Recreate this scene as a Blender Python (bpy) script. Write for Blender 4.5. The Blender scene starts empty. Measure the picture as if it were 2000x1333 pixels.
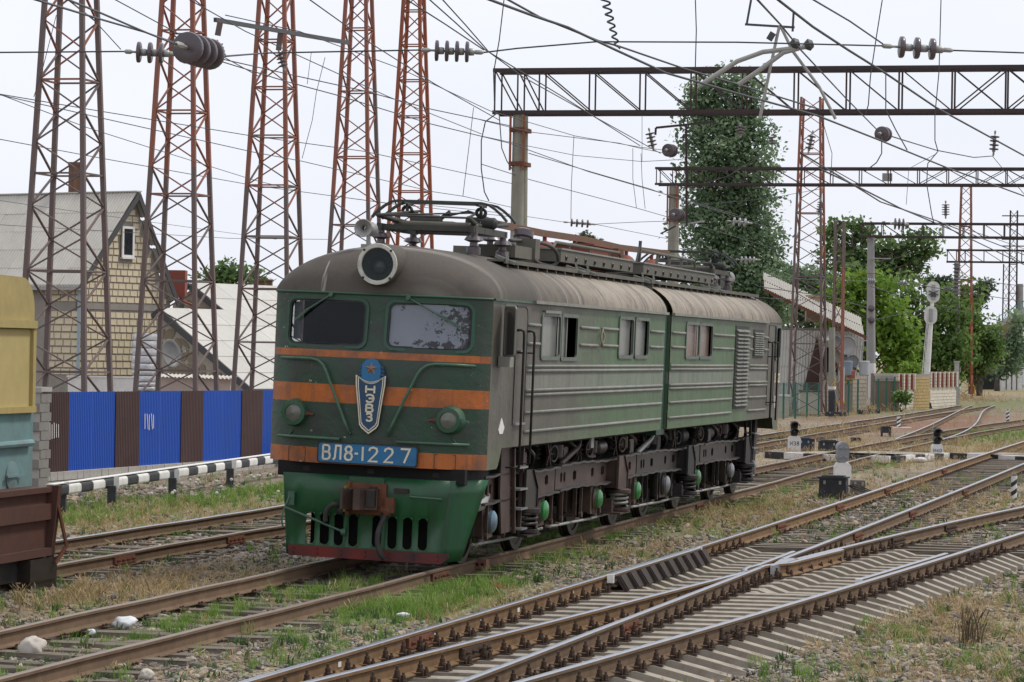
import bpy, bmesh, math, random
import numpy as np
from mathutils import Matrix, Vector, noise as mnoise

random.seed(7); RNG = np.random.default_rng(7)
PI = math.pi
sc = bpy.context.scene
C = sc.collection

# ------------------------------------------------------------------ camera
CAM_H, CAM_F, CAM_PITCH, CAM_ROLL = 2.924, 5840.0, 0.0035, 0.0162   # survey of the photograph (2000 px wide)
cd = bpy.data.cameras.new('camera'); cam = bpy.data.objects.new('camera', cd); C.objects.link(cam)
cd.sensor_width = 36.0; cd.lens = CAM_F / 2000 * 36.0; cd.clip_start = 0.5; cd.clip_end = 6000
cam.matrix_world = Matrix.Translation((0, 0, CAM_H)) @ Matrix.Rotation(PI / 2 + CAM_PITCH, 4, 'X') @ Matrix.Rotation(CAM_ROLL, 4, 'Z')
sc.camera = cam

# ------------------------------------------------------------------ sky, sun, exposure
SUN_EL, SUN_AZ = math.radians(56), math.radians(72)     # azimuth clockwise from +Y: high, to the right and a little ahead
world = bpy.data.worlds.new('World'); sc.world = world; world.use_nodes = True
nt = world.node_tree; nt.nodes.clear()
wo = nt.nodes.new('ShaderNodeOutputWorld'); bg = nt.nodes.new('ShaderNodeBackground')
sky = nt.nodes.new('ShaderNodeTexSky'); sky.sky_type = 'NISHITA'; sky.sun_disc = False
sky.sun_elevation = SUN_EL; sky.sun_rotation = SUN_AZ; sky.air_density = 1.0; sky.dust_density = 3.0
# an overcast deck: nearly even bright cloud over the whole dome with faint large-scale mottling, a little clear-sky tint left
tc = nt.nodes.new('ShaderNodeTexCoord'); mp = nt.nodes.new('ShaderNodeMapping'); mp.inputs['Scale'].default_value = (1, 1, 3)
nz = nt.nodes.new('ShaderNodeTexNoise'); nz.inputs['Scale'].default_value = 2.2; nz.inputs['Detail'].default_value = 4
cr = nt.nodes.new('ShaderNodeValToRGB')
cr.color_ramp.elements[0].position = 0.3; cr.color_ramp.elements[0].color = (5.15, 5.33, 5.85, 1)
cr.color_ramp.elements[1].position = 0.7; cr.color_ramp.elements[1].color = (6.15, 6.27, 6.65, 1)
mx = nt.nodes.new('ShaderNodeMixRGB'); mx.inputs[0].default_value = 0.93
nt.links.new(tc.outputs['Generated'], mp.inputs[0]); nt.links.new(mp.outputs[0], nz.inputs['Vector'])
nt.links.new(nz.outputs[0], cr.inputs[0]); nt.links.new(sky.outputs[0], mx.inputs[1]); nt.links.new(cr.outputs[0], mx.inputs[2])
nt.links.new(mx.outputs[0], bg.inputs[0]); bg.inputs[1].default_value = 0.1; nt.links.new(bg.outputs[0], wo.inputs[0])
sd = bpy.data.lights.new('sun', 'SUN'); sd.energy = 1.5; sd.angle = math.radians(10); sd.color = (1.0, 0.95, 0.86)
sun = bpy.data.objects.new('sun', sd); C.objects.link(sun)
_d = Vector((math.sin(SUN_AZ) * math.cos(SUN_EL), math.cos(SUN_AZ) * math.cos(SUN_EL), math.sin(SUN_EL)))
sun.rotation_euler = _d.to_track_quat('Z', 'Y').to_euler(); sun.location = (0, 0, 40)
sc.view_settings.view_transform = 'Standard'; sc.view_settings.look = 'None'
sc.view_settings.exposure = 0.76; sc.view_settings.gamma = 1.0; sc.view_settings.use_curve_mapping = False
sc.render.engine = 'CYCLES'; sc.cycles.use_denoising = True
sc.cycles.max_bounces = 6; sc.cycles.transparent_max_bounces = 8

# ------------------------------------------------------------------ survey: photograph pixel -> place in the world
def sight(px, py):
    u, v = px - 1000.0, py - 666.5; c, s = math.cos(CAM_ROLL), math.sin(CAM_ROLL)
    u, v = c * u + s * v, -s * u + c * v
    x, y = u / CAM_F, -v / CAM_F
    return Vector((x, math.cos(CAM_PITCH) - y * math.sin(CAM_PITCH), math.sin(CAM_PITCH) + y * math.cos(CAM_PITCH)))
def gz(px, py, z=0.0):                      # the point at height z
    d = sight(px, py); return d * ((z - CAM_H) / d.z) + Vector((0, 0, CAM_H))
def at(px, py, Y):                          # the point at depth Y
    d = sight(px, py); return d * (Y / d.y) + Vector((0, 0, CAM_H))

# ------------------------------------------------------------------ naming helpers
def tag(o, label=None, cat=None, group=None, kind=None):
    if label: o['label'] = label
    if cat: o['category'] = cat
    if group: o['group'] = group
    if kind: o['kind'] = kind
    return o
def thing(name, label, cat, loc=(0, 0, 0), rotz=0.0, group=None, mat4=None):
    o = bpy.data.objects.new(name, None); o.empty_display_size = 0.2; C.objects.link(o); o['kind'] = 'thing'
    if mat4 is not None: o.matrix_world = mat4
    else: o.location = loc; o.rotation_euler = (0, 0, rotz)
    return tag(o, label, cat, group)
def link(name, me, parent=None, mat=None):
    o = bpy.data.objects.new(name, me); C.objects.link(o)
    if parent is not None: o.parent = parent
    if mat is not None and not me.materials: me.materials.append(mat)
    return o
def clone(o, parent=None, loc=None, rz=None):
    c = o.copy(); C.objects.link(c)
    if parent is not None: c.parent = parent
    if loc is not None: c.location = loc
    if rz is not None: c.rotation_euler = (0, 0, rz)
    return c
def clone_tree(o, parent=None):
    c = o.copy(); C.objects.link(c); c.parent = parent
    for ch in list(o.children): clone_tree(ch, c)
    return c

# ------------------------------------------------------------------ mesh builder
class MB:
    def __init__(s): s.v = []; s.f = []; s.m = []; s.mi = 0
    def add(s, vs, fs):
        n = len(s.v); s.v += [tuple(p) for p in vs]; s.f += [tuple(i + n for i in f) for f in fs]; s.m += [s.mi] * len(fs); return s
    def box(s, c, d, R=None, taper=1.0):
        x, y, z = (k / 2 for k in d); vs = []
        for sz in (-1, 1):
            t = taper if sz > 0 else 1.0
            for sx, sy in ((-1, -1), (1, -1), (1, 1), (-1, 1)):
                p = Vector((sx * x * t, sy * y * t, sz * z))
                if R is not None: p = R @ p
                vs.append(p + Vector(c))
        return s.add(vs, [(0, 3, 2, 1), (4, 5, 6, 7), (0, 1, 5, 4), (1, 2, 6, 5), (2, 3, 7, 6), (3, 0, 4, 7)])
    def bar(s, a, b, w, h=None, up=(0, 0, 1)):
        a = Vector(a); b = Vector(b); h = h or w; d = (b - a); L = d.length
        if L < 1e-6: return s
        d /= L; u = Vector(up)
        if abs(d.dot(u)) > 0.98: u = Vector((1, 0, 0)) if abs(d.x) < 0.9 else Vector((0, 1, 0))
        r = d.cross(u).normalized(); u = r.cross(d)
        vs = []
        for p in (a, b):
            for i, j in ((-1, -1), (1, -1), (1, 1), (-1, 1)): vs.append(p + r * (i * w / 2) + u * (j * h / 2))
        return s.add(vs, [(0, 3, 2, 1), (4, 5, 6, 7), (0, 1, 5, 4), (1, 2, 6, 5), (2, 3, 7, 6), (3, 0, 4, 7)])
    def tube(s, pts, r, n=8, caps=True, closed=False):
        pts = [Vector(p) for p in pts]; m = len(pts); rr = r if isinstance(r, (list, tuple)) else [r] * m
        vs = []; fs = []; prev = None
        for i, p in enumerate(pts):
            t = (pts[(i + 1) % m] - pts[i - 1]) if (closed or 0 < i < m - 1) else (pts[1] - pts[0] if i == 0 else pts[-1] - pts[-2])
            t.normalize()
            if prev is None:
                u = Vector((0, 0, 1)) if abs(t.z) < 0.9 else Vector((1, 0, 0))
                a = t.cross(u).normalized()
            else:
                a = (prev - t * prev.dot(t))
                a = a.normalized() if a.length > 1e-6 else t.orthogonal().normalized()
            prev = a; b = t.cross(a)
            for k in range(n):
                an = 2 * PI * k / n; vs.append(p + a * (rr[i] * math.cos(an)) + b * (rr[i] * math.sin(an)))
        for i in range(m if closed else m - 1):
            j = (i + 1) % m
            for k in range(n): l = (k + 1) % n; fs.append((i * n + k, i * n + l, j * n + l, j * n + k))
        if caps and not closed: fs.append(tuple(range(n))[::-1]); fs.append(tuple((m - 1) * n + k for k in range(n)))
        return s.add(vs, fs)
    def lathe(s, prof, o=(0, 0, 0), ax=(0, 0, 1), n=16, caps=True):
        ax = Vector(ax).normalized(); a = ax.orthogonal().normalized(); b = ax.cross(a); o = Vector(o); vs = []; fs = []
        for r, z in prof:
            for k in range(n):
                an = 2 * PI * k / n; vs.append(o + ax * z + a * (r * math.cos(an)) + b * (r * math.sin(an)))
        for i in range(len(prof) - 1):
            for k in range(n): l = (k + 1) % n; fs.append((i * n + k, i * n + l, (i + 1) * n + l, (i + 1) * n + k))
        if caps: fs.append(tuple(range(n))[::-1]); fs.append(tuple((len(prof) - 1) * n + k for k in range(n)))
        return s.add(vs, fs)
    def prism(s, poly, d, M=None):
        """poly in local xy, extruded 0..d along local z, placed by matrix M"""
        n = len(poly); vs = [Vector((x, y, 0)) for x, y in poly] + [Vector((x, y, d)) for x, y in poly]
        if M is not None: vs = [M @ p for p in vs]
        fs = [tuple(range(n))[::-1], tuple(range(n, 2 * n))] + [(i, (i + 1) % n, n + (i + 1) % n, n + i) for i in range(n)]
        return s.add(vs, fs)
    def ring(s, outer, inner, d, M=None):
        """frame between two outlines of equal count, extruded d"""
        n = len(outer); vs = [Vector((x, y, z)) for z in (0, d) for x, y in outer] + [Vector((x, y, z)) for z in (0, d) for x, y in inner]
        if M is not None: vs = [M @ p for p in vs]
        fs = []
        for i in range(n):
            j = (i + 1) % n
            fs += [(i, j, n + j, n + i), (2 * n + j, 2 * n + i, 3 * n + i, 3 * n + j), (n + i, n + j, 3 * n + j, 3 * n + i), (j, i, 2 * n + i, 2 * n + j)]
        return s.add(vs, fs)
    def quad(s, a, b, c, d): return s.add([a, b, c, d], [(0, 1, 2, 3)])
    def mesh(s, name, smooth=False, fix=False):
        me = bpy.data.meshes.new(name); me.from_pydata([tuple(p) for p in s.v], [], s.f)
        if len(set(s.m)) > 1: me.polygons.foreach_set('material_index', s.m)
        if fix:
            bm = bmesh.new(); bm.from_mesh(me); bmesh.ops.recalc_face_normals(bm, faces=bm.faces); bm.to_mesh(me); bm.free()
        if smooth is True: me.polygons.foreach_set('use_smooth', [True] * len(me.polygons))
        me.update()
        if isinstance(smooth, float): me.set_sharp_from_angle(angle=smooth); me.polygons.foreach_set('use_smooth', [True] * len(me.polygons))
        return me
    def build(s, name, mat, parent=None, smooth=False, fix=False, label=None):
        me = s.mesh(name, smooth, fix)
        for k in (mat if isinstance(mat, (list, tuple)) else [mat]): me.materials.append(k)
        o = link(name, me, parent)
        if label: o['label'] = label
        return o
SM = 0.7    # auto smooth angle

def rrect(w, h, r, n=5, cx=0.0, cy=0.0):
    out = []
    for qx, qy, a0 in ((1, 1, 0), (-1, 1, PI / 2), (-1, -1, PI), (1, -1, 1.5 * PI)):
        for k in range(n + 1):
            a = a0 + PI / 2 * k / n; out.append((cx + qx * (w / 2 - r) + r * math.cos(a), cy + qy * (h / 2 - r) + r * math.sin(a)))
    return out
def frame4(o, x, y, z):
    m = Matrix.Identity(4)
    for i, a in enumerate((x, y, z)): m[0][i], m[1][i], m[2][i] = a
    m[0][3], m[1][3], m[2][3] = o
    return m
def arc(c, r, a0, a1, n, x=(1, 0, 0), y=(0, 0, 1)):
    c = Vector(c); x = Vector(x); y = Vector(y)
    return [c + x * (r * math.cos(a0 + (a1 - a0) * k / n)) + y * (r * math.sin(a0 + (a1 - a0) * k / n)) for k in range(n + 1)]

# ------------------------------------------------------------------ materials
MATS = {}
class NT:
    """thin wrapper for writing node trees"""
    def __init__(s, name):
        s.m = bpy.data.materials.new(name); s.m.use_nodes = True; s.t = s.m.node_tree
        s.b = s.t.nodes['Principled BSDF']; s.tc = s.t.nodes.new('ShaderNodeTexCoord')
    def n(s, kind, **kw):
        x = s.t.nodes.new('ShaderNode' + kind)
        for k, v in kw.items(): setattr(x, k, v)
        return x
    def l(s, a, b): s.t.links.new(a, b)
    def setin(s, node, i, val):
        if hasattr(val, 'is_output') or hasattr(val, 'links'): s.l(val, node.inputs[i])
        else: node.inputs[i].default_value = val
    def coord(s, scale=(1, 1, 1), src='Object'):
        mp = s.n('Mapping'); mp.inputs['Scale'].default_value = scale; s.l(s.tc.outputs[src], mp.inputs[0]); return mp.outputs[0]
    def noise(s, scale, detail=4, rough=0.55, vec=None, dist=0.0):
        x = s.n('TexNoise'); x.inputs['Scale'].default_value = scale; x.inputs['Detail'].default_value = detail
        x.inputs['Roughness'].default_value = rough; x.inputs['Distortion'].default_value = dist
        s.l(vec if vec is not None else s.tc.outputs['Object'], x.inputs['Vector']); return x.outputs[0]
    def vor(s, scale, vec=None, out='Color', feature='F1'):
        x = s.n('TexVoronoi'); x.feature = feature; x.inputs['Scale'].default_value = scale
        s.l(vec if vec is not None else s.tc.outputs['Object'], x.inputs['Vector']); return x.outputs[out]
    def ramp(s, fac, stops, interp='LINEAR'):
        x = s.n('ValToRGB'); x.color_ramp.interpolation = interp; e = x.color_ramp.elements
        while len(e) < len(stops): e.new(0.5)
        for el, (p, c) in zip(e, stops): el.position = p; el.color = (*c, 1) if not isinstance(c, (int, float)) else (c, c, c, 1)
        s.l(fac, x.inputs[0]); return x.outputs[0]
    def mix(s, fac, a, b, mode='MIX'):
        x = s.n('MixRGB'); x.blend_type = mode; s.setin(x, 0, fac)
        for i, c in ((1, a), (2, b)):
            if isinstance(c, tuple): x.inputs[i].default_value = (*c[:3], 1)
            else: s.l(c, x.inputs[i])
        return x.outputs[0]
    def math(s, op, a, b=0.0, clamp=False):
        x = s.n('Math'); x.operation = op; x.use_clamp = clamp; s.setin(x, 0, a); s.setin(x, 1, b); return x.outputs[0]
    def sep(s, src='Object'):
        x = s.n('SeparateXYZ'); s.l(s.tc.outputs[src], x.inputs[0]); return x.outputs
    def rand(s):
        return s.n('ObjectInfo').outputs['Random']
    def bump(s, height, strength=0.3, dist=0.01):
        x = s.n('Bump'); x.inputs['Strength'].default_value = strength; x.inputs['Distance'].default_value = dist
        s.l(height, x.inputs['Height']); s.l(x.outputs[0], s.b.inputs['Normal'])
    def done(s, col=None, rough=None, metal=None, spec=None):
        for k, v in (('Base Color', col), ('Roughness', rough), ('Metallic', metal), ('Specular IOR Level', spec)):
            if v is None: continue
            if isinstance(v, tuple): s.b.inputs[k].default_value = (*v[:3], 1)
            elif isinstance(v, (int, float)): s.b.inputs[k].default_value = v
            else: s.l(v, s.b.inputs[k])
        return s.m

def paint(name, col, dirt=(0.10, 0.085, 0.07), amount=0.5, rough=0.55, scale=3.0, chips=None, metal=0.0, streak=0.0, vary=0.12, bump=0.15, spec=0.35):
    """weathered surface: base colour with grime clouds, fine speckle, optional vertical streaks and chips, varied per object"""
    if name in MATS: return MATS[name]
    t = NT(name)
    n1 = t.noise(scale, 6, 0.65); n2 = t.noise(scale * 9, 4, 0.7)
    dk = tuple(c * (1 - vary) for c in col); lt = tuple(min(1, c * (1 + vary)) for c in col)
    base = t.mix(n2, dk, lt)
    base = t.mix(t.math('MULTIPLY', t.rand(), 0.35), base, tuple(c * 0.7 for c in col))
    f = t.ramp(n1, [(0.42, 0.0), (0.75, 1.0)])
    base = t.mix(t.math('MULTIPLY', f, amount), base, dirt)
    if streak:
        s1 = t.noise(1.0, 5, 0.7, t.coord((14 * scale / 3, 14 * scale / 3, 0.5)))
        base = t.mix(t.math('MULTIPLY', t.ramp(s1, [(0.48, 0.0), (0.72, 1.0)]), streak), base, dirt)
    if chips:
        s2 = t.noise(scale * 4, 5, 0.75)
        base = t.mix(t.ramp(s2, [(chips[1], 0.0), (chips[1] + 0.03, 1.0)]), base, chips[0])
    t.bump(n2, bump, 0.004)
    MATS[name] = t.done(base, t.math('ADD', t.math('MULTIPLY', n1, 0.3), rough - 0.15), metal, spec); return MATS[name]

M = {}
M['rust'] = paint('rusted steel', (0.16, 0.062, 0.035), (0.05, 0.03, 0.022), 0.7, 0.85, 4)
M['black'] = paint('black grimy iron', (0.018, 0.017, 0.018), (0.07, 0.058, 0.048), 0.45, 0.6, 3)
M['bogie'] = paint('oily bogie iron', (0.024, 0.02, 0.018), (0.085, 0.068, 0.054), 0.5, 0.42, 2.2, metal=0.35, spec=0.5)
M['bogie_brown'] = paint('brown dusty bogie iron', (0.055, 0.032, 0.026), (0.14, 0.098, 0.076), 0.55, 0.5, 2.2, metal=0.25, spec=0.5)
M['dark_grey'] = paint('dark grey painted iron', (0.06, 0.063, 0.07), (0.1, 0.09, 0.08), 0.4, 0.55)
M['roof_iron'] = paint('dusty roof iron', (0.10, 0.098, 0.085), (0.17, 0.15, 0.11), 0.6, 0.75, 3)
M['roof_dark'] = paint('sooty roof iron', (0.045, 0.048, 0.045), (0.10, 0.09, 0.07), 0.5, 0.65, 4)
M['copper'] = paint('copper brown bus bar', (0.15, 0.075, 0.045), (0.09, 0.06, 0.045), 0.5, 0.7, 4)
M['red_oxide'] = paint('red oxide paint', (0.22, 0.06, 0.04), (0.1, 0.06, 0.045), 0.5, 0.7, 4)
M['concrete'] = paint('weathered concrete', (0.40, 0.385, 0.36), (0.22, 0.2, 0.18), 0.6, 0.9, 2.5, spec=0.2, bump=0.35)
M['white'] = paint('chalky white paint', (0.72, 0.71, 0.69), (0.36, 0.34, 0.31), 0.45, 0.8, 3, spec=0.2)
M['black_paint'] = paint('faded black paint', (0.03, 0.032, 0.038), (0.12, 0.12, 0.12), 0.35, 0.7, 4)
M['steel'] = paint('bare steel', (0.42, 0.43, 0.45), (0.2, 0.18, 0.16), 0.5, 0.35, 5, metal=0.8)
M['porcelain'] = paint('grey porcelain', (0.30, 0.30, 0.32), (0.12, 0.11, 0.10), 0.5, 0.3, 6, spec=0.5)
M['brown_glaze'] = paint('brown glazed porcelain', (0.085, 0.065, 0.075), (0.05, 0.045, 0.045), 0.5, 0.28, 6, spec=0.6)
M['galv'] = paint('galvanised fitting', (0.36, 0.36, 0.35), (0.22, 0.2, 0.17), 0.5, 0.5, 8, metal=0.5)
M['rubber'] = paint('dusty rubber', (0.035, 0.034, 0.034), (0.12, 0.11, 0.10), 0.4, 0.75, 6)
M['wire'] = paint('dull wire', (0.05, 0.055, 0.065), (0.08, 0.07, 0.06), 0.4, 0.6, 3)
# ================================================================== railway tracks and ground
SL = 0.2437                                     # the yard runs away to the right: dX per metre of depth
TRK = math.atan(SL)
U2 = Vector((math.sin(TRK), math.cos(TRK), 0)); V2 = Vector((math.cos(TRK), -math.sin(TRK), 0))

def fit(pts, z, deg, w=None):
    P = [gz(x, y, z) for x, y in pts]
    return np.poly1d(np.polyfit([p.y for p in P], [p.x for p in P], deg))
k7 = lambda ox, oy, L: [(ox + a / 7.404, oy + b / 7.404) for a, b in L]
ZB, ZC = 0.0, 0.08
railB_L = fit([(0, 1232), (185, 1195), (370, 1152.5), (555, 1107)] + k7(1480, 760, [(130, 1100), (700, 970), (880, 935), (1310, 870)]) + k7(1740, 740, [(0, 885), (620, 765), (1200, 690)]), ZB + 0.022, 3)
railB_R = fit([(0, 1324), (310.6, 1246.8), (700, 1150.6), (880, 1104), (1100, 1049), (1200, 1022), (1500, 947), (1540, 935)] + k7(1480, 760, [(700, 1190), (1100, 1090), (1660, 955)]) + k7(1740, 740, [(0, 1050), (620, 905), (1100, 800), (1550, 720)]), ZB - 0.022, 3)
railA_L = fit([(114.6, 1056.3), (333, 1021), (551, 986)] + k7(1480, 760, [(180, 640), (940, 530), (1500, 460)]) + [(1740, 811.6), (1821, 800.8), (1861, 794)], ZB, 3)
railA_R = fit([(111, 1106), (236.7, 1082), (407, 1047), (547, 1022)] + k7(1480, 760, [(180, 760), (610, 690), (1310, 565), (1900, 465)]) + [(1807.5, 811.6), (1865, 803), (1922, 794)], ZB, 3)
railC_L = fit([(480, 1332), (767.7, 1250), (900, 1204), (1020, 1166.7), (1139, 1134), (1300, 1085), (1470, 1038), (1551.6, 1010), (1610, 992), (1740, 945.6), (1844, 912), (1922, 887), (2000, 862)], ZC, 3)
railC_R = fit([(1093, 1257.6), (1360, 1152), (1402, 1141), (1571, 1075.6), (1688, 1028.8), (1729.6, 1012), (1818, 979), (1906, 943), (2000, 905)], ZC, 3)
railD_L = fit([(600, 1332), (897, 1256.5), (1020, 1227), (1190, 1181), (1360, 1141), (1542, 1096), (1640, 1070.5), (1729.6, 1049.6), (1870, 1014.5), (2000, 990)], ZC, 3)
railD_R = fit([(1036, 1329), (1190, 1280), (1300, 1246.5), (1400, 1213.5), (1580, 1169.5), (1744.5, 1120.5), (1930, 1064.5), (2000, 1036.5)], ZC, 2)
cross_L = fit(k7(1740, 740, [(0, 872), (570, 680), (800, 575), (930, 480), (1080, 385), (1600, 285), (1900, 230)]), 0.005, 3)
cross_R = fit(k7(1740, 740, [(640, 905), (1100, 700), (1330, 545), (1370, 450), (1500, 375), (1900, 325)]), 0.005, 3)

# ---- materials
def rail_mats(name, top, side, top_rough, metal):
    t = NT(name + ' running surface'); n = t.noise(30, 3, 0.6, t.coord((1, 0.05, 1)))
    top_m = t.done(t.mix(n, tuple(c * 0.75 for c in top), top), top_rough, metal)
    t = NT(name + ' web'); n = t.noise(3, 6, 0.7); n2 = t.noise(40, 3, 0.7)
    c = t.mix(t.ramp(n, [(0.35, 0.0), (0.7, 1.0)]), side, tuple(x * 0.5 for x in side)); c = t.mix(t.math('MULTIPLY', n2, 0.45), c, (0.24, 0.17, 0.11))
    t.bump(n2, 0.3, 0.004)
    return [top_m, t.done(c, 0.9, 0.0, 0.2)]
RM_shiny = rail_mats('main line rail', (0.46, 0.48, 0.53), (0.19, 0.11, 0.052), 0.3, 0.9)
RM_dull = rail_mats('siding rail', (0.25, 0.20, 0.165), (0.15, 0.095, 0.062), 0.5, 0.4)
RM_mid = rail_mats('yard rail', (0.40, 0.42, 0.46), (0.13, 0.085, 0.055), 0.38, 0.8)
t = NT('concrete sleeper'); n = t.noise(5, 6, 0.7); n2 = t.noise(60, 3)
c = t.ramp(n, [(0.3, (0.13, 0.108, 0.085)), (0.5, (0.27, 0.24, 0.20)), (0.75, (0.38, 0.35, 0.30))]); c = t.mix(t.math('MULTIPLY', t.rand(), 0.5), c, (0.33, 0.29, 0.235))
t.bump(n2, 0.4, 0.004); M['sleeper_conc'] = t.done(c, 0.92, 0, 0.2)
t = NT('old timber sleeper'); g = t.noise(1.0, 6, 0.7, t.coord((2, 40, 40))); 
c = t.ramp(g, [(0.3, (0.05, 0.04, 0.033)), (0.5, (0.17, 0.145, 0.118)), (0.75, (0.33, 0.29, 0.24))]); c = t.mix(t.math('MULTIPLY', t.rand(), 0.6), c, (0.09, 0.072, 0.06))
t.bump(g, 0.6, 0.01); M['sleeper_wood'] = t.done(c, 0.9, 0, 0.2)
M['fastener'] = paint('rusty fastening', (0.07, 0.042, 0.028), (0.03, 0.025, 0.022), 0.6, 0.8, 20)

def rail_mesh(poly, y0, y1, z, step=0.8, s=1.0, xo=0.0, lift=None):
    """rail with head, web and foot, swept along X = poly(Y); top of head at height z"""
    hw, ww, fw, H = 0.0375 * s, 0.010, 0.074 * s, 0.18 * s
    prof = [(-fw, -H), (fw, -H), (fw, -H + 0.012), (ww * 1.4, -H + 0.035), (ww, -0.05), (hw, -0.036), (hw, -0.008), (hw - 0.012, 0), (-hw + 0.012, 0), (-hw, -0.008), (-hw, -0.036), (-ww, -0.05), (-ww * 1.4, -H + 0.035), (-fw, -H + 0.012)]
    m = MB(); N = len(prof); n = max(2, int((y1 - y0) / step) + 1); vs = []; fs = []; mi = []
    for i in range(n):
        y = y0 + (y1 - y0) * i / (n - 1); dx = (poly(y + 0.1) - poly(y - 0.1)) / 0.2; L = math.hypot(dx, 1)
        zz = z + (lift(y) if lift else 0)
        for a, b in prof: vs.append((poly(y) + xo + a / L, y - a * dx / L, zz + b))
    for i in range(n - 1):
        for k in range(N):
            l = (k + 1) % N; fs.append((i * N + k, i * N + l, (i + 1) * N + l, (i + 1) * N + k)); mi.append(0 if k in (6, 7, 8) else 1)
    fs.append(tuple(range(N))[::-1]); fs.append(tuple((n - 1) * N + k for k in range(N))); mi += [1, 1]
    m.v = vs; m.f = fs; m.m = mi
    return m
def track(label, **kw): return tag(thing('railway_track', label, 'track', **kw))

tA = track('rusty far railway track beyond the locomotive, beside the striped guard rail')
tB = track('rusty grassy railway track that the green locomotive stands on')
tC = track('bright railed track forking left, right of the locomotive, with the ribbed check rail')
tD = track('nearest railway track at lower right, on concrete sleepers, forking right')
tX = track('curving crossover track linking two tracks over reddish ballast at far right')
for g in (tA, tB, tC, tD, tX): g['group'] = 'railway tracks of the yard'

def rail(poly, y0, y1, z, mats, parent, name='rail', step=0.8, **kw):
    return rail_mesh(poly, y0, y1, z, step, **kw).build(name, mats, parent, smooth=0.6)
wob = lambda ph: (lambda y: 0.005 * math.sin(y * 0.55 + ph) + 0.003 * math.sin(y * 1.7 + ph))
rail(railA_L, 24, 190, 0.0, RM_mid, tA, lift=wob(1)); rail(railA_R, 24, 190, 0.0, RM_dull, tA, lift=wob(2))
rail(railB_L, 20, 165, 0.022, RM_dull, tB, lift=wob(3)); rail(railB_R, 20, 165, -0.022, RM_dull, tB, lift=wob(4))
rail(railC_L, 20, 150, ZC, RM_shiny, tC); 
YF = 41.6                                        # the crossing nose
rail(railC_R, 20, YF - 1.4, ZC, RM_mid, tC); rail(railC_R, YF + 0.4, 150, ZC, RM_mid, tC)
rail(railD_L, 20, YF - 2.2, ZC, RM_shiny, tD); rail(railD_L, YF + 0.4, 75, ZC, RM_mid, tD); rail(railD_R, 20, 75, ZC, RM_mid, tD)
rail(cross_L, 108, 190, 0.0, RM_mid, tX); rail(cross_R, 108, 190, 0.0, RM_mid, tX)
# crossing nose, wing rails and check rails
nose = MB()
pn = [(railC_R(YF + 0.5) + 0.035, YF + 0.5), (railC_R(YF - 0.9), YF - 0.9), (railD_L(YF - 0.9) - 0.02, YF - 0.85), (railD_L(YF + 0.5) - 0.035, YF + 0.5)]
xn = (railC_R(YF) + railD_L(YF)) / 2
nose.prism([(railC_R(YF + 0.6) - 0.03, YF + 0.6), (xn - 0.02 - 0.24 * 1.0, YF - 1.0), (xn + 0.02 - 0.24 * 1.0, YF - 1.0), (railD_L(YF + 0.6) + 0.03, YF + 0.6)], 0.17, Matrix.Translation((0, 0, ZC - 0.175)))
nose.build('crossing_nose', M['steel'], tC)
wingL = np.poly1d([railD_L.coeffs[-1]]) if False else (lambda y: railD_L(y) if y < YF - 2.2 else railD_L(YF - 2.2) + (railC_R(y) - 0.11 - railD_L(YF - 2.2)) * min(1, (y - YF + 2.2) / 1.2))
wingR = lambda y: railC_R(y) + 0.0 if y < YF - 1.4 else (railC_R(YF - 1.4) + (railD_L(y) + 0.115 - railC_R(YF - 1.4)) * min(1, (y - YF + 1.4) / 1.0))
rail(wingL, YF - 2.2, YF + 2.0, ZC + 0.004, RM_shiny, tC, 'wing_rail', 0.25)
rail(wingR, YF - 1.4, YF + 2.6, ZC + 0.004, RM_shiny, tC, 'wing_rail', 0.25)
rail(lambda y: railD_R(y) - 0.125, 38.2, 43.6, ZC + 0.012, RM_mid, tD, 'check_rail', 0.4)
m = MB(); m.box((railD_R(38.2) - 0.125, 38.17, ZC - 0.045), (0.09, 0.05, 0.12)); m.build('check_rail_end', M['white'], tD)
M['check_plate'] = paint('brown black check plate', (0.035, 0.026, 0.022), (0.075, 0.06, 0.05), .5, .85, 5)
# ribbed check rail on the left: flat guard bar with leaning bracket plates
g0, g1 = 38.2, 43.8
rail(lambda y: railC_L(y) + 0.115, g0, g1, ZC + 0.02, RM_mid, tC, 'check_rail', 0.4, s=0.9)
for k in range(10):
    y = g0 + 0.12 + k * 0.58
    x = railC_L(y) + 0.165; mm = MB()
    mm.add([(x, y - .1, ZC - 0.01), (x + 0.13, y + 0.465, ZC - 0.01), (x + 0.24, y + 0.43, ZC - 0.2), (x + 0.12, y - 0.13, ZC - 0.2), (x - .02, y - .1, ZC - 0.03), (x + 0.11, y + 0.465, ZC - 0.03), (x + 0.22, y + 0.43, ZC - 0.215), (x + 0.10, y - 0.13, ZC - 0.215)],
           [(0, 3, 2, 1), (4, 5, 6, 7), (0, 1, 5, 4), (1, 2, 6, 5), (2, 3, 7, 6), (3, 0, 4, 7)])
    mm.bar((x + 0.01, y - 0.09, ZC - 0.0), (x + 0.13, y - 0.12, ZC - 0.19), 0.012, 0.02)
    mm.bar((x + 0.035, y + 0.0, ZC - 0.0), (x + 0.155, y - 0.03, ZC - 0.19), 0.012, 0.018)
    mm.build('bracket_plate', M['check_plate'], tC, fix=True)
for y in (g0 - 0.02, g1 + 0.02):
    m = MB(); m.box((railC_L(y) + 0.115, y, ZC - 0.035), (0.085, 0.05, 0.11), Matrix.Rotation(-TRK, 3, 'Z')); m.build('check_rail_end', M['white'], tC)
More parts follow.
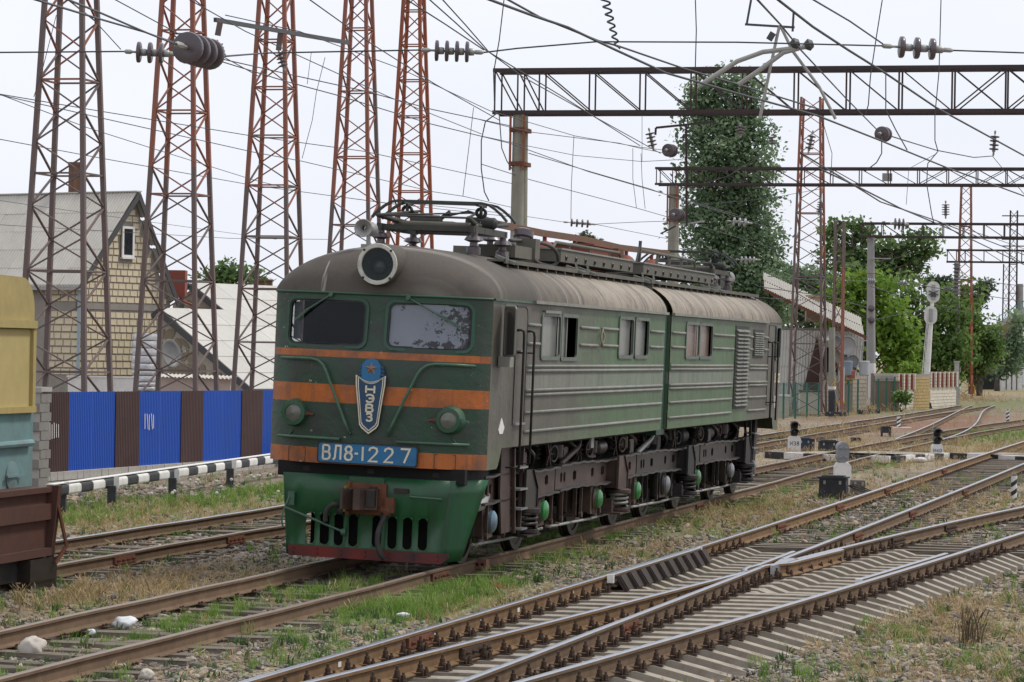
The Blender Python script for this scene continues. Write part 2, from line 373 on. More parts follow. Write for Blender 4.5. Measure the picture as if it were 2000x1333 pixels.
# fishplate joints
def fishplate(poly, y, z, parent, mat, side=1, L=0.8):
    o = MB(); dx = (poly(y + .1) - poly(y - .1)) / .2; a = math.atan(dx); R = Matrix.Rotation(-a, 3, 'Z')
    c = Vector((poly(y), y, z - 0.095)); off = R @ Vector((side * 0.032, 0, 0))
    o.box(c + off, (0.03, L, 0.10), R); o.box(c + off + R @ Vector((side * 0.018, 0, -0.045)), (0.045, L, 0.02), R)
    for k in range(4):
        p = c + off + R @ Vector((side * 0.015, -L / 2 + L * (k + 0.5) / 4, 0)); o.lathe([(0.024, 0), (0.024, 0.02), (0.014, 0.022), (0.012, 0.05)], p, R @ Vector((side, 0, 0)), 6)
    o.build('fishplate', mat, parent)
for poly, z, par, ys in ((railC_L, ZC, tC, (30.3, 51.5, 58.5, 66, 78)), (railD_L, ZC, tD, (29.4, 48.2, 52)), (railC_R, ZC, tC, (32.2, 49.2, 56.5, 66)), (railD_R, ZC, tD, (32.0, 39.6, 44.9)), (railB_R, -.022, tB, (40.3, 60)), (railA_R, 0, tA, (42.2, 47))):
    for y in ys: fishplate(poly, y, z, par, M['rust'] if par is not tD else M['fastener'])
# paint marks on the web of the left rail
for px in (640, 680, 760, 810, 890, 1075):
    pass
for y in (27.9, 30.9, 32.6, 34.1, 36.6):
    m = MB(); a = -math.atan((railC_L(y + .1) - railC_L(y - .1)) / .2); R = Matrix.Rotation(a, 3, 'Z')
    m.box(Vector((railC_L(y), y, ZC - 0.1)) + R @ Vector((0.0165, 0, 0)), (0.004, 0.09, 0.05), R); m.build('paint_mark', M['white'], tC)

# ---- sleepers
def sleeper_mesh(name, prof, w, taper=0.92):
    """prof: list of (x, ztop) along the length; trapezoid section, width w"""
    m = MB(); vs = []; fs = []; n = len(prof)
    for x, zt in prof: vs += [(x, -w / 2, -0.2), (x, -w / 2 * taper, zt), (x, w / 2 * taper, zt), (x, w / 2, -0.2)]
    for i in range(n - 1):
        a, b = i * 4, i * 4 + 4
        for k in range(3): fs.append((a + k, b + k, b + k + 1, a + k + 1))
    fs += [(0, 1, 2, 3), ((n - 1) * 4 + 3, (n - 1) * 4 + 2, (n - 1) * 4 + 1, (n - 1) * 4)]
    m.add(vs, fs); return m.mesh(name, fix=True)
std = sleeper_mesh('concrete_sleeper', [(-1.42, -0.13), (-1.05, -0.0), (-0.58, 0.0), (-0.36, -0.075), (0.36, -0.075), (0.58, 0.0), (1.05, 0.0), (1.42, -0.13)], 0.27); std.materials.append(M['sleeper_conc'])
woods = []
for k in range(3):
    w = sleeper_mesh('timber_sleeper', [(-1.36 + random.uniform(-.05, .05), -0.006), (-.4, random.uniform(-.01, .004)), (.5, random.uniform(-.01, .004)), (1.36 + random.uniform(-.05, .05), 0.0)], 0.23 + 0.02 * k, 0.94); w.materials.append(M['sleeper_wood']); woods.append(w)
def centre(pl, pr, y):
    x = (pl(y) + pr(y)) / 2; dx = ((pl(y + .2) + pr(y + .2)) - (pl(y - .2) + pr(y - .2))) / 0.8; return x, math.atan(dx)
# fastening: base plate with a clip and bolts either side of the rail foot
fm = MB(); fm.box((0, 0, -0.188), (0.36, 0.15, 0.016))
for s in (-1, 1):
    fm.box((s * 0.095, 0, -0.172), (0.075, 0.10, 0.022)); fm.box((s * 0.128, 0, -0.150), (0.022, 0.10, 0.05)); fm.box((s * 0.092, 0, -0.140), (0.05, 0.075, 0.016))
    fm.lathe([(0.036, 0), (0.036, 0.02), (0.028, 0.022), (0.028, 0.06), (0.016, 0.062), (0.016, 0.1)], (s * 0.098, 0, -0.134), (0, 0, 1), 6)
    fm.lathe([(0.034, 0), (0.034, 0.016), (0.026, 0.018), (0.024, 0.06), (0.014, 0.062), (0.014, 0.085)], (s * 0.155, 0.01, -0.180), (0, 0, 1), 6)
fast_me = fm.mesh('fastener'); fast_me.materials.append(M['fastener'])
tie_me = MB(); tie_me.box((0, 0, -0.186), (0.30, 0.16, 0.012))
for s in (-1, 1):
    for q in (-1, 1): tie_me.lathe([(0.016, 0), (0.016, 0.02), (0.009, 0.028)], (s * 0.09, q * 0.045, -0.18), (0, 0, 1), 5)
tie_me = tie_me.mesh('spike_plate'); tie_me.materials.append(M['fastener'])
nF = {}
def fasten(parent, poly, y, z, me, name, a=None):
    if nF.get((parent.name, name), 0) >= 290: return
    nF[(parent.name, name)] = nF.get((parent.name, name), 0) + 1
    o = link(name, me, parent); o.location = (poly(y), y, z); o.rotation_euler = (0, 0, -(a if a is not None else math.atan((poly(y + .1) - poly(y - .1)) / .2)))
    return o
Y = 23.0; k = 0
while Y < 44.5:                                     # long concrete bearers of the turnout
    xl, xr = railC_L(Y), railD_R(Y - 0.35); x0, x1 = xl - 0.55, xr + 0.58
    a = math.atan2(-0.35 - 0.0, xr - xl); L = math.hypot(x1 - x0, 0.40)
    a = -0.10 - 0.004 * (Y - 23)
    c = (x1 - x0) / 2 / math.cos(a)
    if Y < 38.6:
        me = sleeper_mesh('concrete_bearer', [(-c, -0.07), (-c + 0.3, -0.003), (c - 0.50, -0.003), (c + 0.08, -0.15)], 0.27); me.materials.append(M['sleeper_conc'])
        o = link('concrete_bearer', me, tC if k % 2 else tD); yc = Y - 0.2; o.location = ((x0 + x1) / 2, yc, ZC - 0.19); o.rotation_euler = (0, 0, a + random.uniform(-.008, .008))
        for par, poly in ((tC, railC_L), (tC, railC_R), (tD, railD_L), (tD, railD_R)):
            yy = yc + (poly(yc) - o.location.x) * math.tan(a); fasten(par, poly, yy, ZC, fast_me, 'fastener', a=TRK * 1.1)
    Y += 0.55; k += 1
Y = 38.7
while Y < 47.6:                                     # ordinary concrete sleepers past the crossing
    for par, pl, pr, lo in ((tC, railC_L, railC_R, 38), (tD, railD_L, railD_R, 38)):
        x, a = centre(pl, pr, Y)
        o = link('concrete_sleeper', std, par); o.location = (x, Y, ZC - 0.19 - (0.012 if par is tC and Y < 42.5 else 0)); o.rotation_euler = (0, 0, -a + 0.1 + random.uniform(-.01, .01))
        for pp in (pl, pr): fasten(par, pp, Y + (pp(Y) - x) * math.tan(-a + 0.1), ZC, fast_me, 'fastener', a=a)
    Y += 0.56
while Y < 96:                                       # timber beyond
    for par, pl, pr, ymax in ((tC, railC_L, railC_R, 96), (tD, railD_L, railD_R, 62)):
        if Y > ymax: continue
        x, a = centre(pl, pr, Y); L = (pr(Y) - pl(Y)) / 1.62
        o = link('timber_sleeper', woods[int(Y * 7) % 3], par); o.location = (x, Y, ZC - 0.20 + random.uniform(-.02, .004)); o.rotation_euler = (0, 0, -a + 0.12 + random.uniform(-.03, .03)); o.scale = (L, 1, 1)
        for pp in (pl, pr): fasten(par, pp, Y + (pp(Y) - x) * math.tan(-a + .12), ZC, tie_me, 'spike_plate', a=a)
    Y += 0.55
for par, pl, pr, y0, y1, st in ((tB, railB_L, railB_R, 22.0, 44, 0.62), (tB, railB_L, railB_R, 44, 100, 0.8), (tA, railA_L, railA_R, 34, 62, 0.62), (tA, railA_L, railA_R, 98, 140, 0.9), (tX, cross_L, cross_R, 108, 130, 0.8)):
    Y = y0
    while Y < y1:
        x, a = centre(pl, pr, Y); o = link('timber_sleeper', woods[int(Y * 5) % 3], par)
        o.location = (x + random.uniform(-.05, .05), Y, -0.172 + random.uniform(-0.03, 0.012)); o.rotation_euler = (random.uniform(-.02, .02), random.uniform(-.012, .012), -a + random.uniform(-.05, .05))
        if par is tA or par is tB:
            for pp in (pl, pr): fasten(par, pp, Y, (0.022 if pp is railB_L else -0.022 if pp is railB_R else 0.0), tie_me, 'spike_plate', a=a)
        Y += st * random.uniform(0.9, 1.1)

# ---- ground sheet
PATCH = []                                          # (xc, yc, half width, half length, kind, strength): turf and straw patches on the ground
def patch(px, py, rx, ry, kind, s=1.0):
    c = gz(px, py, -0.2); ex = abs(gz(px + rx, py, -0.2).x - c.x); ey = (gz(px, py - ry, -0.2).y - gz(px, py + ry, -0.2).y) / 2
    PATCH.append((c.x, c.y, ex, ey, kind, s))
for a in ((800, 1180, 150, 42, 'g', 1.5), (900, 1150, 140, 35, 'g', 1.0), (660, 1150, 90, 25, 'g', 1.2), (600, 1165, 40, 20, 'g', .8), (440, 1195, 60, 22, 'g', .9), (380, 1215, 60, 18, 'g', .7), (150, 1250, 60, 25, 'g', .4), (270, 1250, 80, 30, 'g', .5),
          (1040, 1085, 110, 34, 'g', 1.2), (1150, 1050, 120, 30, 'g', 1.0), (1300, 1010, 130, 26, 'g', .9), (1420, 985, 120, 20, 'g', .9), (1500, 960, 60, 16, 'g', .9), (1400, 1000, 60, 20, 'g', .7), (1340, 1040, 50, 14, 'g', .5),
          (330, 985, 260, 38, 'g', .75), (480, 962, 100, 32, 'g', .9), (300, 1000, 200, 30, 'd', .7), (200, 1010, 120, 25, 'g', .8), (400, 1035, 130, 12, 'g', .5), (340, 1045, 40, 8, 'g', .6),
          (1700, 905, 70, 22, 'g', .7), (1620, 890, 40, 14, 'g', .5), (1930, 850, 110, 22, 'g', .8), (1960, 790, 90, 14, 'g', .8), (1560, 855, 60, 10, 'g', .5), (1750, 805, 200, 8, 'g', .5), (1930, 745, 110, 9, 'g', .9),
          (1740, 1230, 80, 30, 'g', .5), (1900, 1260, 60, 30, 'g', .5), (1700, 1270, 60, 40, 'g', .4), (1560, 1300, 50, 25, 'g', .3), (1960, 1200, 50, 30, 'g', .4), (560, 1290, 120, 30, 'g', .35), (650, 1230, 100, 25, 'g', .4), (760, 1310, 60, 20, 'g', .2), (1600, 1060, 100, 20, 'g', .25), (1950, 950, 60, 20, 'g', .4),
          (250, 1155, 160, 30, 'd', 1.0), (400, 1125, 120, 25, 'd', .9), (120, 1185, 80, 25, 'd', .7), (930, 1180, 120, 30, 'd', .5), (1250, 1075, 130, 22, 'd', .5), (1480, 1010, 110, 30, 'd', .9), (1560, 970, 60, 25, 'd', .8), (1760, 890, 160, 24, 'd', .8), (1900, 880, 130, 16, 'd', .8), (1720, 960, 120, 20, 'd', .5), (1920, 1000, 70, 30, 'd', .6),
          (1860, 1200, 170, 60, 'd', .7), (1750, 1300, 120, 30, 'd', .45), (1950, 1280, 60, 50, 'd', .6), (250, 1030, 150, 20, 'd', .8), (500, 1000, 100, 15, 'd', .6),
          (1600, 795, 160, 12, 'd', 1.5), (1780, 775, 140, 14, 'd', 1.5), (1930, 765, 100, 10, 'd', 1.2), (1600, 845, 100, 12, 'd', .7), (1680, 870, 80, 10, 'd', .8), (1560, 890, 60, 10, 'd', .7), (1700, 850, 60, 10, 'r', .6), (1830, 830, 90, 12, 'r', 1.5), (1900, 815, 80, 8, 'r', 1.0), (1650, 815, 80, 6, 'r', .8)):
    patch(*a)
def smooth_noise(x, y, seed, f):
    r = np.random.default_rng(seed); out = 0
    for k in range(5):
        a, b, c = r.uniform(0, 2 * PI, 3); out = out + np.sin(f * (x * np.cos(a) + y * np.sin(a)) + b + 1.7 * np.sin(f * 0.6 * (x * np.sin(c) - y * np.cos(c))))
    return out / 5
def field(x, y, kind):
    v = np.zeros_like(x)
    for xc, yc, ex, ey, k, s in PATCH:
        if k != kind: continue
        dy = y - yc; dx = x - xc - SL * dy
        v = np.maximum(v, s * np.exp(-1.2 * ((dx / ex) ** 2 + (dy / ey) ** 2) ** 1.3))
    return v
def ground_z(x, y):
    z = -0.225 + 0.03 * smooth_noise(x, y, 3, 1.3) + 0.018 * smooth_noise(x, y, 5, 4.1)
    cB = (railB_L(np.clip(y, 20, 160)) + railB_R(np.clip(y, 20, 160))) / 2
    dl = (x - cB)
    z = z + np.where(dl < -9, np.clip((-dl - 9) * -0.03, -0.5, 0), 0)
    # ballast shoulder falls away to the right of the nearest track
    rD = railD_R(np.clip(y, 20, 60)); z = z - np.where(y < 62, 0.05 + 0.10 * np.clip((x - rD - 0.8) / 2.0, 0, 1), 0) * (x > rD + 0.3)
    # bed between the bearers lies a little lower
    inside = (x > railC_L(np.clip(y, 20, 96)) - 0.5) & (x < railD_R(np.clip(y, 20, 60)) + 0.6) & (y < 48)
    z = z - np.where(inside, 0.085, 0)
    cb = (x > railC_L(np.clip(y, 20, 96)) - 0.3) & (x < railD_R(np.clip(y, 20, 62)) + 0.5) & (y >= 49) & (y < 96)
    z = np.where(cb, np.maximum(z + 0.07, -0.16 + 0.025 * smooth_noise(x, y, 8, 2.0)), z)
    far = np.clip((y - 150) / 100, 0, 1); z = z * (1 - far) + far * (-0.15)
    return z
xs = np.concatenate([np.linspace(-900, -60, 8), np.linspace(-50, -14, 20), np.arange(-13, 32, 0.3), np.linspace(33, 120, 40), np.linspace(130, 1200, 12)])
ys = np.concatenate([np.linspace(-200, 15, 6), np.arange(17, 70, 0.4), np.arange(70, 160, 1.0), np.arange(160, 300, 4), np.linspace(310, 4000, 20)])
GX, GY = np.meshgrid(xs, ys); GZ = ground_z(GX, GY)
nx, ny = len(xs), len(ys)
gm = bpy.data.meshes.new('ground'); vs = np.stack([GX, GY, GZ], -1).reshape(-1, 3)
ii = np.arange(nx * ny).reshape(ny, nx); fs = np.stack([ii[:-1, :-1], ii[:-1, 1:], ii[1:, 1:], ii[1:, :-1]], -1).reshape(-1, 4)
gm.from_pydata(vs.tolist(), [], fs.tolist()); gm.polygons.foreach_set('use_smooth', [True] * len(gm.polygons))
ca = gm.color_attributes.new('cover', 'FLOAT_COLOR', 'POINT')
fg, fd, fr = field(GX, GY, 'g'), field(GX, GY, 'd'), field(GX, GY, 'r')
far = np.clip((GY - 230) / 100, 0, 1)
ca.data.foreach_set('color', np.stack([np.clip(fg + far * .5, 0, 1), np.clip(fd + far * .6, 0, 1), np.clip(fr, 0, 1), np.ones_like(fg)], -1).reshape(-1).astype(np.float32))
t = NT('yard ground of gravel, straw and turf'); at_ = t.n('Attribute'); at_.attribute_name = 'cover'; sp = t.n('SeparateColor'); t.l(at_.outputs['Color'], sp.inputs[0])
v1 = t.vor(16); v2 = t.vor(34); n1 = t.noise(0.8, 6, 0.7); n2 = t.noise(9, 6, 0.75); 
bwv = t.n('RGBToBW'); t.l(v1, bwv.inputs[0]); bw2 = t.n('RGBToBW'); t.l(v2, bw2.inputs[0])
grav = t.ramp(bwv.outputs[0], [(0.1, (0.09, 0.07, 0.052)), (0.45, (0.22, 0.185, 0.142)), (0.9, (0.42, 0.37, 0.30))])
soil = t.ramp(n2, [(0.3, (0.10, 0.075, 0.052)), (0.7, (0.25, 0.195, 0.135))])
c = t.mix(t.ramp(n1, [(0.42, 0.0), (0.62, 0.75)]), grav, soil)
straw = t.ramp(bw2.outputs[0], [(0.1, (0.16, 0.115, 0.062)), (0.9, (0.46, 0.35, 0.20))])
c = t.mix(t.math('MULTIPLY', sp.outputs[1], t.ramp(n2, [(0.3, 0.2), (0.65, 1.0)])), c, straw)
c = t.mix(t.math('MULTIPLY', sp.outputs[2], 0.8), c, t.ramp(bw2.outputs[0], [(0.1, (0.10, 0.045, 0.03)), (0.9, (0.30, 0.16, 0.11))]))
grn = t.ramp(bw2.outputs[0], [(0.1, (0.05, 0.08, 0.02)), (0.9, (0.16, 0.22, 0.06))])
c = t.mix(t.math('MULTIPLY', sp.outputs[0], t.ramp(n2, [(0.3, 0.3), (0.6, 1.0)])), c, grn)
hb = t.math('ADD', bwv.outputs[0], t.math('MULTIPLY', bw2.outputs[0], 0.5)); t.bump(hb, 0.7, 0.03)
gm.materials.append(t.done(c, 0.95, 0, 0.15))
ground = tag(link('ground', gm), kind='structure')

# ---- scattered cover: geometry-node instances on computed points
def scatter(name, pts, rots, scs, sources, label, cat, seed=0):
    coll = bpy.data.collections.new(name + '_pieces')
    for s in sources: coll.objects.link(s)
    me = bpy.data.meshes.new(name); me.from_pydata(pts.tolist(), [], [])
    a = me.attributes.new('rot', 'FLOAT_VECTOR', 'POINT'); a.data.foreach_set('vector', rots.astype(np.float32).reshape(-1))
    a = me.attributes.new('sc', 'FLOAT_VECTOR', 'POINT'); a.data.foreach_set('vector', scs.astype(np.float32).reshape(-1))
    a = me.attributes.new('pick', 'INT', 'POINT'); a.data.foreach_set('value', np.random.default_rng(seed).integers(0, len(sources), len(pts)).astype(np.int32))
    o = link(name, me); ng = bpy.data.node_groups.new(name, 'GeometryNodeTree')
    ng.interface.new_socket('Geometry', in_out='INPUT', socket_type='NodeSocketGeometry'); ng.interface.new_socket('Geometry', in_out='OUTPUT', socket_type='NodeSocketGeometry')
    N = ng.nodes; gi = N.new('NodeGroupInput'); go = N.new('NodeGroupOutput'); ip = N.new('GeometryNodeInstanceOnPoints'); ci = N.new('GeometryNodeCollectionInfo')
    ci.inputs['Collection'].default_value = coll; ci.inputs['Separate Children'].default_value = True; ci.inputs['Reset Children'].default_value = True
    def na(n, ty): x = N.new('GeometryNodeInputNamedAttribute'); x.data_type = ty; x.inputs['Name'].default_value = n; return x
    r, s_, p = na('rot', 'FLOAT_VECTOR'), na('sc', 'FLOAT_VECTOR'), na('pick', 'INT')
    L = ng.links.new; L(gi.outputs[0], ip.inputs['Points']); L(ci.outputs[0], ip.inputs['Instance']); ip.inputs['Pick Instance'].default_value = True
    L(p.outputs[0], ip.inputs['Instance Index']); e2r = N.new('FunctionNodeEulerToRotation'); L(r.outputs[0], e2r.inputs[0]); L(e2r.outputs[0], ip.inputs['Rotation']); L(s_.outputs[0], ip.inputs['Scale'])
    L(ip.outputs[0], go.inputs[0]); md = o.modifiers.new('scatter', 'NODES'); md.node_group = ng
    return tag(o, label, cat, kind='stuff')

def rock_mesh(seed, mat):
    r = random.Random(seed); bm = bmesh.new(); bmesh.ops.create_icosphere(bm, subdivisions=1, radius=0.5)
    for v in bm.verts: v.co = Vector((v.co.x * r.uniform(.8, 1.2), v.co.y * r.uniform(.7, 1.0), v.co.z * r.uniform(.45, .75)))
    me = bpy.data.meshes.new('stone'); bm.to_mesh(me); bm.free(); me.materials.append(mat); me.polygons.foreach_set('use_smooth', [False] * len(me.polygons)); return bpy.data.objects.new('stone', me)
def stone_mat(nm, a, b):
    t = NT(nm); n = t.noise(3, 4, 0.7); c = t.mix(t.rand(), a, b); c = t.mix(t.math('MULTIPLY', n, 0.5), c, tuple(x * 0.55 for x in a)); t.bump(n, .3, .05); return t.done(c, 0.9, 0, 0.2)
SMs = [stone_mat('grey stone', (0.18, 0.165, 0.145), (0.44, 0.40, 0.35)), stone_mat('tan stone', (0.24, 0.175, 0.12), (0.50, 0.41, 0.31)), stone_mat('dark stone', (0.10, 0.095, 0.09), (0.26, 0.235, 0.21))]
rocks = [rock_mesh(i, SMs[(0, 1, 1, 2, 0, 2)[i]]) for i in range(6)]
def sample(n, y0, y1, pw=1.0):
    """points in the strip of yard the photograph looks over, denser near"""
    y = y0 * (y1 / y0) ** (RNG.random(n) ** pw); half = 0.178 * y
    x = (RNG.random(n) * 2 - 1) * half * 1.04; return x, y
def rails_near(x, y, d):
    hit = np.zeros(len(x), bool)
    for p, y1 in ((railA_L, 190), (railA_R, 190), (railB_L, 165), (railB_R, 165), (railC_L, 150), (railC_R, 150), (railD_L, 75), (railD_R, 75)):
        hit |= (np.abs(x - p(np.minimum(y, y1))) < d) & (y < y1)
    return hit
def in_turnout(x, y): return (x > railC_L(np.minimum(y, 96)) - 0.3) & (x < railD_R(np.minimum(y, 62)) + 0.45) & (y < 48)
x, y = sample(95000, 23.5, 70, 1.25); g, d = field(x, y, 'g'), field(x, y, 'd'); nn = smooth_noise(x, y, 11, 1.1)
keep = (RNG.random(len(x)) < np.clip(0.75 + 0.5 * nn - 0.8 * g - 0.45 * d, 0.03, 1)) & ~rails_near(x, y, 0.1)
shoulder = (x > railD_R(np.minimum(y, 62)) + 0.5) & (y < 45); keep |= shoulder & (RNG.random(len(x)) < 0.5)
it = in_turnout(x, y); keep &= ~it | (RNG.random(len(x)) < 0.55)
x, y = x[keep], y[keep]; n = len(x); s = RNG.lognormal(math.log(0.042), 0.42, n); s = np.where(RNG.random(n) < .02, s * 2.2, s); s = np.clip(s, .015, .13); s = s * (1 + (y - 24) / 60)
it = in_turnout(x, y); s = np.where(it, np.minimum(s, .05), s)
P = np.stack([x, y, ground_z(x, y) + s * 0.12], -1); R = np.stack([RNG.uniform(-.5, .5, n), RNG.uniform(-.5, .5, n), RNG.uniform(0, 2 * PI, n)], -1)
scatter('gravel', P, R, np.stack([s * RNG.uniform(.8, 1.4, n), s * RNG.uniform(.7, 1.1, n), s * RNG.uniform(.6, 1.1, n)], -1), rocks, 'loose grey and tan gravel strewn over the yard', 'gravel', 1)

def tuft(seed, blades, h, spread, mat, lean=0.5, wid=0.006, head=False):
    r = random.Random(seed); m = MB()
    for b in range(blades):
        a = r.uniform(0, 2 * PI); x0, y0 = r.gauss(0, spread * .35), r.gauss(0, spread * .35); hh = h * r.uniform(.5, 1.15); ln = lean * hh * r.uniform(.2, 1.2); w = wid * r.uniform(.7, 1.4)
        dx, dy = math.cos(a), math.sin(a); px, py = -dy * w / 2, dx * w / 2
        p0 = Vector((x0, y0, -0.02)); p1 = Vector((x0 + dx * ln * .35, y0 + dy * ln * .35, hh * .6)); p2 = Vector((x0 + dx * ln, y0 + dy * ln, hh))
        q = Vector((px, py, 0)); m.add([p0 - q, p0 + q, p1 + q * .8, p1 - q * .8, p2], [(0, 1, 2, 3), (3, 2, 4)])
        if head and r.random() < .6:
            m.add([p1 - q * .5, p2 - q * 2.2, p2 + Vector((dx * .02, dy * .02, .03)), p2 + q * 2.2], [(0, 1, 2, 3)])
    me = m.mesh('tuft'); me.materials.append(mat); return bpy.data.objects.new('tuft', me)
def blade_mat(nm, a, b, c3):
    t = NT(nm); o = t.rand(); c = t.ramp(o, [(0.0, a), (0.6, b), (1.0, c3)]); n = t.noise(25, 2); c = t.mix(t.math('MULTIPLY', n, .4), c, tuple(k * .6 for k in a))
    m = t.done(c, 0.7, 0, 0.25); 
    tr = t.n('BsdfTranslucent'); t.l(c, tr.inputs[0]); ms = t.n('MixShader'); ms.inputs[0].default_value = .3; t.l(t.b.outputs[0], ms.inputs[1]); t.l(tr.outputs[0], ms.inputs[2]); t.l(ms.outputs[0], t.t.nodes['Material Output'].inputs[0]); return m
BM_g = blade_mat('green grass blade', (0.10, 0.19, 0.03), (0.20, 0.34, 0.06), (0.34, 0.42, 0.13)); BM_w = blade_mat('weed leaf', (0.05, 0.10, 0.03), (0.10, 0.16, 0.06), (0.16, 0.2, 0.08)); BM_d = blade_mat('dry straw', (0.30, 0.21, 0.10), (0.46, 0.35, 0.19), (0.58, 0.47, 0.30))
gt = [tuft(i, 16, 0.16, 0.09, BM_g, .6) for i in range(4)]; wt = [tuft(20 + i, 9, 0.09, 0.06, BM_w, 1.3, .016) for i in range(3)]; dt = [tuft(40 + i, 12, 0.15, 0.10, BM_d, .8, .005, True) for i in range(4)]
x, y = sample(120000, 23.5, 130, 1.0); g = field(x, y, 'g'); nn = smooth_noise(x, y, 17, 2.3); keep = (RNG.random(len(x)) < np.clip(g * (0.62 + .85 * nn) - 0.04, 0, 1)) & ~rails_near(x, y, .07); x, y = x[keep], y[keep]; n = len(x)
s = (0.40 + .50 * np.clip(field(x, y, 'g'), 0, 1.3)) * RNG.uniform(.6, 1.25, n) * (1 + np.maximum(0, y - 60) / 90); s = np.where(np.abs(x - railB_R(np.minimum(y, 160))) < .5, s * .75, s)
tall = (x < railA_L(np.minimum(y, 190)) - .6) & (y > 48) & (y < 95); s = np.where(tall, s * 1.25, s)
scatter('green_grass', np.stack([x, y, ground_z(x, y)], -1), np.stack([RNG.uniform(-.12, .12, n), RNG.uniform(-.12, .12, n), RNG.uniform(0, 6.28, n)], -1), np.stack([s, s, s * RNG.uniform(.8, 1.3, n)], -1), gt + wt[:1], 'fresh green grass in patches along the rails', 'grass', 2)
x, y = sample(30000, 23.5, 80, 1.0); nn = smooth_noise(x, y, 23, 1.7) + .6 * smooth_noise(x, y, 29, 5); it = in_turnout(x, y); keep = (RNG.random(len(x)) < np.clip(.13 + .2 * nn, 0.006, 1)) & ~it & ~rails_near(x, y, .08); x, y = x[keep], y[keep]; n = len(x); s = RNG.uniform(.6, 1.4, n)
scatter('ground_weeds', np.stack([x, y, ground_z(x, y)], -1), np.stack([RNG.uniform(-.2, .2, n), RNG.uniform(-.2, .2, n), RNG.uniform(0, 6.28, n)], -1), np.stack([s, s, s], -1), wt + gt[:1], 'small green weeds dotted through the gravel', 'weeds', 3)
x, y = sample(110000, 23.5, 230, .9); d = field(x, y, 'd'); nn = smooth_noise(x, y, 31, 1.9); it = in_turnout(x, y); keep = (RNG.random(len(x)) < np.clip(d * (.6 + .5 * nn) + .02, 0, 1)) & ~rails_near(x, y, .07) & (~it); x, y = x[keep], y[keep]; n = len(x); s = RNG.uniform(.5, 1.2, n) * (1 + np.maximum(0, y - 50) / 70)
scatter('dry_grass', np.stack([x, y, ground_z(x, y)], -1), np.stack([RNG.uniform(-.4, .4, n), RNG.uniform(-.4, .4, n), RNG.uniform(0, 6.28, n)], -1), np.stack([s, s, s * RNG.uniform(.5, 1.1, n)], -1), dt, 'dry straw coloured grass over the yard', 'dry grass', 4)
# ================================================================== the locomotive (local x: towards the near side, y: towards the rear, z: up from the rail)
LX0, LY0, LTH, LC, LD, LUJ = -1.8242, 40.2665, 0.237, 0.0282, 0.0073, 13.005
_c, _s = math.cos(LC), math.sin(LC)
_V0 = Vector((math.cos(LTH), -math.sin(LTH), 0)); _U = Vector((math.sin(LTH), math.cos(LTH), 0)); _Z = Vector((0, 0, 1))
loco = thing('electric_locomotive', 'weathered green twin-section electric locomotive with orange bands and blue number plate', 'locomotive',
             mat4=frame4((LX0, LY0, 0), _V0 * _c - _Z * _s, _U, _V0 * _s + _Z * _c))
HW, ZG, ZR = 1.516, 3.67, 0.68          # half width, gutter height, roof rise
LEN = 25.53
BX = [(1.2, .46), (2.6, .42), (2.95, .36), (3.3, .30), (3.7, .28)]
def bow(v, w):
    b = np.interp(w, [a for a, _ in BX], [q for _, q in BX]); return -b * (1 - min(1, abs(v / HW)) ** 4)
def fp(v, w, off=0.0): return Vector((v, bow(v, w) - off, w))

# ---- paints
t = NT('locomotive face paint'); sx, sy, sz = t.sep()
n1 = t.noise(2.0, 6, .65); n2 = t.noise(30, 4, .7); n3 = t.noise(1.0, 5, .7, t.coord((9, 9, .7)))
green = t.mix(n2, (0.012, 0.048, 0.026), (0.022, 0.070, 0.036)); green = t.mix(t.ramp(n1, [(.4, 0.), (.62, .85)]), green, (0.036, 0.042, 0.038))
orange = t.mix(n2, (0.36, 0.095, 0.018), (0.48, 0.138, 0.026)); orange = t.mix(t.ramp(n1, [(.45, 0.), (.65, .75)]), orange, (0.15, 0.068, 0.038))
def band(lo, hi):
    wz = t.math('ADD', sz, t.math('MULTIPLY', n2, .004))
    return t.math('MULTIPLY', t.math('GREATER_THAN', wz, lo), t.math('LESS_THAN', wz, hi))
st = t.math('ADD', t.math('ADD', band(2.80, 2.893), band(2.19, 2.437)), band(1.0, 1.583), True)
side_lim = t.math('GREATER_THAN', t.math('MULTIPLY', sy, -1), -0.012); st = t.math('MULTIPLY', st, side_lim)
c = t.mix(st, green, orange)
c = t.mix(t.math('MULTIPLY', t.ramp(n3, [(.48, 0.), (.72, 1.)]), .5), c, (0.042, 0.042, 0.04))
edg = t.math('MULTIPLY', t.math('SUBTRACT', t.math('ADD', t.math('ABSOLUTE', sx), t.math('MULTIPLY', n1, .25)), 1.5), 4.0, True); c = t.mix(t.math('MULTIPLY', edg, .6), c, (0.085, 0.085, 0.075))
ch = t.noise(14, 4, .8); reg = t.noise(1.1, 2, .5); c = t.mix(t.math('MULTIPLY', t.ramp(ch, [(.665, 0.), (.68, 1.)]), t.ramp(reg, [(.52, 0.), (.58, 1.)])), c, (0.55, 0.56, 0.45))
t.bump(t.math('ADD', n1, t.math('MULTIPLY', t.noise(5.5, 3), .35)), .6, .035); M['face'] = t.done(c, t.math('ADD', t.math('MULTIPLY', n1, .3), .3), 0, .4)
t = NT('locomotive side paint'); sx, sy, sz = t.sep(); n1 = t.noise(.9, 6, .65); n2 = t.noise(26, 4, .7); n3 = t.noise(1.0, 6, .75, t.coord((1, 7, .45)))
green = t.mix(n2, (0.055, 0.108, 0.05), (0.082, 0.142, 0.068)); grime = t.mix(n2, (0.072, 0.062, 0.052), (0.115, 0.10, 0.086))
g1 = t.math('ADD', t.math('MULTIPLY', sy, -.16), t.math('ADD', 1.12, t.math('MULTIPLY', n1, .75)))           # brake dust thickest by the cab door
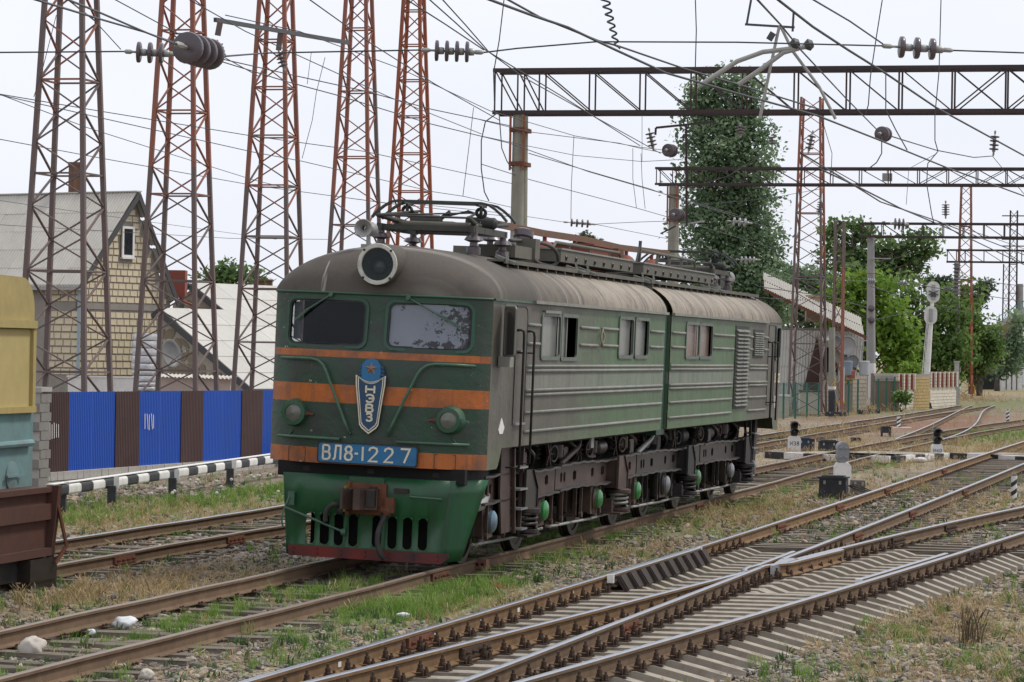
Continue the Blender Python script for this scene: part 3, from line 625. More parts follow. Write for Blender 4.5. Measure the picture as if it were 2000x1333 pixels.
g2 = t.math('MULTIPLY', t.math('SUBTRACT', sy, 20.6), .5); gf = t.math('MAXIMUM', g1, t.math('MULTIPLY', t.math('ADD', g2, t.math('MULTIPLY', n1, .6)), .8), True)
c = t.mix(t.math('MULTIPLY', t.ramp(gf, [(.25, 0.), (.85, 1.)]), .92), green, grime)
bnd = t.math('MULTIPLY', t.math('GREATER_THAN', sz, 2.445), t.math('LESS_THAN', sz, 2.65)); bnd = t.math('MULTIPLY', bnd, t.math('GREATER_THAN', sy, 2.0)); bnd = t.math('MULTIPLY', bnd, t.math('LESS_THAN', sy, 23.7))
c = t.mix(t.math('MULTIPLY', bnd, .6), c, (0.21, 0.225, 0.195)); 
c = t.mix(t.math('MULTIPLY', t.ramp(n3, [(.48, 0.), (.66, 1.)]), .55), c, (0.06, 0.053, 0.047)); n5 = t.noise(1.0, 4, .7, t.coord((1, 3.1, .3))); c = t.mix(t.math('MULTIPLY', t.ramp(n5, [(.6, 0.), (.7, 1.)]), .35), c, (0.19, 0.185, 0.165)); n6 = t.noise(6, 5, .8); c = t.mix(t.ramp(n6, [(.71, 0.), (.73, 1.)]), c, (0.10, 0.06, 0.045))
low = t.math('MULTIPLY', t.math('SUBTRACT', 1.85, sz), 3.0, True); c = t.mix(t.math('MULTIPLY', low, .35), c, (0.12, 0.16, 0.075))
t.bump(t.math('ADD', n1, t.math('MULTIPLY', t.noise(3.5, 3), .5)), .6, .035); M['side'] = t.done(c, t.math('ADD', t.math('MULTIPLY', n1, .3), .35), 0, .35)
t = NT('dusty curved roof'); sx, sy, sz = t.sep(); n1 = t.noise(.8, 6, .65); n2 = t.noise(20, 5, .75); n3 = t.noise(1.0, 6, .8, t.coord((.4, 5.5, .4))); n4 = t.noise(1.0, 3, .6, t.coord((.1, 2.2, .1)))
d = t.mix(n2, (0.062, 0.053, 0.044), (0.098, 0.084, 0.07)); l_ = t.mix(n2, (0.24, 0.205, 0.165), (0.32, 0.28, 0.23))
f = t.math('ADD', t.math('MULTIPLY', t.math('SUBTRACT', sy, 2.0), .13), t.math('SUBTRACT', t.math('MULTIPLY', n1, .8), .4)); f = t.math('MINIMUM', f, t.math('MULTIPLY', t.math('SUBTRACT', 26.0, sy), .22))
c = t.mix(t.ramp(f, [(.05, 0.), (.75, 1.)]), d, l_); c = t.mix(t.math('MULTIPLY', t.math('MULTIPLY', t.ramp(n3, [(.50, 0.), (.60, 1.)]), t.math('MULTIPLY', t.math('SUBTRACT', sy, 1.0), .8, True)), .75), c, (0.055, 0.052, 0.05)); c = t.mix(t.math('MULTIPLY', t.ramp(n4, [(.6, 0.), (.72, 1.)]), .45), c, (0.45, 0.42, 0.37))
bl = t.noise(2.3, 6, .75); c = t.mix(t.math('MULTIPLY', t.ramp(bl, [(.5, 0.), (.66, 1.)]), .5), c, (0.045, 0.043, 0.042)); dr_ = t.noise(1.0, 3, .6, t.coord((7, 1, .35))); dm = t.math('MULTIPLY', t.ramp(dr_, [(.68, 0.), (.72, 1.)]), t.math('LESS_THAN', sy, .25)); c = t.mix(t.math('MULTIPLY', dm, .5), c, (0.42, 0.42, 0.4)); t.bump(n1, .3, .04); M['roof'] = t.done(c, .75, 0, .3)
M['gap_green'] = paint('dark green gangway', (0.012, 0.05, 0.036), (0.02, 0.03, 0.028), .4, .5, 2)
M['green'] = paint('green enamel', (0.022, 0.085, 0.045), (0.05, 0.055, 0.05), .4, .45, 4, spec=.45)
M['cow'] = paint('green plough paint', (0.010, 0.088, 0.03), (0.024, 0.04, 0.028), .65, .38, 1.8, streak=.5, spec=.5, bump=.3, chips=((.07, .06, .045), .685))
M['cow_red'] = paint('red buffer stripe', (0.17, 0.025, 0.02), (0.022, 0.022, 0.03), 1.0, .45, 2.2)
M['rail_green'] = paint('pale green handrail', (0.065, 0.135, 0.09), (0.045, 0.06, 0.052), .4, .45, 8)
M['rib'] = paint('grey green moulding', (0.20, 0.205, 0.178), (0.10, 0.092, 0.084), .55, .45, 2.5)
M['frame_green'] = paint('window surround', (0.10, 0.13, 0.105), (0.09, 0.08, 0.07), .5, .5, 4)
M['seal'] = paint('black window rubber', (0.02, 0.022, 0.022), (0.09, 0.085, 0.08), .4, .6, 6)
M['blue_enamel'] = paint('blue enamel plate', (0.012, 0.14, 0.32), (0.02, 0.06, 0.13), .5, .4, 5, spec=.5)
M['navy'] = paint('navy emblem', (0.010, 0.06, 0.14), (0.02, 0.03, 0.06), .4, .4, 5, spec=.5)
M['cream'] = paint('cream lettering', (0.72, 0.66, 0.52), (0.35, 0.3, 0.24), .35, .6, 10)
M['bronze'] = paint('bronze star', (0.30, 0.16, 0.09), (0.12, 0.07, 0.05), .5, .5, 8)
M['wire_green'] = paint('green bracket', (0.03, 0.09, 0.06), (0.04, 0.05, 0.045), .4, .5, 8)
def glass(name, tint, alpha, rough=.05):
    t = NT(name); gl = t.n('BsdfGlossy'); gl.inputs['Roughness'].default_value = rough; gl.inputs['Color'].default_value = (.42, .45, .5, 1)
    tr = t.n('BsdfTransparent'); tr.inputs[0].default_value = (*tint, 1); df = t.n('BsdfDiffuse'); df.inputs[0].default_value = (0.09, 0.095, 0.10, 1)
    n = t.noise(5, 5, .7); m0 = t.n('MixShader'); t.l(t.math('MULTIPLY', t.ramp(n, [(.35, 0.), (.8, 1.)]), alpha), m0.inputs[0]); t.l(tr.outputs[0], m0.inputs[1]); t.l(df.outputs[0], m0.inputs[2])
    fr = t.n('Fresnel'); fr.inputs[0].default_value = 1.5; m1 = t.n('MixShader'); t.l(fr.outputs[0], m1.inputs[0]); t.l(m0.outputs[0], m1.inputs[1]); t.l(gl.outputs[0], m1.inputs[2]); t.l(m1.outputs[0], t.t.nodes['Material Output'].inputs[0]); return t.m
M['glass'] = glass('cab window glass', (.5, .55, .57), .06)
t = NT('peeling windscreen film with painted sky reflection'); n = t.noise(7, 5, .8); n2 = t.noise(2.5, 3); sx, sy, sz = t.sep()  # grey-blue base paints the sky reflection; black flakes are the peeling film
low = t.math('ABSOLUTE', t.math('SUBTRACT', sz, 3.02)); edge = t.ramp(low, [(.0, .12), (.07, 0.)]); rt = t.math('MULTIPLY', t.math('SUBTRACT', sx, .55), .25, True)
c = t.mix(t.ramp(t.math('ADD', t.math('ADD', n, edge), rt), [(.63, 0.), (.65, 1.)]), t.mix(n2, (.15, .17, .21), (.21, .23, .27)), (.03, .03, .035)); M['film'] = t.done(c, .22, 0, .35)
t = NT('dusty side pane with painted reflection'); n = t.noise(4, 5, .7); c = t.mix(n, (.11, .12, .115), (.21, .215, .205)); M['pane'] = t.done(c, .25, 0, .4)  # mottled grey paints dust together with a hazy reflection
t = NT('grey pane with painted red reflection'); n = t.noise(6, 5, .7, t.coord((1, 3, .6))); c = t.mix(t.ramp(n, [(.4, 0.), (.6, 1.)]), (.15, .14, .13), (.15, .055, .042)); M['pane_red'] = t.done(c, .25, 0, .4)  # red patches paint orange reflections into the pane colour
M['dark'] = paint('unlit interior', (0.012, 0.012, 0.013), (0.02, 0.018, 0.016), .4, .9)  # near-black colour paints shade inside openings and under the body
M['lens'] = paint('headlight glass', (0.10, 0.12, 0.11), (0.05, 0.06, 0.055), .5, .12, 6, spec=.8)
M['refl'] = paint('dull reflector', (0.17, 0.175, 0.155), (0.08, 0.08, 0.065), .5, .22, 14, metal=.3)

# ---- body shells
def gridlines(lo, hi, step, marks):
    L = sorted(set([round(lo, 4), round(hi, 4)] + [round(m, 4) for m in marks if lo <= m <= hi])); out = [L[0]]
    for a, b in zip(L, L[1:]):
        n = max(1, int(round((b - a) / step)))
        out += [a + (b - a) * k / n for k in range(1, n + 1)]
    return out
WIN = (0.115, 1.31, 2.92, 3.60)          # windscreens: inner, outer, bottom, top
def face_shell(flip):
    m = MB(); Y = (lambda y: LEN - LUJ - y) if flip else (lambda y: y)
    vl = gridlines(-HW, HW, .09, [-1.28, -.145, .145, 1.28, -HW + .02, HW - .02, HW - .06, -HW + .06]); wl = gridlines(1.375, ZG, .15, [2.955, 3.565])
    vs = [(v, Y(bow(v, w)), w) for w in wl for v in vl]; n = len(vl); fs = []
    for i in range(len(wl) - 1):
        for j in range(n - 1):
            cv, cw = abs(vl[j] + vl[j + 1]) / 2, (wl[i] + wl[i + 1]) / 2
            if .145 < cv < 1.28 and 2.955 < cw < 3.565: continue
            q = (i * n + j, i * n + j + 1, (i + 1) * n + j + 1, (i + 1) * n + j); fs.append(q[::-1] if flip else q)
    m.add(vs, fs); return m
def side_shell(y0, y1, holes, sgn, front_y, direction):
    """side wall with openings, lower apron near the cab end"""
    m = MB(); marks = [k for h in holes for k in h[:2]]; ul = gridlines(y0, y1, .8, marks + [front_y + direction * q for q in (.55, .62, .68, .74, .80)]); wl = gridlines(1.65, ZG, .5, [k for h in holes for k in h[2:4]])
    idx = {}; 
    def vid(u, w):
        k = (round(u, 4), round(w, 4))
        if k not in idx: idx[k] = len(m.v); m.v.append((sgn * HW, u, w))
        return idx[k]
    for a, b in zip(ul, ul[1:]):
        for c, d in zip(wl, wl[1:]):
            cu, cw = (a + b) / 2, (c + d) / 2
            if any(h[0] < cu < h[1] and h[2] < cw < h[3] for h in holes): continue
            m.f.append((vid(a, c), vid(b, c), vid(b, d), vid(a, d))[::sgn]); m.m.append(0)
        ap = lambda u: np.interp(abs(u - front_y), [0, .55, .62, .68, .74, .80], [1.375, 1.375, 1.41, 1.48, 1.56, 1.65])
        za, zb = ap(a), ap(b)
        if za < 1.649 or zb < 1.649: m.f.append((vid(a, za), vid(b, zb), vid(b, 1.65), vid(a, 1.65))[::sgn]); m.m.append(0)
    return m
def roof_shell(y_end, flip):
    m = MB(); nphi, ns = 28, 8; Y = (lambda y: LEN - LUJ - y) if flip else (lambda y: y); rows = []
    for s in range(ns + 1):
        a = s / ns * PI / 2; row = []
        for k in range(nphi + 1):
            ph = PI * k / nphi; v = HW * math.cos(ph); sp_ = max(0, math.sin(ph)); D = .95 * sp_ ** .8
            row.append((v * (1.012), Y(bow(v, ZG) - .012 * (s == 0) + D * (1 - math.cos(a))), ZG + ZR * sp_ * math.sin(a)))
        rows.append(row)
    L = np.linspace(1.3, y_end, 16)
    for u in L: rows.append([(HW * 1.012 * math.cos(PI * k / nphi), Y(u), ZG + ZR * max(0, math.sin(PI * k / nphi))) for k in range(nphi + 1)])
    vs = [p for r in rows for p in r]; n = nphi + 1
    fs = [((i * n + k, i * n + k + 1, (i + 1) * n + k + 1, (i + 1) * n + k)[::1 if flip else -1]) for i in range(len(rows) - 1) for k in range(nphi)]
    m.add(vs, fs); return m
secA = dict(y0=0.0, y1=12.40); secB = dict(y0=LUJ, y1=LEN)
holesA = [(.66, 1.24, 2.91, 3.58), (2.88, 4.07, 2.89, 3.50), (4.20, 5.26, 2.88, 3.50), (8.40, 9.55, 2.92, 3.53), (9.73, 10.88, 2.92, 3.53)]
holesB = [(14.41, 15.70, 2.92, 3.52), (15.78, 17.05, 2.92, 3.52), (24.80, 25.36, 2.91, 3.58)]
bodyA = face_shell(False).build('body_section', M['face'], loco, smooth=True, label='front body section, grimy green with orange bands on its flat nose')
bodyB = MB().build('body_section', M['side'], loco, label='rear body section, faded green, with louvres')
bodyB.location = (0, 0, 0)
# the rear section is turned slightly on the curve: pivot at the gangway
pivB = Matrix.Translation((0, LUJ, 0)) @ Matrix.Rotation(-LD, 4, 'Z') @ Matrix.Translation((0, -LUJ, 0))
rf = face_shell(True); rf.v = [(x, y + LUJ, z) for x, y, z in rf.v]; 
mB = side_shell(LUJ, LEN, holesB, 1, LEN, -1); mB2 = side_shell(LUJ, LEN, [], -1, LEN, -1); mB.add(mB2.v, mB2.f); mB.add(rf.v, rf.f)
mB.box((0, LUJ + .02, 2.65), (3.0, .04, 2.0))
bodyB.data = mB.mesh('body_section', smooth=.5); bodyB.data.materials.append(M['side']); bodyB.matrix_local = pivB
mA = side_shell(0, 12.40, holesA, 1, 0, 1); mA.build('side_wall', M['side'], bodyA, smooth=.5)
mA = side_shell(0, 12.40, [(.66, 1.24, 2.91, 3.58)], -1, 0, 1); mA.box((0, 12.38, 2.65), (3.0, .04, 2.0)); mA.build('side_wall', M['side'], bodyA, smooth=.5)
roofA = roof_shell(12.42, False).build('roof', M['roof'], loco, smooth=True, label='dusty brown curved roof of the front section')
rb = roof_shell(LEN - LUJ - 0.0, True); rb.v = [(x, y + LUJ, z) for x, y, z in rb.v]; rb.box((0, LUJ + .01, 3.95), (2.3, .02, .5))
roofB = rb.build('roof', M['roof'], loco, smooth=.9, label='dusty roof of the rear section'); roofB.matrix_local = pivB
m = MB(); m.prism([(-1.45, 1.55), (1.45, 1.55)] + [(1.45 * math.cos(a), 3.67 + .63 * math.sin(a)) for a in np.linspace(0, PI, 19)], .75, frame4((0, 12.33, 0), (1, 0, 0), (0, 0, 1), (0, 1, 0))); m.build('gangway', M['gap_green'], loco, fix=True)
# gutter strips
for par, a, b, mt in ((roofA, 2.25, 12.42, 'roof_iron'), (roofB, LUJ - .02, 23.5, 'roof_iron')):
    m = MB(); m.bar((HW + .035, a, ZG + .0), (HW + .035, b, ZG + .0), .06, .045); m.build('gutter', M['rib'], par)
for s in (1, -1):
    pts = [fp(HW * math.sin(a), ZG - .012, .014) for a in np.linspace(-PI / 2, PI / 2, 25)]
    if s == 1: MB().tube(pts, .018, 6).build('gutter_bead', M['green'], bodyA, smooth=True)
m = MB(); m.bar((HW + .012, 0.02, ZG - .01), (HW + .012, 2.3, ZG - .01), .03, .03); m.build('gutter_bead', M['green'], bodyA)
# cab interior
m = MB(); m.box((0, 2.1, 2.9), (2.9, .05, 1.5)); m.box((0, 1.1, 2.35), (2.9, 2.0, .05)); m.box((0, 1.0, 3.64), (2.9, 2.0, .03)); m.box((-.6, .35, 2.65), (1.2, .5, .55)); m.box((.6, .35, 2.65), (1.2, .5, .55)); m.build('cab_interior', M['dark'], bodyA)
m = MB(); m.box((-.35, 1.6, 3.0), (.5, .1, .5)); m.build('cab_cabinet', paint('cab cabinet blue', (.03, .08, .14)), bodyA)
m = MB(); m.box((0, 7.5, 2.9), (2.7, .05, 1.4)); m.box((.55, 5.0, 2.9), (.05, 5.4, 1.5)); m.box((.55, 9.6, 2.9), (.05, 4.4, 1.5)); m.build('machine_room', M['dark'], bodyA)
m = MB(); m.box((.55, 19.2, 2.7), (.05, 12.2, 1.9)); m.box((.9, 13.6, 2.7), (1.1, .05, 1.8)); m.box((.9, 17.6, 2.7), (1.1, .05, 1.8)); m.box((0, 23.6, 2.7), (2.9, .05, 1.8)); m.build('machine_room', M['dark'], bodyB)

# ---- windscreens
def on_face(poly, off): return [fp(v, w, off) for v, w in poly]
def face_ring(outer, inner, o0, o1, name, mat, par):
    m = MB(); n = len(outer); A, B, Cc, D = on_face(outer, o0), on_face(outer, o1), on_face(inner, o1 * .9), on_face(inner, o0 - .06); vs = A + B + Cc + D; fs = []
    for i in range(n):
        j = (i + 1) % n
        for k in range(3): fs.append((k * n + j, k * n + i, (k + 1) * n + i, (k + 1) * n + j))
    m.add(vs, fs); return m.build(name, mat, par, smooth=.6, fix=True)
for s in (-1, 1):
    cx, cy = s * (WIN[0] + WIN[1]) / 2, (WIN[2] + WIN[3]) / 2; w_, h_ = WIN[1] - WIN[0], WIN[3] - WIN[2]
    fo = face_ring(rrect(w_, h_, .13, 6, cx, cy), rrect(w_ - .075, h_ - .075, .105, 6, cx, cy), -.01, .022, 'windscreen_frame', M['wire_green'], bodyA)
    face_ring(rrect(w_ - .072, h_ - .072, .105, 6, cx, cy), rrect(w_ - .125, h_ - .125, .08, 6, cx, cy), -.01, .012, 'windscreen_seal', M['seal'], bodyA)
    m = MB(); N = 9; vs = []
    for j in range(7):
        for i in range(N): vs.append(fp(cx - (w_ - .1) / 2 + (w_ - .1) * i / (N - 1), cy - (h_ - .1) / 2 + (h_ - .1) * j / 6, -.02))
    m.add(vs, [(j * N + i, j * N + i + 1, (j + 1) * N + i + 1, (j + 1) * N + i) for j in range(6) for i in range(N - 1)]); m.build('windscreen_pane', M['glass'] if s < 0 else M['film'], bodyA, smooth=True)
    # wiper
    a = fp(s * .42 if s > 0 else -.66, 3.63, .03); b = fp(.88 if s > 0 else -1.02, 3.40, .045); e = fp(1.13 if s > 0 else -1.18, 3.27, .03)
    m = MB(); m.tube([a, b], .011, 6); m.bar(b + (a - b) * .12, e, .012, .03); m.lathe([(.03, 0), (.03, .05)], a + Vector((0, .02, 0)), (0, -1, 0), 8); m.build('wiper', M['rail_green'], bodyA)
# white panel imitating daylight from the far side window, seen through the left screen
m = MB(); m.box((-1.2, -.02, 3.27), (.1, .02, .5)); m.build('painted_daylight_panel', M['white'], bodyA)

# ---- headlight on the roof front
hl = MB(); yo = -.40
hl.lathe([(.285, .75), (.285, .02), (.275, 0.0), (.222, -.005), (.218, .03)], (0, yo, 4.06), (0, 1, 0), 32, caps=False); hl = hl.build('headlight', M['roof'], loco, smooth=.6, fix=True)
m = MB(); m.lathe([(.278, -.012), (.272, -.03), (.225, -.03), (.219, .0)], (0, yo, 4.06), (0, 1, 0), 32, caps=False); m.build('rim', paint('peeling white rim', (.55, .54, .49), (.12, .12, .11), .7, .7, 7), hl, smooth=.6, fix=True)
m = MB(); m.lathe([(.22, .01), (.0005, .012)], (0, yo, 4.06), (0, 1, 0), 32, caps=False); m.build('lens', M['glass'], hl, smooth=True)
m = MB(); m.lathe([(.219, .02), (.19, .12), (.12, .2), (.0005, .23)], (0, yo, 4.06), (0, 1, 0), 24, caps=False); m.build('reflector', paint('aged reflector', (.17, .20, .165), (.07, .09, .07), .5, .25, 5, metal=.5), hl, smooth=True)
m = MB(); m.lathe([(.09, 0), (.085, -.02), (.0005, -.03)], (.0, yo + .1, 4.03), (0, 1, 0), 16); m.build('bulb', M['refl'], hl, smooth=True)
for k in range(4):
    a = PI / 4 + k * PI / 2; m = MB(); m.lathe([(.018, -.035), (.018, -.01)], (.262 * math.cos(a), yo, 4.06 + .262 * math.sin(a)), (0, 1, 0), 6); m.build('screw', M['black'], hl)
# ---- lower marker lamps
for s in (-1, 1):
    p = fp(s * 1.075, 2.03); o = MB(); o.lathe([(.195, .06), (.19, -.02), (.175, -.07), (.165, -.13), (.115, -.135), (.112, -.10)], p, (0, 1, 0), 28, caps=False); o = o.build('marker_lamp', M['green'], loco, smooth=.7, fix=True)
    m = MB(); m.lathe([(.113, -.118), (.07, -.128), (.0005, -.133)], p, (0, 1, 0), 24, caps=False); m.build('lens', M['refl'], o, smooth=True)
    for q in (-1, 1): m = MB(); m.box(p + Vector((q * .185, -.08, 0)), (.05, .05, .05)); m.bar(p + Vector((q * .2, -.09, 0)), p + Vector((q * .28, -.1, -.01)), .03, .025); m.build('latch', M['rust'] if q * s < 0 else M['rail_green'], o)
# ---- front handrails
for s in (-1, 1):
    pr = [(1.345, 2.76), (1.1, 2.765), (.86, 2.765), (.76, 2.745), (.68, 2.69), (.63, 2.61), (.59, 2.52), (.45, 2.21), (.33, 1.94), (.265, 1.80)]
    m = MB(); m.tube([fp(s * a, b, .075) for a, b in pr], .02, 8); m.tube([fp(s * 1.34, 2.76, .0), fp(s * 1.34, 2.76, .075)], .014, 6); m.tube([fp(s * .86, 2.76, .0), fp(s * .86, 2.76, .075)], .014, 6); m.tube([fp(s * .262, 1.79, -.0), fp(s * .265, 1.80, .075)], .02, 6); m.build('handrail', M['rail_green'], bodyA, smooth=True)
    m = MB(); m.tube([fp(s * 1.33, 1.71, .07), fp(s * 1.0, 1.712, .07), fp(s * .39, 1.71, .07)], .02, 8)
    for q in (1.3, .86, .41): m.tube([fp(s * q, 1.71, 0), fp(s * q, 1.71, .07)], .014, 6)
    m.bar(fp(s * 1.18, 1.71, .03), fp(s * 1.10, 1.80, .0), .016); m.build('handrail', M['rail_green'], bodyA, smooth=True)
    a, b = (1.17, .90); o = rrect(.27, .19, .004, 1, s * 1.03, 1.475); face_ring(o, rrect(.258, .178, .004, 1, s * 1.03, 1.475), -.002, .004, 'hatch_seam', M['seal'], bodyA)

# ---- lettering: strokes as flat raised ribbons
GL = {'В': [[(0, 0), (0, 1)], [(0, 1), (.38, 1), (.52, .93), (.56, .77), (.52, .61), (.38, .53), (0, .53)], [(.38, .53), (.56, .45), (.62, .27), (.56, .08), (.40, 0), (0, 0)]],
      'Л': [[(0, 0), (.1, .04), (.16, .16), (.22, 1), (.6, 1), (.6, 0)]],
      '8': [[(.3, .54), (.1, .62), (.04, .78), (.12, .94), (.3, 1), (.48, .94), (.56, .78), (.5, .62), (.3, .54), (.06, .44), (0, .25), (.08, .06), (.3, 0), (.52, .06), (.6, .25), (.54, .44), (.3, .54)]],
      '-': [[(0, .5), (.32, .5)]], '1': [[(.1, 0), (.1, 1)]], 'I': [[(0, 0), (0, 1)]],
      '2': [[(.02, .74), (.08, .92), (.28, 1), (.5, .93), (.56, .74), (.48, .55), (.02, 0), (.6, 0)]], '7': [[(0, 1), (.6, 1), (.24, 0)]],
      'Н': [[(0, 0), (0, 1)], [(.6, 0), (.6, 1)], [(0, .5), (.6, .5)]], 'Э': [[(0, .8), (.12, .97), (.35, 1), (.56, .85), (.62, .5), (.56, .15), (.35, 0), (.12, .03), (0, .2)], [(.2, .5), (.62, .5)]],
      'З': [[(0, .82), (.12, .97), (.35, 1), (.54, .9), (.56, .7), (.42, .55), (.22, .53), (.45, .5), (.6, .35), (.58, .12), (.38, 0), (.12, .03), (0, .18)]],
      'М': [[(0, 0), (0, 1), (.35, .35), (.7, 1), (.7, 0)]], '3': [[(0, .85), (.15, 1), (.42, 1), (.56, .82), (.48, .6), (.25, .54), (.5, .48), (.6, .28), (.48, .05), (.2, 0), (0, .12)]],
      '4': [[(.45, 0), (.45, 1), (0, .3), (.62, .3)]], '0': [[(.3, 0), (.08, .12), (0, .5), (.08, .88), (.3, 1), (.52, .88), (.6, .5), (.52, .12), (.3, 0)]], '6': [[(.5, .95), (.2, .85), (.02, .5), (.04, .15), (.3, 0), (.56, .15), (.56, .42), (.3, .56), (.04, .4)]], 'Б': [[(.55, 1), (0, 1), (0, 0), (.4, 0), (.58, .12), (.58, .42), (.4, .55), (0, .55)]]}
def glyph(ch, x, y, w, h, th, place, depth=.006):
    """ribbon strokes of one character; place maps (x, y, offset) to 3-D"""
    m = MB()
    for st in GL[ch]:
        P = [(x + a * w / .6, y + b * h) for a, b in st]; n = len(P); L = []; R = []
        for i, (px, py) in enumerate(P):
            d0 = (P[i][0] - P[i - 1][0], P[i][1] - P[i - 1][1]) if i else None; d1 = (P[i + 1][0] - P[i][0], P[i + 1][1] - P[i][1]) if i < n - 1 else None
            ds = [(q[0] / max(1e-6, math.hypot(*q)), q[1] / max(1e-6, math.hypot(*q))) for q in (d0, d1) if q]; tx, ty = sum(q[0] for q in ds), sum(q[1] for q in ds); l = max(1e-6, math.hypot(tx, ty)); tx, ty = tx / l, ty / l
            k = th / 2 / max(.55, (tx * ds[0][0] + ty * ds[0][1])); L.append((px - ty * k, py + tx * k)); R.append((px + ty * k, py - tx * k))
        vs = [place(a, b, depth) for a, b in L] + [place(a, b, depth) for a, b in R] + [place(a, b, 0) for a, b in L] + [place(a, b, 0) for a, b in R]; fs = []
        for i in range(n - 1): fs += [(i, i + 1, n + i + 1, n + i), (i + 1, i, 2 * n + i, 2 * n + i + 1), (n + i, n + i + 1, 3 * n + i + 1, 3 * n + i)]
        fs += [(0, n, 3 * n, 2 * n), (n - 1, 3 * n - 1, 4 * n - 1, 2 * n - 1)]; m.add(vs, fs)
    return m
plY = -.475
m = MB(); m.prism(rrect(1.37, .262, .035, 4, 0, 1.526), .025, frame4((0, plY, 0), (1, 0, 0), (0, 0, 1), (0, -1, 0))); plate = m.build('number_plate', M['blue_enamel'], loco, fix=True, label='blue number plate with cream figures')
m = MB(); m.ring(rrect(1.39, .282, .04, 4, 0, 1.526), rrect(1.36, .252, .034, 4, 0, 1.526), .032, frame4((0, plY, 0), (1, 0, 0), (0, 0, 1), (0, -1, 0))); m.build('rim', M['seal'], plate, fix=True)
pl = lambda a, b, o: Vector((a, plY - .025 - o, b))
xs_ = [('В', -.615, .095), ('Л', -.475, .105), ('8', -.31, .10), ('-', -.175, .09), ('1', -.08, .10), ('2', .02, .125), ('2', .235, .125), ('7', .46, .125)]
for ch, x, w in xs_: glyph(ch, x, 1.435, w, .185, .026, pl).build('figure', M['cream'], plate, fix=True)
# emblem: shield with letters, star in a rounded head with side fins
eY = -.46; E4 = frame4((0, eY, 0), (1, 0, 0), (0, 0, 1), (0, -1, 0))
shield = [(-.205, 2.575), (-.16, 2.55), (-.11, 2.515), (-.05, 2.495), (0, 2.49), (.05, 2.495), (.11, 2.515), (.16, 2.55), (.205, 2.575), (.20, 2.45), (.165, 2.2), (.13, 1.92), (.10, 1.875), (0, 1.80), (-.10, 1.875), (-.13, 1.92), (-.165, 2.2), (-.20, 2.45)]
m = MB(); m.prism(shield, .03, E4); emb = m.build('emblem', M['navy'], loco, fix=True, label='blue works emblem with star, shield and vertical lettering')
def inset(poly, k, cx=0, cy=2.24): return [(cx + (x - cx) * (1 - k), cy + (y - cy) * (1 - k * .55)) for x, y in poly]
E5 = frame4((0, eY - .03, 0), (1, 0, 0), (0, 0, 1), (0, -1, 0))
m = MB(); m.ring(inset(shield, -.02), inset(shield, .07), .008, E5); m.build('shield_border', M['cream'], emb, fix=True)
m = MB(); m.ring(inset(shield, .14), inset(shield, .20), .008, E5); m.build('shield_border', M['cream'], emb, fix=True)
el = lambda a, b, o: Vector((a, eY - .031 - o, b))
for ch, y, w in (('Н', 2.34, .115), ('Э', 2.22, .10), ('В', 2.09, .09), ('З', 1.97, .075)): glyph(ch, -w / 2, y, w, .10, .024, el).build('letter', M['cream'], emb, fix=True)
m = MB(); m.prism([(-.12, 2.5), (.12, 2.5), (.135, 2.62), (.125, 2.72), (.07, 2.785), (0, 2.80), (-.07, 2.785), (-.125, 2.72), (-.135, 2.62)], .035, E4); m.build('emblem_head', M['blue_enamel'], emb, fix=True)
m = MB()
for k in range(4): m.prism([(.125, 2.72 - k * .05), (.165 + k * .012, 2.70 - k * .05), (.175 + k * .012, 2.66 - k * .05), (.13, 2.68 - k * .05)], .03, E4); m.prism([(-.125, 2.72 - k * .05), (-.13, 2.68 - k * .05), (-.165 - k * .01, 2.66 - k * .05), (-.155 - k * .01, 2.69 - k * .05)], .03, E4)
m.build('emblem_fins', M['navy'], emb, fix=True)
m = MB(); st = [((.095 if k % 2 == 0 else .037) * math.sin(k * PI / 5), 2.665 + (.095 if k % 2 == 0 else .037) * math.cos(k * PI / 5)) for k in range(10)]
vs = [Vector((a, eY - .035, b)) for a, b in st] + [Vector((0, eY - .065, 2.665))]; m.add(vs, [((k + 1) % 10, k, 10) for k in range(10)]); m.build('star', M['bronze'], emb)

# ---- plough / buffer plate
cy = -.37; cow = MB(); CT, CB = 1.225, .13
slots = [-.79, -.59, -.392, -.19, .137, .351, .561, .773]
vlines = sorted(set([-1.2, 1.12] + [s + d for s in slots for d in (-.064, .064)] + [-.30, .25])); wl = [CB, .265, .28, .71, 1.0, CT]
n = len(vlines)
wmul = lambda v, w: v * (1 - .075 * (CT - w) / (CT - CB)) if abs(v) > .9 else v
def is_slot(a, b, c, d): return any(s - .065 < (a + b) / 2 < s + .065 for s in slots) and .28 < (c + d) / 2 < .71
bm_v = []; bm_f = []
for w in wl:
    for v in vlines: bm_v.append((wmul(v, w), cy, w))
for i in range(len(wl) - 1):
    for j in range(n - 1):
        if is_slot(vlines[j], vlines[j + 1], wl[i], wl[i + 1]): continue
        bm_f.append((i * n + j, i * n + j + 1, (i + 1) * n + j + 1, (i + 1) * n + j))
cow.add(bm_v, bm_f)
# rounded slot ends
for s in slots:
    for zc, sg in ((.28 + .064, -1), (.71 - .064, 1)):
        pts = [(s + .064 * math.cos(a), zc + sg * .064 * math.sin(a)) for a in np.linspace(0, PI, 9)]
        ze = zc + sg * .064; k0 = len(cow.v)
        for side in (0, 1):
            half = pts[:5] if side == 0 else pts[4:]; corner = (s + (.064 if side == 0 else -.064), ze)
            vs = [(corner[0], cy, corner[1])] + [(a, cy, b) for a, b in half]; cow.add(vs, [tuple(range(len(vs)))])
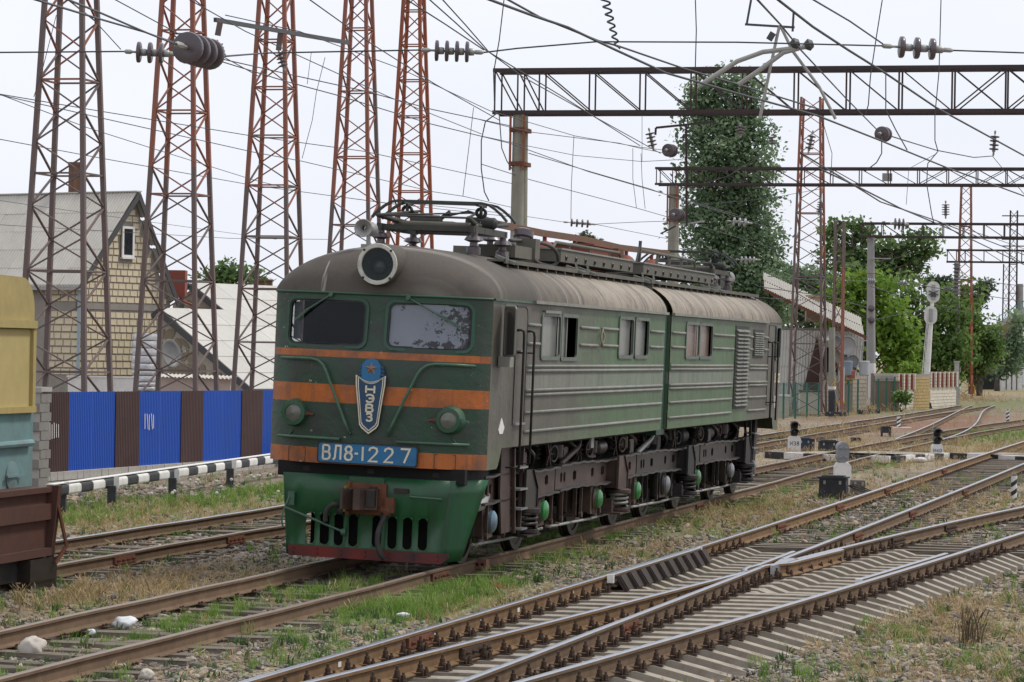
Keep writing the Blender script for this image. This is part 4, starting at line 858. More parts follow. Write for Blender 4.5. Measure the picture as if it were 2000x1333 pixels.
# side wings folding back
for s in (-1, 1):
    tf, bf = s * (1.12 if s > 0 else 1.2), s * (1.12 if s > 0 else 1.2) * .925
    f1 = [(tf, cy, CT), (s * 1.53, .10, CT + .02), (s * 1.26, -.16, CB + .03), (bf, cy, CB)] if s > 0 else [(tf, cy, CT), (s * 1.17, .30, CT), (s * 1.08, .2, CB + .03), (bf, cy, CB)]
    N = 6; vs = []
    for j in range(N + 1):
        for i in range(5):
            a = Vector(f1[0]).lerp(Vector(f1[3]), j / N); b = Vector(f1[1]).lerp(Vector(f1[2]), j / N); p = a.lerp(b, i / 4); vs.append(p)
    cow.add(vs, [((j * 5 + i, j * 5 + i + 1, (j + 1) * 5 + i + 1, (j + 1) * 5 + i)[::-s]) for j in range(N) for i in range(4)])
cow = cow.build('plough', M['cow'], loco, smooth=.25, label='green plough plate with upright slots and a red lower edge')
sol = cow.modifiers.new('t', 'SOLIDIFY'); sol.thickness = .014; sol.offset = -1
m = MB(); m.add([(-1.075, cy - .012, .115), (1.03, cy - .012, .115), (1.15, cy - .012, .20), (1.14, cy - .012, .258), (-1.085, cy - .012, .258)], [(0, 1, 2, 3, 4)]); e = m.build('lower_stripe', M['cow_red'], cow); sl = e.modifiers.new('t', 'SOLIDIFY'); sl.thickness = .008
m = MB()
for v in np.linspace(-1.0, 1.0, 7):
    for q in (-.03, .03): m.lathe([(.012, 0), (.011, .012)], (v + q * .0, cy - .02, .19 + q), (0, -1, 0), 6)
m.build('rivets', M['black'], cow)
m = MB(); m.bar((-.27, cy - .018, 1.165), (.22, cy - .018, 1.165), .012, .10); m.build('coupler_header', M['cow'], cow)
m = MB(); m.box((0, .35, 1.28), (2.6, 1.3, .2)); m.box((0, .2, .75), (1.9, .06, 1.0)); m.build('draft_box', M['dark'], cow)
for k in range(3): m = MB(); m.bar((-.9 + k * .9, -.3, 1.26), (-.9 + k * .9, .3, 1.34), .09, .12); m.build('bracket', M['black'], cow)
# coupler
cp = MB(); cp.box((-.02, cy - .03, .93), (.56, .06, .42)); cp.box((-.25, cy - .06, .93), (.05, .1, .44)); cp = cp.build('coupler', M['rust'], loco, label='rusty knuckle coupler with traces of yellow paint')
m = MB(); m.prism([(-.17, 0), (.16, 0), (.2, .22), (.06, .30), (.02, .42), (-.06, .46), (-.12, .3), (-.22, .42), (-.27, .36), (-.2, .12)], .27, frame4((0, cy - .04, .80), (1, 0, 0), (0, -1, 0), (0, 0, 1))); m.build('coupler_head', M['bogie_brown'], cp, fix=True)
m = MB(); m.box((-.245, cy - .2, .93), (.03, .2, .34), Matrix.Rotation(.1, 3, 'Z')); m.build('coupler_jaw', paint('yellow worn iron', (.32, .2, .03), (.08, .05, .035), .8, .7, 5), cp)
m = MB(); m.box((.13, cy - .28, .95), (.12, .14, .22)); m.lathe([(.05, 0), (.05, .3)], (.11, cy - .16, .8), (0, 0, 1), 10); m.build('coupler_lock', M['bogie'], cp)
# air hoses
def hose(pts, nm='air_hose', r=.035):
    P = [Vector(p) for p in pts]; out = []
    for i in range(len(P) - 1):
        a, b, c, d = P[max(0, i - 1)], P[i], P[i + 1], P[min(len(P) - 1, i + 2)]
        for k in range(6):
            q = k / 6; out.append(.5 * ((2 * b) + (c - a) * q + (2 * a - 5 * b + 4 * c - d) * q * q + (-a + 3 * b - 3 * c + d) * q ** 3))
    out.append(P[-1]); return out
m = MB(); m.tube(hose([(-.38, cy - .02, .78), (-.40, cy - .10, .83), (-.47, cy - .13, .82), (-.54, cy - .12, .72), (-.55, cy - .1, .60)]), .034, 10); m.lathe([(.05, 0), (.05, .08)], (-.36, cy - .02, .75), (0, -1, 0), 10); m.build('air_hose', M['rubber'], loco, smooth=True)
m = MB(); m.tube(hose([(.30, cy - .1, .80), (.27, cy - .14, .70), (.22, cy - .2, .52), (.22, cy - .22, .34), (.26, cy - .2, .22), (.29, cy - .15, .16)]), .036, 10); m.build('air_hose', M['rubber'], loco, smooth=True)
m = MB(); m.box((.32, cy - .05, .86), (.12, .1, .2)); m.box((.28, cy - .1, .78), (.14, .08, .06), Matrix.Rotation(.5, 3, 'Y')); m.lathe([(.035, 0), (.035, .12)], (.30, cy - .06, .80), (0, -1, -.3), 8); m.build('hose_valve', M['rust'], loco)
m = MB(); m.tube([(-1.13, cy - .09, .76), (-.30, cy - .07, .47)], .016, 8); m.tube([(-1.13, cy - .09, .76), (-1.08, cy - .06, .90)], .013, 6); m.box((-1.06, cy - .03, .88), (.09, .05, .18)); m.tube([(-1.13, cy - .09, .76), (-1.16, cy - .12, .62), (-1.14, cy - .11, .5)], .012, 6); m.lathe([(.045, -.03), (.045, .03)], (-.30, cy - .07, .47), (1, 0, 0), 10); m.build('uncoupling_rod', M['rail_green'], loco)
m = MB(); m.tube([(.60, cy, .97), (.60, cy - .06, .99), (1.02, cy - .06, .98), (1.02, cy, .96)], .014, 8); m.build('step_rail', M['rail_green'], cow)
m = MB(); m.box((.46, cy - .02, 1.06), (.2, .04, .06)); m.build('bracket', M['bogie'], cow)
m = MB(); m.prism([(1.14, .45), (1.27, .45), (1.27, .56), (1.24, .6), (1.17, .6), (1.14, .56)], .01, frame4((0, cy + .10, 0), (1, 0.55, 0), (0, 0, 1), (0, -1, 0))); m.build('lamp_hole', M['dark'], cow, fix=True)

# ---- near side wall: mouldings, windows, door
def half_round(par, a, b, w, mat=None, r=.026):
    m = MB(); m.tube([(HW + .006, a, w), (HW + .006, b, w)], r, 8); return m.build('moulding', mat or M['rib'], par, smooth=True)
for w in (2.76, 2.695, 2.42, 2.355, 2.11, 1.84): half_round(bodyA, 2.05, 12.28, w)
for a, b in ((2.04, 2.77), (5.5, 6.78), (7.06, 8.3), (11.06, 12.26)):
    for w in (3.345, 3.08): half_round(bodyA, a, b, w)
m = MB(); m.box((HW + .004, 7.15, 2.735), (.012, 10.3, .16)); m.build('belt_plate', M['side'], bodyA)
for w in (2.76, 2.695, 2.42, 2.355, 2.11, 1.84): half_round(bodyB, 13.08, 19.45, w); half_round(bodyB, 21.45, 23.72, w)
for a, b in ((13.1, 14.3), (17.2, 19.5), (21.3, 21.75), (23.15, 23.7)):
    for w in (3.345, 3.09): half_round(bodyB, a, b, w)
m = MB(); m.box((HW + .004, 16.3, 2.735), (.012, 6.5, .16)); m.build('belt_plate', M['side'], bodyB)
def side_window(par, a, b, c, d, pane, r=.07, depth=.05, mat='frame_green'):
    cy_, cz = (a + b) / 2, (c + d) / 2; m = MB(); m.ring(rrect(b - a + .08, d - c + .08, r + .03, 5, cy_, cz), rrect(b - a - .03, d - c - .03, r, 5, cy_, cz), .035, frame4((HW - .012, 0, 0), (0, 1, 0), (0, 0, 1), (1, 0, 0))); o = m.build('window_frame', M[mat], par, fix=True)
    m = MB(); m.quad((HW - depth, a - .02, c - .02), (HW - depth, b + .02, c - .02), (HW - depth, b + .02, d + .02), (HW - depth, a - .02, d + .02)); m.build('window_pane', M[pane], par)
side_window(bodyA, *holesA[1], 'pane'); side_window(bodyA, *holesA[3], 'pane'); side_window(bodyA, *holesA[4], 'pane')
side_window(bodyB, *holesB[0], 'pane_red'); side_window(bodyB, *holesB[1], 'pane_red'); side_window(bodyB, *holesB[2], 'glass')
a, b, c_, d_ = holesA[2]; m = MB(); m.ring(rrect(b - a + .08, d_ - c_ + .08, .08, 5, (a + b) / 2, (c_ + d_) / 2), rrect(b - a - .03, d_ - c_ - .03, .06, 5, (a + b) / 2, (c_ + d_) / 2), .03, frame4((HW - .012, 0, 0), (0, 1, 0), (0, 0, 1), (1, 0, 0))); m.build('window_frame', M['frame_green'], bodyA, fix=True)
m = MB(); m.quad((HW - .06, a, c_), (HW - .06, a + .52, c_), (HW - .06, a + .52, d_), (HW - .06, a, d_)); m.build('window_pane', M['pane'], bodyA, label='half-open sliding window pane')
m = MB(); m.bar((HW - .05, a + .54, c_), (HW - .05, a + .54, d_), .05, .03); m.build('window_stile', M['rib'], bodyA)
m = MB(); m.bar((HW + .03, 2.95, 3.545), (HW + .03, 3.95, 3.55), .03, .04); m.build('rain_strip', M['rib'], bodyA)
# cab side window, deep surround, wind deflector
a, b, c_, d_ = holesA[0]; m = MB(); m.ring(rrect(b - a + .06, d_ - c_ + .06, .08, 5, (a + b) / 2, (c_ + d_) / 2), rrect(b - a - .06, d_ - c_ - .06, .06, 5, (a + b) / 2, (c_ + d_) / 2), .14, frame4((HW - .13, 0, 0), (0, 1, 0), (0, 0, 1), (1, 0, 0))); m.build('cab_window_frame', M['frame_green'], bodyA, fix=True)
D4 = frame4((HW + .02, .54, 3.24), (.62, -.78, 0), (0, 0, 1), (.78, .62, 0)); m = MB(); m.ring(rrect(.36, .68, .05, 4, .19, 0), rrect(.31, .63, .04, 4, .19, 0), .025, D4); dfl = m.build('wind_deflector', M['rib'], bodyA, fix=True)
m = MB(); m.prism(rrect(.32, .64, .04, 4, .19, 0), .008, D4 @ Matrix.Translation((0, 0, .008))); t = NT('mirror backed glass'); M['mirror'] = t.done((.42, .40, .42), .06, .9); m.build('wind_deflector_pane', M['mirror'], bodyA, fix=True)
m = MB(); m.box((HW + .1, .42, 2.83), (.16, .22, .14)); m.build('deflector_bracket', M['rib'], bodyA)
# door
m = MB(); dp = [(1.33, 1.96), (1.97, 1.96), (2.0, 2.0), (2.0, 3.45), (1.96, 3.56), (1.86, 3.60), (1.33, 3.60)]; q = lambda k, cx=1.665, cz=2.78: [(cx + (a - cx) * k, cz + (b - cz) * (1 - (1 - k) * .4)) for a, b in dp]
m.ring(q(1.0), q(.95), .012, frame4((HW, 0, 0), (0, 1, 0), (0, 0, 1), (1, 0, 0))); m.build('door_seal', M['seal'], bodyA, fix=True)
m = MB(); m.prism(q(.94), .01, frame4((HW - .004, 0, 0), (0, 1, 0), (0, 0, 1), (1, 0, 0))); door = m.build('cab_door', M['side'], bodyA, fix=True)
m = MB(); m.lathe([(.02, 0), (.02, .06)], (HW, 1.45, 2.98), (1, 0, 0), 8); m.bar((HW + .05, 1.45, 2.98), (HW + .05, 1.58, 2.97), .025); m.build('door_handle', M['steel'], bodyA)
m = MB(); m.bar((HW + .02, 1.36, 1.965), (HW + .02, 1.96, 1.965), .05, .03); m.build('door_sill', M['steel'], bodyA)
for y, zt, zb in ((1.47, 3.27, 1.36), (2.10, 3.26, 1.40)):
    m = MB(); m.tube([(HW, y - .09, zt - .01), (HW + .06, y - .07, zt), (HW + .085, y - .02, zt - .02), (HW + .09, y, zt - .08), (HW + .09, y + .01, 2.6), (HW + .09, y + .01, zb)], .018, 8)
    m.tube([(HW, y, 2.95), (HW + .09, y, 2.95)], .012, 6); m.tube([(HW - .1, y + .01, zb), (HW + .09, y + .01, zb)], .012, 6); m.build('handrail', M['black'], bodyA, smooth=True)
for y in (23.85, 24.62):
    m = MB(); m.tube([(HW, y - .09, 3.26), (HW + .085, y - .02, 3.25), (HW + .09, y, 3.1), (HW + .09, y, 1.6)], .02, 8); m.tube([(HW, y, 2.95), (HW + .09, y, 2.95)], .012, 6); m.tube([(HW, y, 1.98), (HW + .09, y, 1.98)], .012, 6); m.build('handrail', M['black'], bodyB, smooth=True)
m = MB(); m.ring(rrect(.86, 1.70, .05, 4, 24.25, 2.77), rrect(.83, 1.67, .05, 4, 24.25, 2.77), .01, frame4((HW, 0, 0), (0, 1, 0), (0, 0, 1), (1, 0, 0))); m.build('door_seal', M['seal'], bodyB, fix=True)
# works plate, rope coil, tally plate
m = MB(); m.prism([(.56, 1.90), (.62, 1.845), (.80, 1.845), (.88, 1.93), (.71, 2.063)], .008, frame4((HW, 0, 0), (0, 1, 0), (0, 0, 1), (1, 0, 0))); o = m.build('works_plate', M['white'], bodyA, fix=True)
m = MB(); m.ring(rrect(.30, .10, .03, 3, 6.92, 3.12), rrect(.22, .05, .02, 3, 6.92, 3.12), .03, frame4((HW + .03, 0, 0), (0, 1, 0), (0, 0, 1), (1, 0, 0)))
m = MB(); m.tube([(HW + .05 + .012 * math.cos(a * 3), 6.92 + .085 * math.cos(a), 3.215 + .12 * math.sin(a)) for a in np.linspace(0, 12 * PI, 90)], .014, 5); m.build('rope_coil', paint('pale rope', (.36, .31, .24), (.15, .12, .09), .5, .9, 9), bodyA, smooth=True)
m = MB(); m.prism(rrect(.14, .26, .02, 2, 25.03, 1.98), .006, frame4((HW, 0, 0), (0, 1, 0), (0, 0, 1), (1, 0, 0))); m.build('tally_plate', M['white'], bodyB, fix=True)
sd_ = lambda a, b, o: Vector((HW + .002 + o, a, b))
for ch, x in (('В', 24.86), ('Л', 25.02), ('8', 25.16), ('1', 25.27), ('2', 25.33), ('2', 25.43)): glyph(ch, x, 2.41, .09, .17, .03, sd_, .004).build('figure', M['cream'], bodyB, fix=True)
# louvres
def louvre_bank(par, y0, y1, z0, z1, rows, cols, mat, proud=.05):
    m = MB(); m.box((HW + .004, (y0 + y1) / 2, (z0 + z1) / 2), (.02, y1 - y0 + .1, z1 - z0 + .1)); m.build('louvre_back', M['seal'], par)
    cw = (y1 - y0) / cols; rh = (z1 - z0) / rows; sl = MB(); sl.add([(0, 0, rh * .78), (0, cw * .94, rh * .78), (proud, cw * .94, rh * .30), (proud, 0, rh * .30), (proud, 0, rh * .1), (proud, cw * .94, rh * .1), (0, 0, rh * .12), (0, cw * .94, rh * .12)], [(0, 3, 2, 1), (3, 4, 5, 2), (0, 6, 4, 3), (1, 2, 5, 7), (4, 6, 7, 5)]); me = sl.mesh('louvre', fix=True); me.materials.append(mat)
    for r in range(rows):
        for c in range(cols): o = link('louvre', me, par); o.location = (HW + .014, y0 + c * cw, z0 + r * rh)
louvre_bank(bodyB, 19.72, 21.18, 1.95, 3.50, 20, 2, M['rib']); louvre_bank(bodyB, 21.9, 23.05, 2.97, 3.45, 11, 2, M['rib'], .03)

# ---- roof fittings
def ins(m, p, h=.16, r=.10, n=12): m.lathe([(.035, 0), (.06, .02), (.05, h * .35), (r * .75, h * .42), (.055, h * .55), (r, h * .68), (r * .55, h * .9), (.04, h)], p, (0, 0, 1), n)
roofz = lambda v: ZG + ZR * math.sqrt(max(0, 1 - (v / HW) ** 2))
for par, a, b in ((roofA, 2.1, 12.45), (roofB, 12.95, 24.6)):
    for s in (1, -1):
        m = MB(); m.box((s * 1.0, (a + b) / 2, 4.235), (.26, b - a, .03)); m.bar((s * 1.13, a, 4.225), (s * 1.13, b, 4.225), .03, .06); m.build('running_board', M['roof_iron'], par)
    y = a + .2
    while y < b:
        m = MB(); m.bar((1.12, y, 4.10), (1.12, y, 4.22), .02, .02); m.build('board_stub', M['rib'], par); y += .62
def trunk(par, y0, y1):
    m = MB(); m.box((.62, (y0 + y1) / 2, 4.46), (.5, y1 - y0, .19)); m.box((-.62, (y0 + y1) / 2, 4.46), (.5, y1 - y0, .19)); o = m.build('cable_trunk', M['roof_iron'], par)
    m = MB(); m.box((.62, (y0 + y1) / 2, 4.565), (.54, y1 - y0 + .06, .025)); m.build('trunk_lid', M['rib'], par)
    y = y0 + .35
    while y < y1: m = MB(); m.tube(arc((.885, y, 4.43), .035, 0, 2 * PI, 10, (0, 1, 0), (0, 0, 1)), .01, 5); m.build('trunk_latch', M['bogie'], par); y += .72
trunk(roofA, 6.8, 12.55); trunk(roofB, 13.5, 20.6)
m = MB(); m.tube([(.60, 7.4, 4.60), (.60, 7.6, 4.69), (.60, 12.6, 4.70), (.60, 12.8, 4.60)], .025, 8)
for y in (8.6, 10.2, 11.8): m.bar((.60, y, 4.57), (.60, y, 4.69), .05, .02)
m.build('roof_rail', M['roof_iron'], roofA, smooth=.7)
m = MB(); m.tube([(.60, 14.4, 4.60), (.60, 14.5, 4.82), (.60, 19.8, 4.80), (.60, 20.0, 4.58)], .025, 8)
for y in (16.0, 17.2, 18.4): m.bar((.60, y, 4.57), (.60, y + .1, 4.80), .05, .025)
m.build('roof_rail', M['roof_iron'], roofB, smooth=.7)
m = MB(); m.bar((.60, 14.35, 4.42), (.62, 14.35, 4.98), .05, .05); m.bar((.60, 14.0, 4.44), (.62, 14.35, 4.92), .03); m.build('roof_post', M['dark_grey'], roofB)
m = MB(); m.bar((.5, 23.3, 4.4), (.5, 23.3, 4.95), .05, .05); m.bar((.5, 22.9, 4.45), (.5, 23.3, 4.8), .03); m.build('roof_post', M['roof_dark'], roofB)
for par, bars in ((roofA, [(5.4, 9.3, 4.89, 4.88), (9.3, 12.4, 4.88, 4.91)]), (roofB, [(12.4, 15.4, 4.91, 4.88), (15.4, 20.2, 4.88, 4.94)])):
    for a, b, za, zb in bars: m = MB(); m.bar((0, a, za), (0, b, zb), .05, .11); m.build('bus_bar', M['copper'], par)
for par, y in ((roofA, 5.7), (roofA, 7.5), (roofA, 9.4), (roofA, 11.7), (roofB, 13.9), (roofB, 16.1), (roofB, 18.5)):
    m = MB(); m.lathe([(.09, 0), (.09, .16), (.05, .18), (.05, .24), (.20, .27), (.12, .36), (.05, .40)], (0, y, 4.36 if y < 30 else 0), (0, 0, 1), 14); m.bar((0, y, 4.7), (0, y, 4.85), .06); m.build('bus_insulator', M['red_oxide'] if y > 8 else M['brown_glaze'], par, smooth=.7)
m = MB(); m.box((0, 12.0, 4.60), (.8, 1.5, .34)); m.box((0, 12.0, 4.785), (.9, 1.6, .03)); m.build('resistor_box', M['red_oxide'], roofA)
m = MB(); m.box((.1, 14.0, 4.6), (.5, .5, .42)); m.build('arrester_box', M['rust'], roofB); 
for y in (8.3, 10.0): m = MB(); m.prism([(-.45, 0), (.45, 0), (.34, .26), (-.34, .26)], 1.2, frame4((-.05, y, 4.36), (1, 0, 0), (0, 0, 1), (0, 1, 0))); m.build('vent_cowl', M['roof_iron'], roofA, fix=True)
for y in (15.3, 17.2): m = MB(); m.prism([(-.45, 0), (.45, 0), (.34, .26), (-.34, .26)], 1.2, frame4((-.05, y, 4.36), (1, 0, 0), (0, 0, 1), (0, 1, 0))); m.build('vent_cowl', M['roof_iron'], roofB, fix=True)
def hook(par, y, v=1.1):     # hinge brackets with lifting loops at the board edge
    m = MB(); m.bar((v - .16, y, 4.30), (v + .13, y, 4.20), .05, .045); m.bar((v - .16, y + .12, 4.30), (v + .13, y + .12, 4.20), .03, .04); m.tube([(v, y, 4.27), (v - .02, y, 4.36), (v - .02, y + .08, 4.36), (v, y + .08, 4.27)], .01, 5); m.build('hinge_bracket', M['rib'], par)
for par, y in ((roofA, 6.9), (roofA, 7.75), (roofA, 12.3), (roofB, 13.3), (roofB, 18.8), (roofB, 19.8), (roofA, 2.3)): hook(par, y)
m = MB(); m.box((.55, 4.6, 4.42), (.55, 1.3, .18)); m.box((.72, 5.2, 4.5), (.3, .3, .3)); m.box((.2, 6.1, 4.46), (.8, .7, .2)); m.build('roof_box', M['roof_iron'], roofA)
m = MB(); m.tube(hose([(.55, 4.7, 4.60), (.75, 5.5, 4.62), (.9, 6.1, 4.55), (.92, 6.4, 4.38), (.85, 6.3, 4.28), (.75, 5.9, 4.30), (.7, 5.5, 4.38)]), .028, 8); m.build('roof_cable', M['roof_dark'], roofA, smooth=True)
m = MB(); m.lathe([(.12, 0), (.12, .3), (.16, .32), (.16, .42), (.1, .45)], (.35, 6.3, 4.4), (0, .3, 1), 14); m.build('roof_insulator', M['brown_glaze'], roofA, smooth=.7)

def pantograph(yc, par_name='pantograph', sg=1):
    root = bpy.data.objects.new(par_name, None); C.objects.link(root); root.parent = loco; root.location = (0, yc, 0)
    P = lambda v, u, w: Vector((v, sg * u, w))
    for v in (-.68, .68):
        for u in (-.85, .85):
            m = MB(); m.lathe([(.10, 0), (.10, .10), (.06, .12), (.055, .17), (.14, .20), (.11, .25), (.05, .27), (.05, .32)], (v, u, 4.30 if abs(v) > .5 else 4.36), (0, 0, 1), 14); m.build('support_insulator', M['brown_glaze'], root, smooth=.7)
    m = MB()
    for v in (-.68, .68): m.bar(P(v, -1.0, 4.65), P(v, 1.0, 4.65), .06, .09)
    for u in (-.9, .9): m.bar(P(-.72, u, 4.65), P(.72, u, 4.65), .07, .07)
    m.build('base_frame', M['roof_dark'], root)
    for u in (-.42, .42): m = MB(); m.tube([P(-.62, u, 4.70), P(-.45, u, 4.70), P(.45, u, 4.70), P(.62, u, 4.70)], [.045, .062, .062, .045], 12); m.build('main_shaft', paint('olive shaft', (.075, .07, .05), (.12, .1, .075), .5, .6, 3), root, smooth=True)
    for u in (-1, 1):
        m = MB()
        for v in (-1, 1): m.tube([P(v * .46, u * .42, 4.70), P(v * .66, -u * 1.15, 4.80)], [.05, .028], 10)
        m.build('lower_arm', M['roof_dark'], root, smooth=True)
        m = MB()
        for v in (-1, 1): m.tube([P(v * .66, -u * 1.15, 4.80), P(v * .42, u * .25, 4.93)], .02, 8)
        m.tube([P(-.66, -u * 1.15, 4.80), P(.42, u * .25, 4.93)], .014, 6); m.tube([P(-.66, -u * 1.15, 4.80), P(.66, -u * 1.15, 4.80)], .018, 6); m.build('upper_arm', M['roof_dark'], root, smooth=True)
        m = MB(); y = u * .26; pr = [(-1.0, 4.80), (-.93, 4.88), (-.82, 4.97), (-.72, 5.03), (-.62, 5.05), (.62, 5.05), (.72, 5.03), (.82, 4.97), (.93, 4.88), (1.0, 4.80)]
        for (a, za), (b, zb) in zip(pr, pr[1:]): m.bar(P(a, y, za), P(b, y, zb), .055, .035)
        m.build('collector_strip', M['roof_dark'], root)
    for v in (-.55, .55):
        m = MB()
        for k in range(4): m.tube(arc((v, 0, 4.92), .05 + .012 * k, 0, 2 * PI, 12, (1, 0, 0), (0, .35 - .2 * k, .9)), .008, 5)
        m.bar(P(v, -.27, 5.02), P(v, .27, 5.02), .03, .03); m.bar(P(v, 0, 4.88), P(v, 0, 5.02), .04, .04); m.build('head_spring', M['roof_dark'], root, smooth=True)
    for a_, b_ in (((-.45, -.15, 4.78), .08), ((.30, .15, 4.78), .02)): m = MB(); m.lathe([(.075, 0), (.085, .03), (.085, .42), (.05, .46)], a_, (1, b_, 0), 14); m.build('spring_cylinder', M['roof_dark'], root, smooth=.6)
    m = MB(); m.bar(P(-.15, -.1, 4.72), P(.12, -.1, 4.92), .07, .05); m.bar(P(.12, -.05, 4.74), P(.32, 0, 4.70), .08, .06); m.box((0, 0, 4.74), (.35, .3, .08)); m.build('drive_lever', M['roof_dark'], root)
    return root
pA = pantograph(2.9); pB = pantograph(22.4, sg=-1); pB.matrix_local = pivB @ Matrix.Translation((0, 22.4, 0))
# air horns
for yy, sg, v in ((.62, -1, -.45), (24.75, 1, .35)):
    m = MB(); m.lathe([(.035, 0), (.04, .14), (.055, .2), (.085, .25), (.125, .28), (.118, .285), (.07, .25), (.03, .19)], (v - .02, yy + sg * .02, 4.56), (0.12 * sg * -1, sg, 0), 20, caps=False); o = m.build('air_horn', M['galv'], loco, smooth=.8)
    m = MB(); m.lathe([(.05, 0), (.10, .03), (.10, .12), (.05, .16)], (v + .0, yy - sg * .14, 4.56), (.15, sg, .0), 14); m.tube([(v, yy, 4.28), (v, yy, 4.55)], .025, 8); m.box((v, yy, 4.32), (.16, .12, .06)); m.build('horn_body', M['galv'], o, smooth=.6)

m = MB(); m.lathe([(.14, 0), (.15, .02), (.15, .3), (.12, .33)], (.45, 24.3, 4.58), (0.05, 1, 0), 18); m.bar((.45, 24.45, 4.2), (.45, 24.45, 4.5), .12, .08); m.build('rear_horn_cylinder', M['rib'], roofB, smooth=.6)  # bulky cylinder of the rear horn, no lamp in it
# ---- running gear
m = MB(); m.box((0, 12.75, 1.3), (1.7, 24.6, .68)); m.box((0, 12.75, 1.62), (2.6, 24.4, .06)); m.build('underframe_light_block', M['dark'], loco)  # dark core added below the floor to block light
ax = [1.36, 4.56, 8.48, 11.68, 14.41, 17.61, 21.53, 24.4]
wm = MB()
for s in (-1, 1): wm.lathe([(.10, .02), (.10, -.10), (.25, -.07), (.50, -.05), (.52, -.075), (.60, -.075), (.605, .03), (.635, .035), (.635, .07), (.5, .07), (.48, .03), (.1, .04)], (s * .81, 0, .6), (-s, 0, 0), 36)
wm.lathe([(.09, -1.0), (.09, 1.0)], (0, 0, .6), (1, 0, 0), 10)
wheel_me = wm.mesh('wheelset', smooth=.5); wheel_me.materials.append(M['bogie'])
M['bogie_edge'] = paint('light grey bogie edge', (0.075, 0.07, 0.068), (0.03, 0.027, 0.026), .5, .4, 4, metal=.4, spec=.5)  # flanges in a lighter grey than the frame plates
FR = [(.75, 5.40), (5.46, 11.72), (11.80, 18.0), (18.1, 24.9)]; covers = [('cov_blue', (.08, .19, .27)), ('cov_green', (.025, .19, .045)), ('cov_green', 0), ('cov_green', 0), ('cov_grey', (.19, .19, .21)), ('cov_green', 0), ('cov_grey', 0), ('cov_grey', 0)]
for n_, c_ in covers:
    if c_: M[n_] = paint(n_ + ' cap', c_, (.10, .105, .11), .9, .3, 3.0, spec=.6)
for k, (a, b) in enumerate(FR):
    mt = M['bogie_brown'] if k in (0, 1) else M['bogie']
    pr = bpy.data.objects.new('bogie', None); C.objects.link(pr); pr.parent = loco
    m = MB(); X = 1.24
    # frame plate with holes: built from strips leaving oval openings
    hl_ = [(a + .40, .07), (a + .62, .07), (a + 1.35, .12), ((a + b) / 2 - .45, .10), ((a + b) / 2 + .35, .13), (b - 1.55, .07), (b - 1.33, .07), (b - .55, .11)]
    ul = [a]
    for h, hw_ in hl_: ul += [h - hw_, h + hw_]
    ul.append(b)
    droop = lambda u: .02 * math.sin((u - a) * 1.3) 
    for i, (p, q) in enumerate(zip(ul, ul[1:])):
        if q <= p: continue
        z0, z1 = .87 + droop(p), .87 + droop(q); t0, t1 = 1.225 + droop(p), 1.225 + droop(q)
        if i % 2 == 0: m.add([(X, p, z0), (X, q, z1), (X, q, t1), (X, p, t0)], [(0, 1, 2, 3)])
        else:
            m.add([(X, p, z0), (X, q, z1), (X, q, .96), (X, p, .96)], [(0, 1, 2, 3)]); m.add([(X, p, 1.13), (X, q, 1.13), (X, q, t1), (X, p, t0)], [(0, 1, 2, 3)])
            for zz, sg in ((.96, 1), (1.13, -1)):
                c0 = (p + q) / 2
                m.add([(X, p, zz), (X, p, zz + sg * .03), (X, c0 - .03, zz + sg * .008), (X, c0, zz)], [(0, 1, 2, 3) if sg < 0 else (3, 2, 1, 0)]); m.add([(X, q, zz), (X, q, zz + sg * .03), (X, c0 + .03, zz + sg * .008), (X, c0, zz)], [(0, 1, 2, 3) if sg > 0 else (3, 2, 1, 0)])
    fr = m.build('side_frame', mt, pr, fix=False); so = fr.modifiers.new('t', 'SOLIDIFY'); so.thickness = .05; so.offset = -1
    for zz in (.862, 1.232):
        m = MB(); P = [(X + .03, u, zz + droop(u) + .008 * math.sin(u * 9 + k)) for u in np.linspace(a, b, 40)]
        for p, q in zip(P, P[1:]): m.bar(p, q, .12, .032)
        m.build('frame_flange', M['bogie_edge'], pr)
    m = MB(); m.box((X - .17, (a + b) / 2, 1.04), (.02, b - a - .1, .33)); m.box((-X, (a + b) / 2, 1.04), (.06, b - a, .34)); m.build('inner_shade_plate', M['dark'], pr)  # dark sheet paints shade behind the frame holes; second box is the far frame
    for j in (2 * k, 2 * k + 1):
        u = ax[j]; o = link('wheelset', wheel_me, pr); o.location = (0, u, 0)
        m = MB(); m.box((1.12, u, .62), (.2, .42, .46)); m.box((1.16, u - .27, .66), (.12, .07, .5)); m.box((1.16, u + .27, .66), (.12, .07, .5)); m.bar((1.2, u - .3, .40), (1.2, u + .3, .40), .05, .05); ab = m.build('axle_box', mt, pr)
        m = MB(); m.lathe([(.20, 0), (.20, .04), (.17, .06), (.165, .07)], (1.2, u, .61), (1, 0, 0), 20); m.build('axle_box_ring', mt, pr, smooth=.6)
        m = MB(); m.lathe([(.155, 0), (.15, .045), (.11, .075), (.05, .09), (.0005, .093)], (1.265, u, .61), (1, 0, 0), 24); m.build('axle_cap', M[covers[j][0]], pr, smooth=.8)
        # brake gear beside each wheel
        for d in (-.72, .72):
            m = MB(); m.bar((1.05, u + d, .95), (1.05, u + d * .98, .36), .05, .06); m.box((.85, u + d * .92, .58), (.12, .09, .34)); m.bar((1.05, u + d, .36), (.8, u + d, .36), .05); m.build('brake_hanger', mt, pr)
    m = MB(); m.tube([(1.12, a + .2, .30), (1.12, (a + b) / 2, .27), (1.12, b - .2, .30)], .022, 8); m.build('brake_rod', M['galv'], pr)
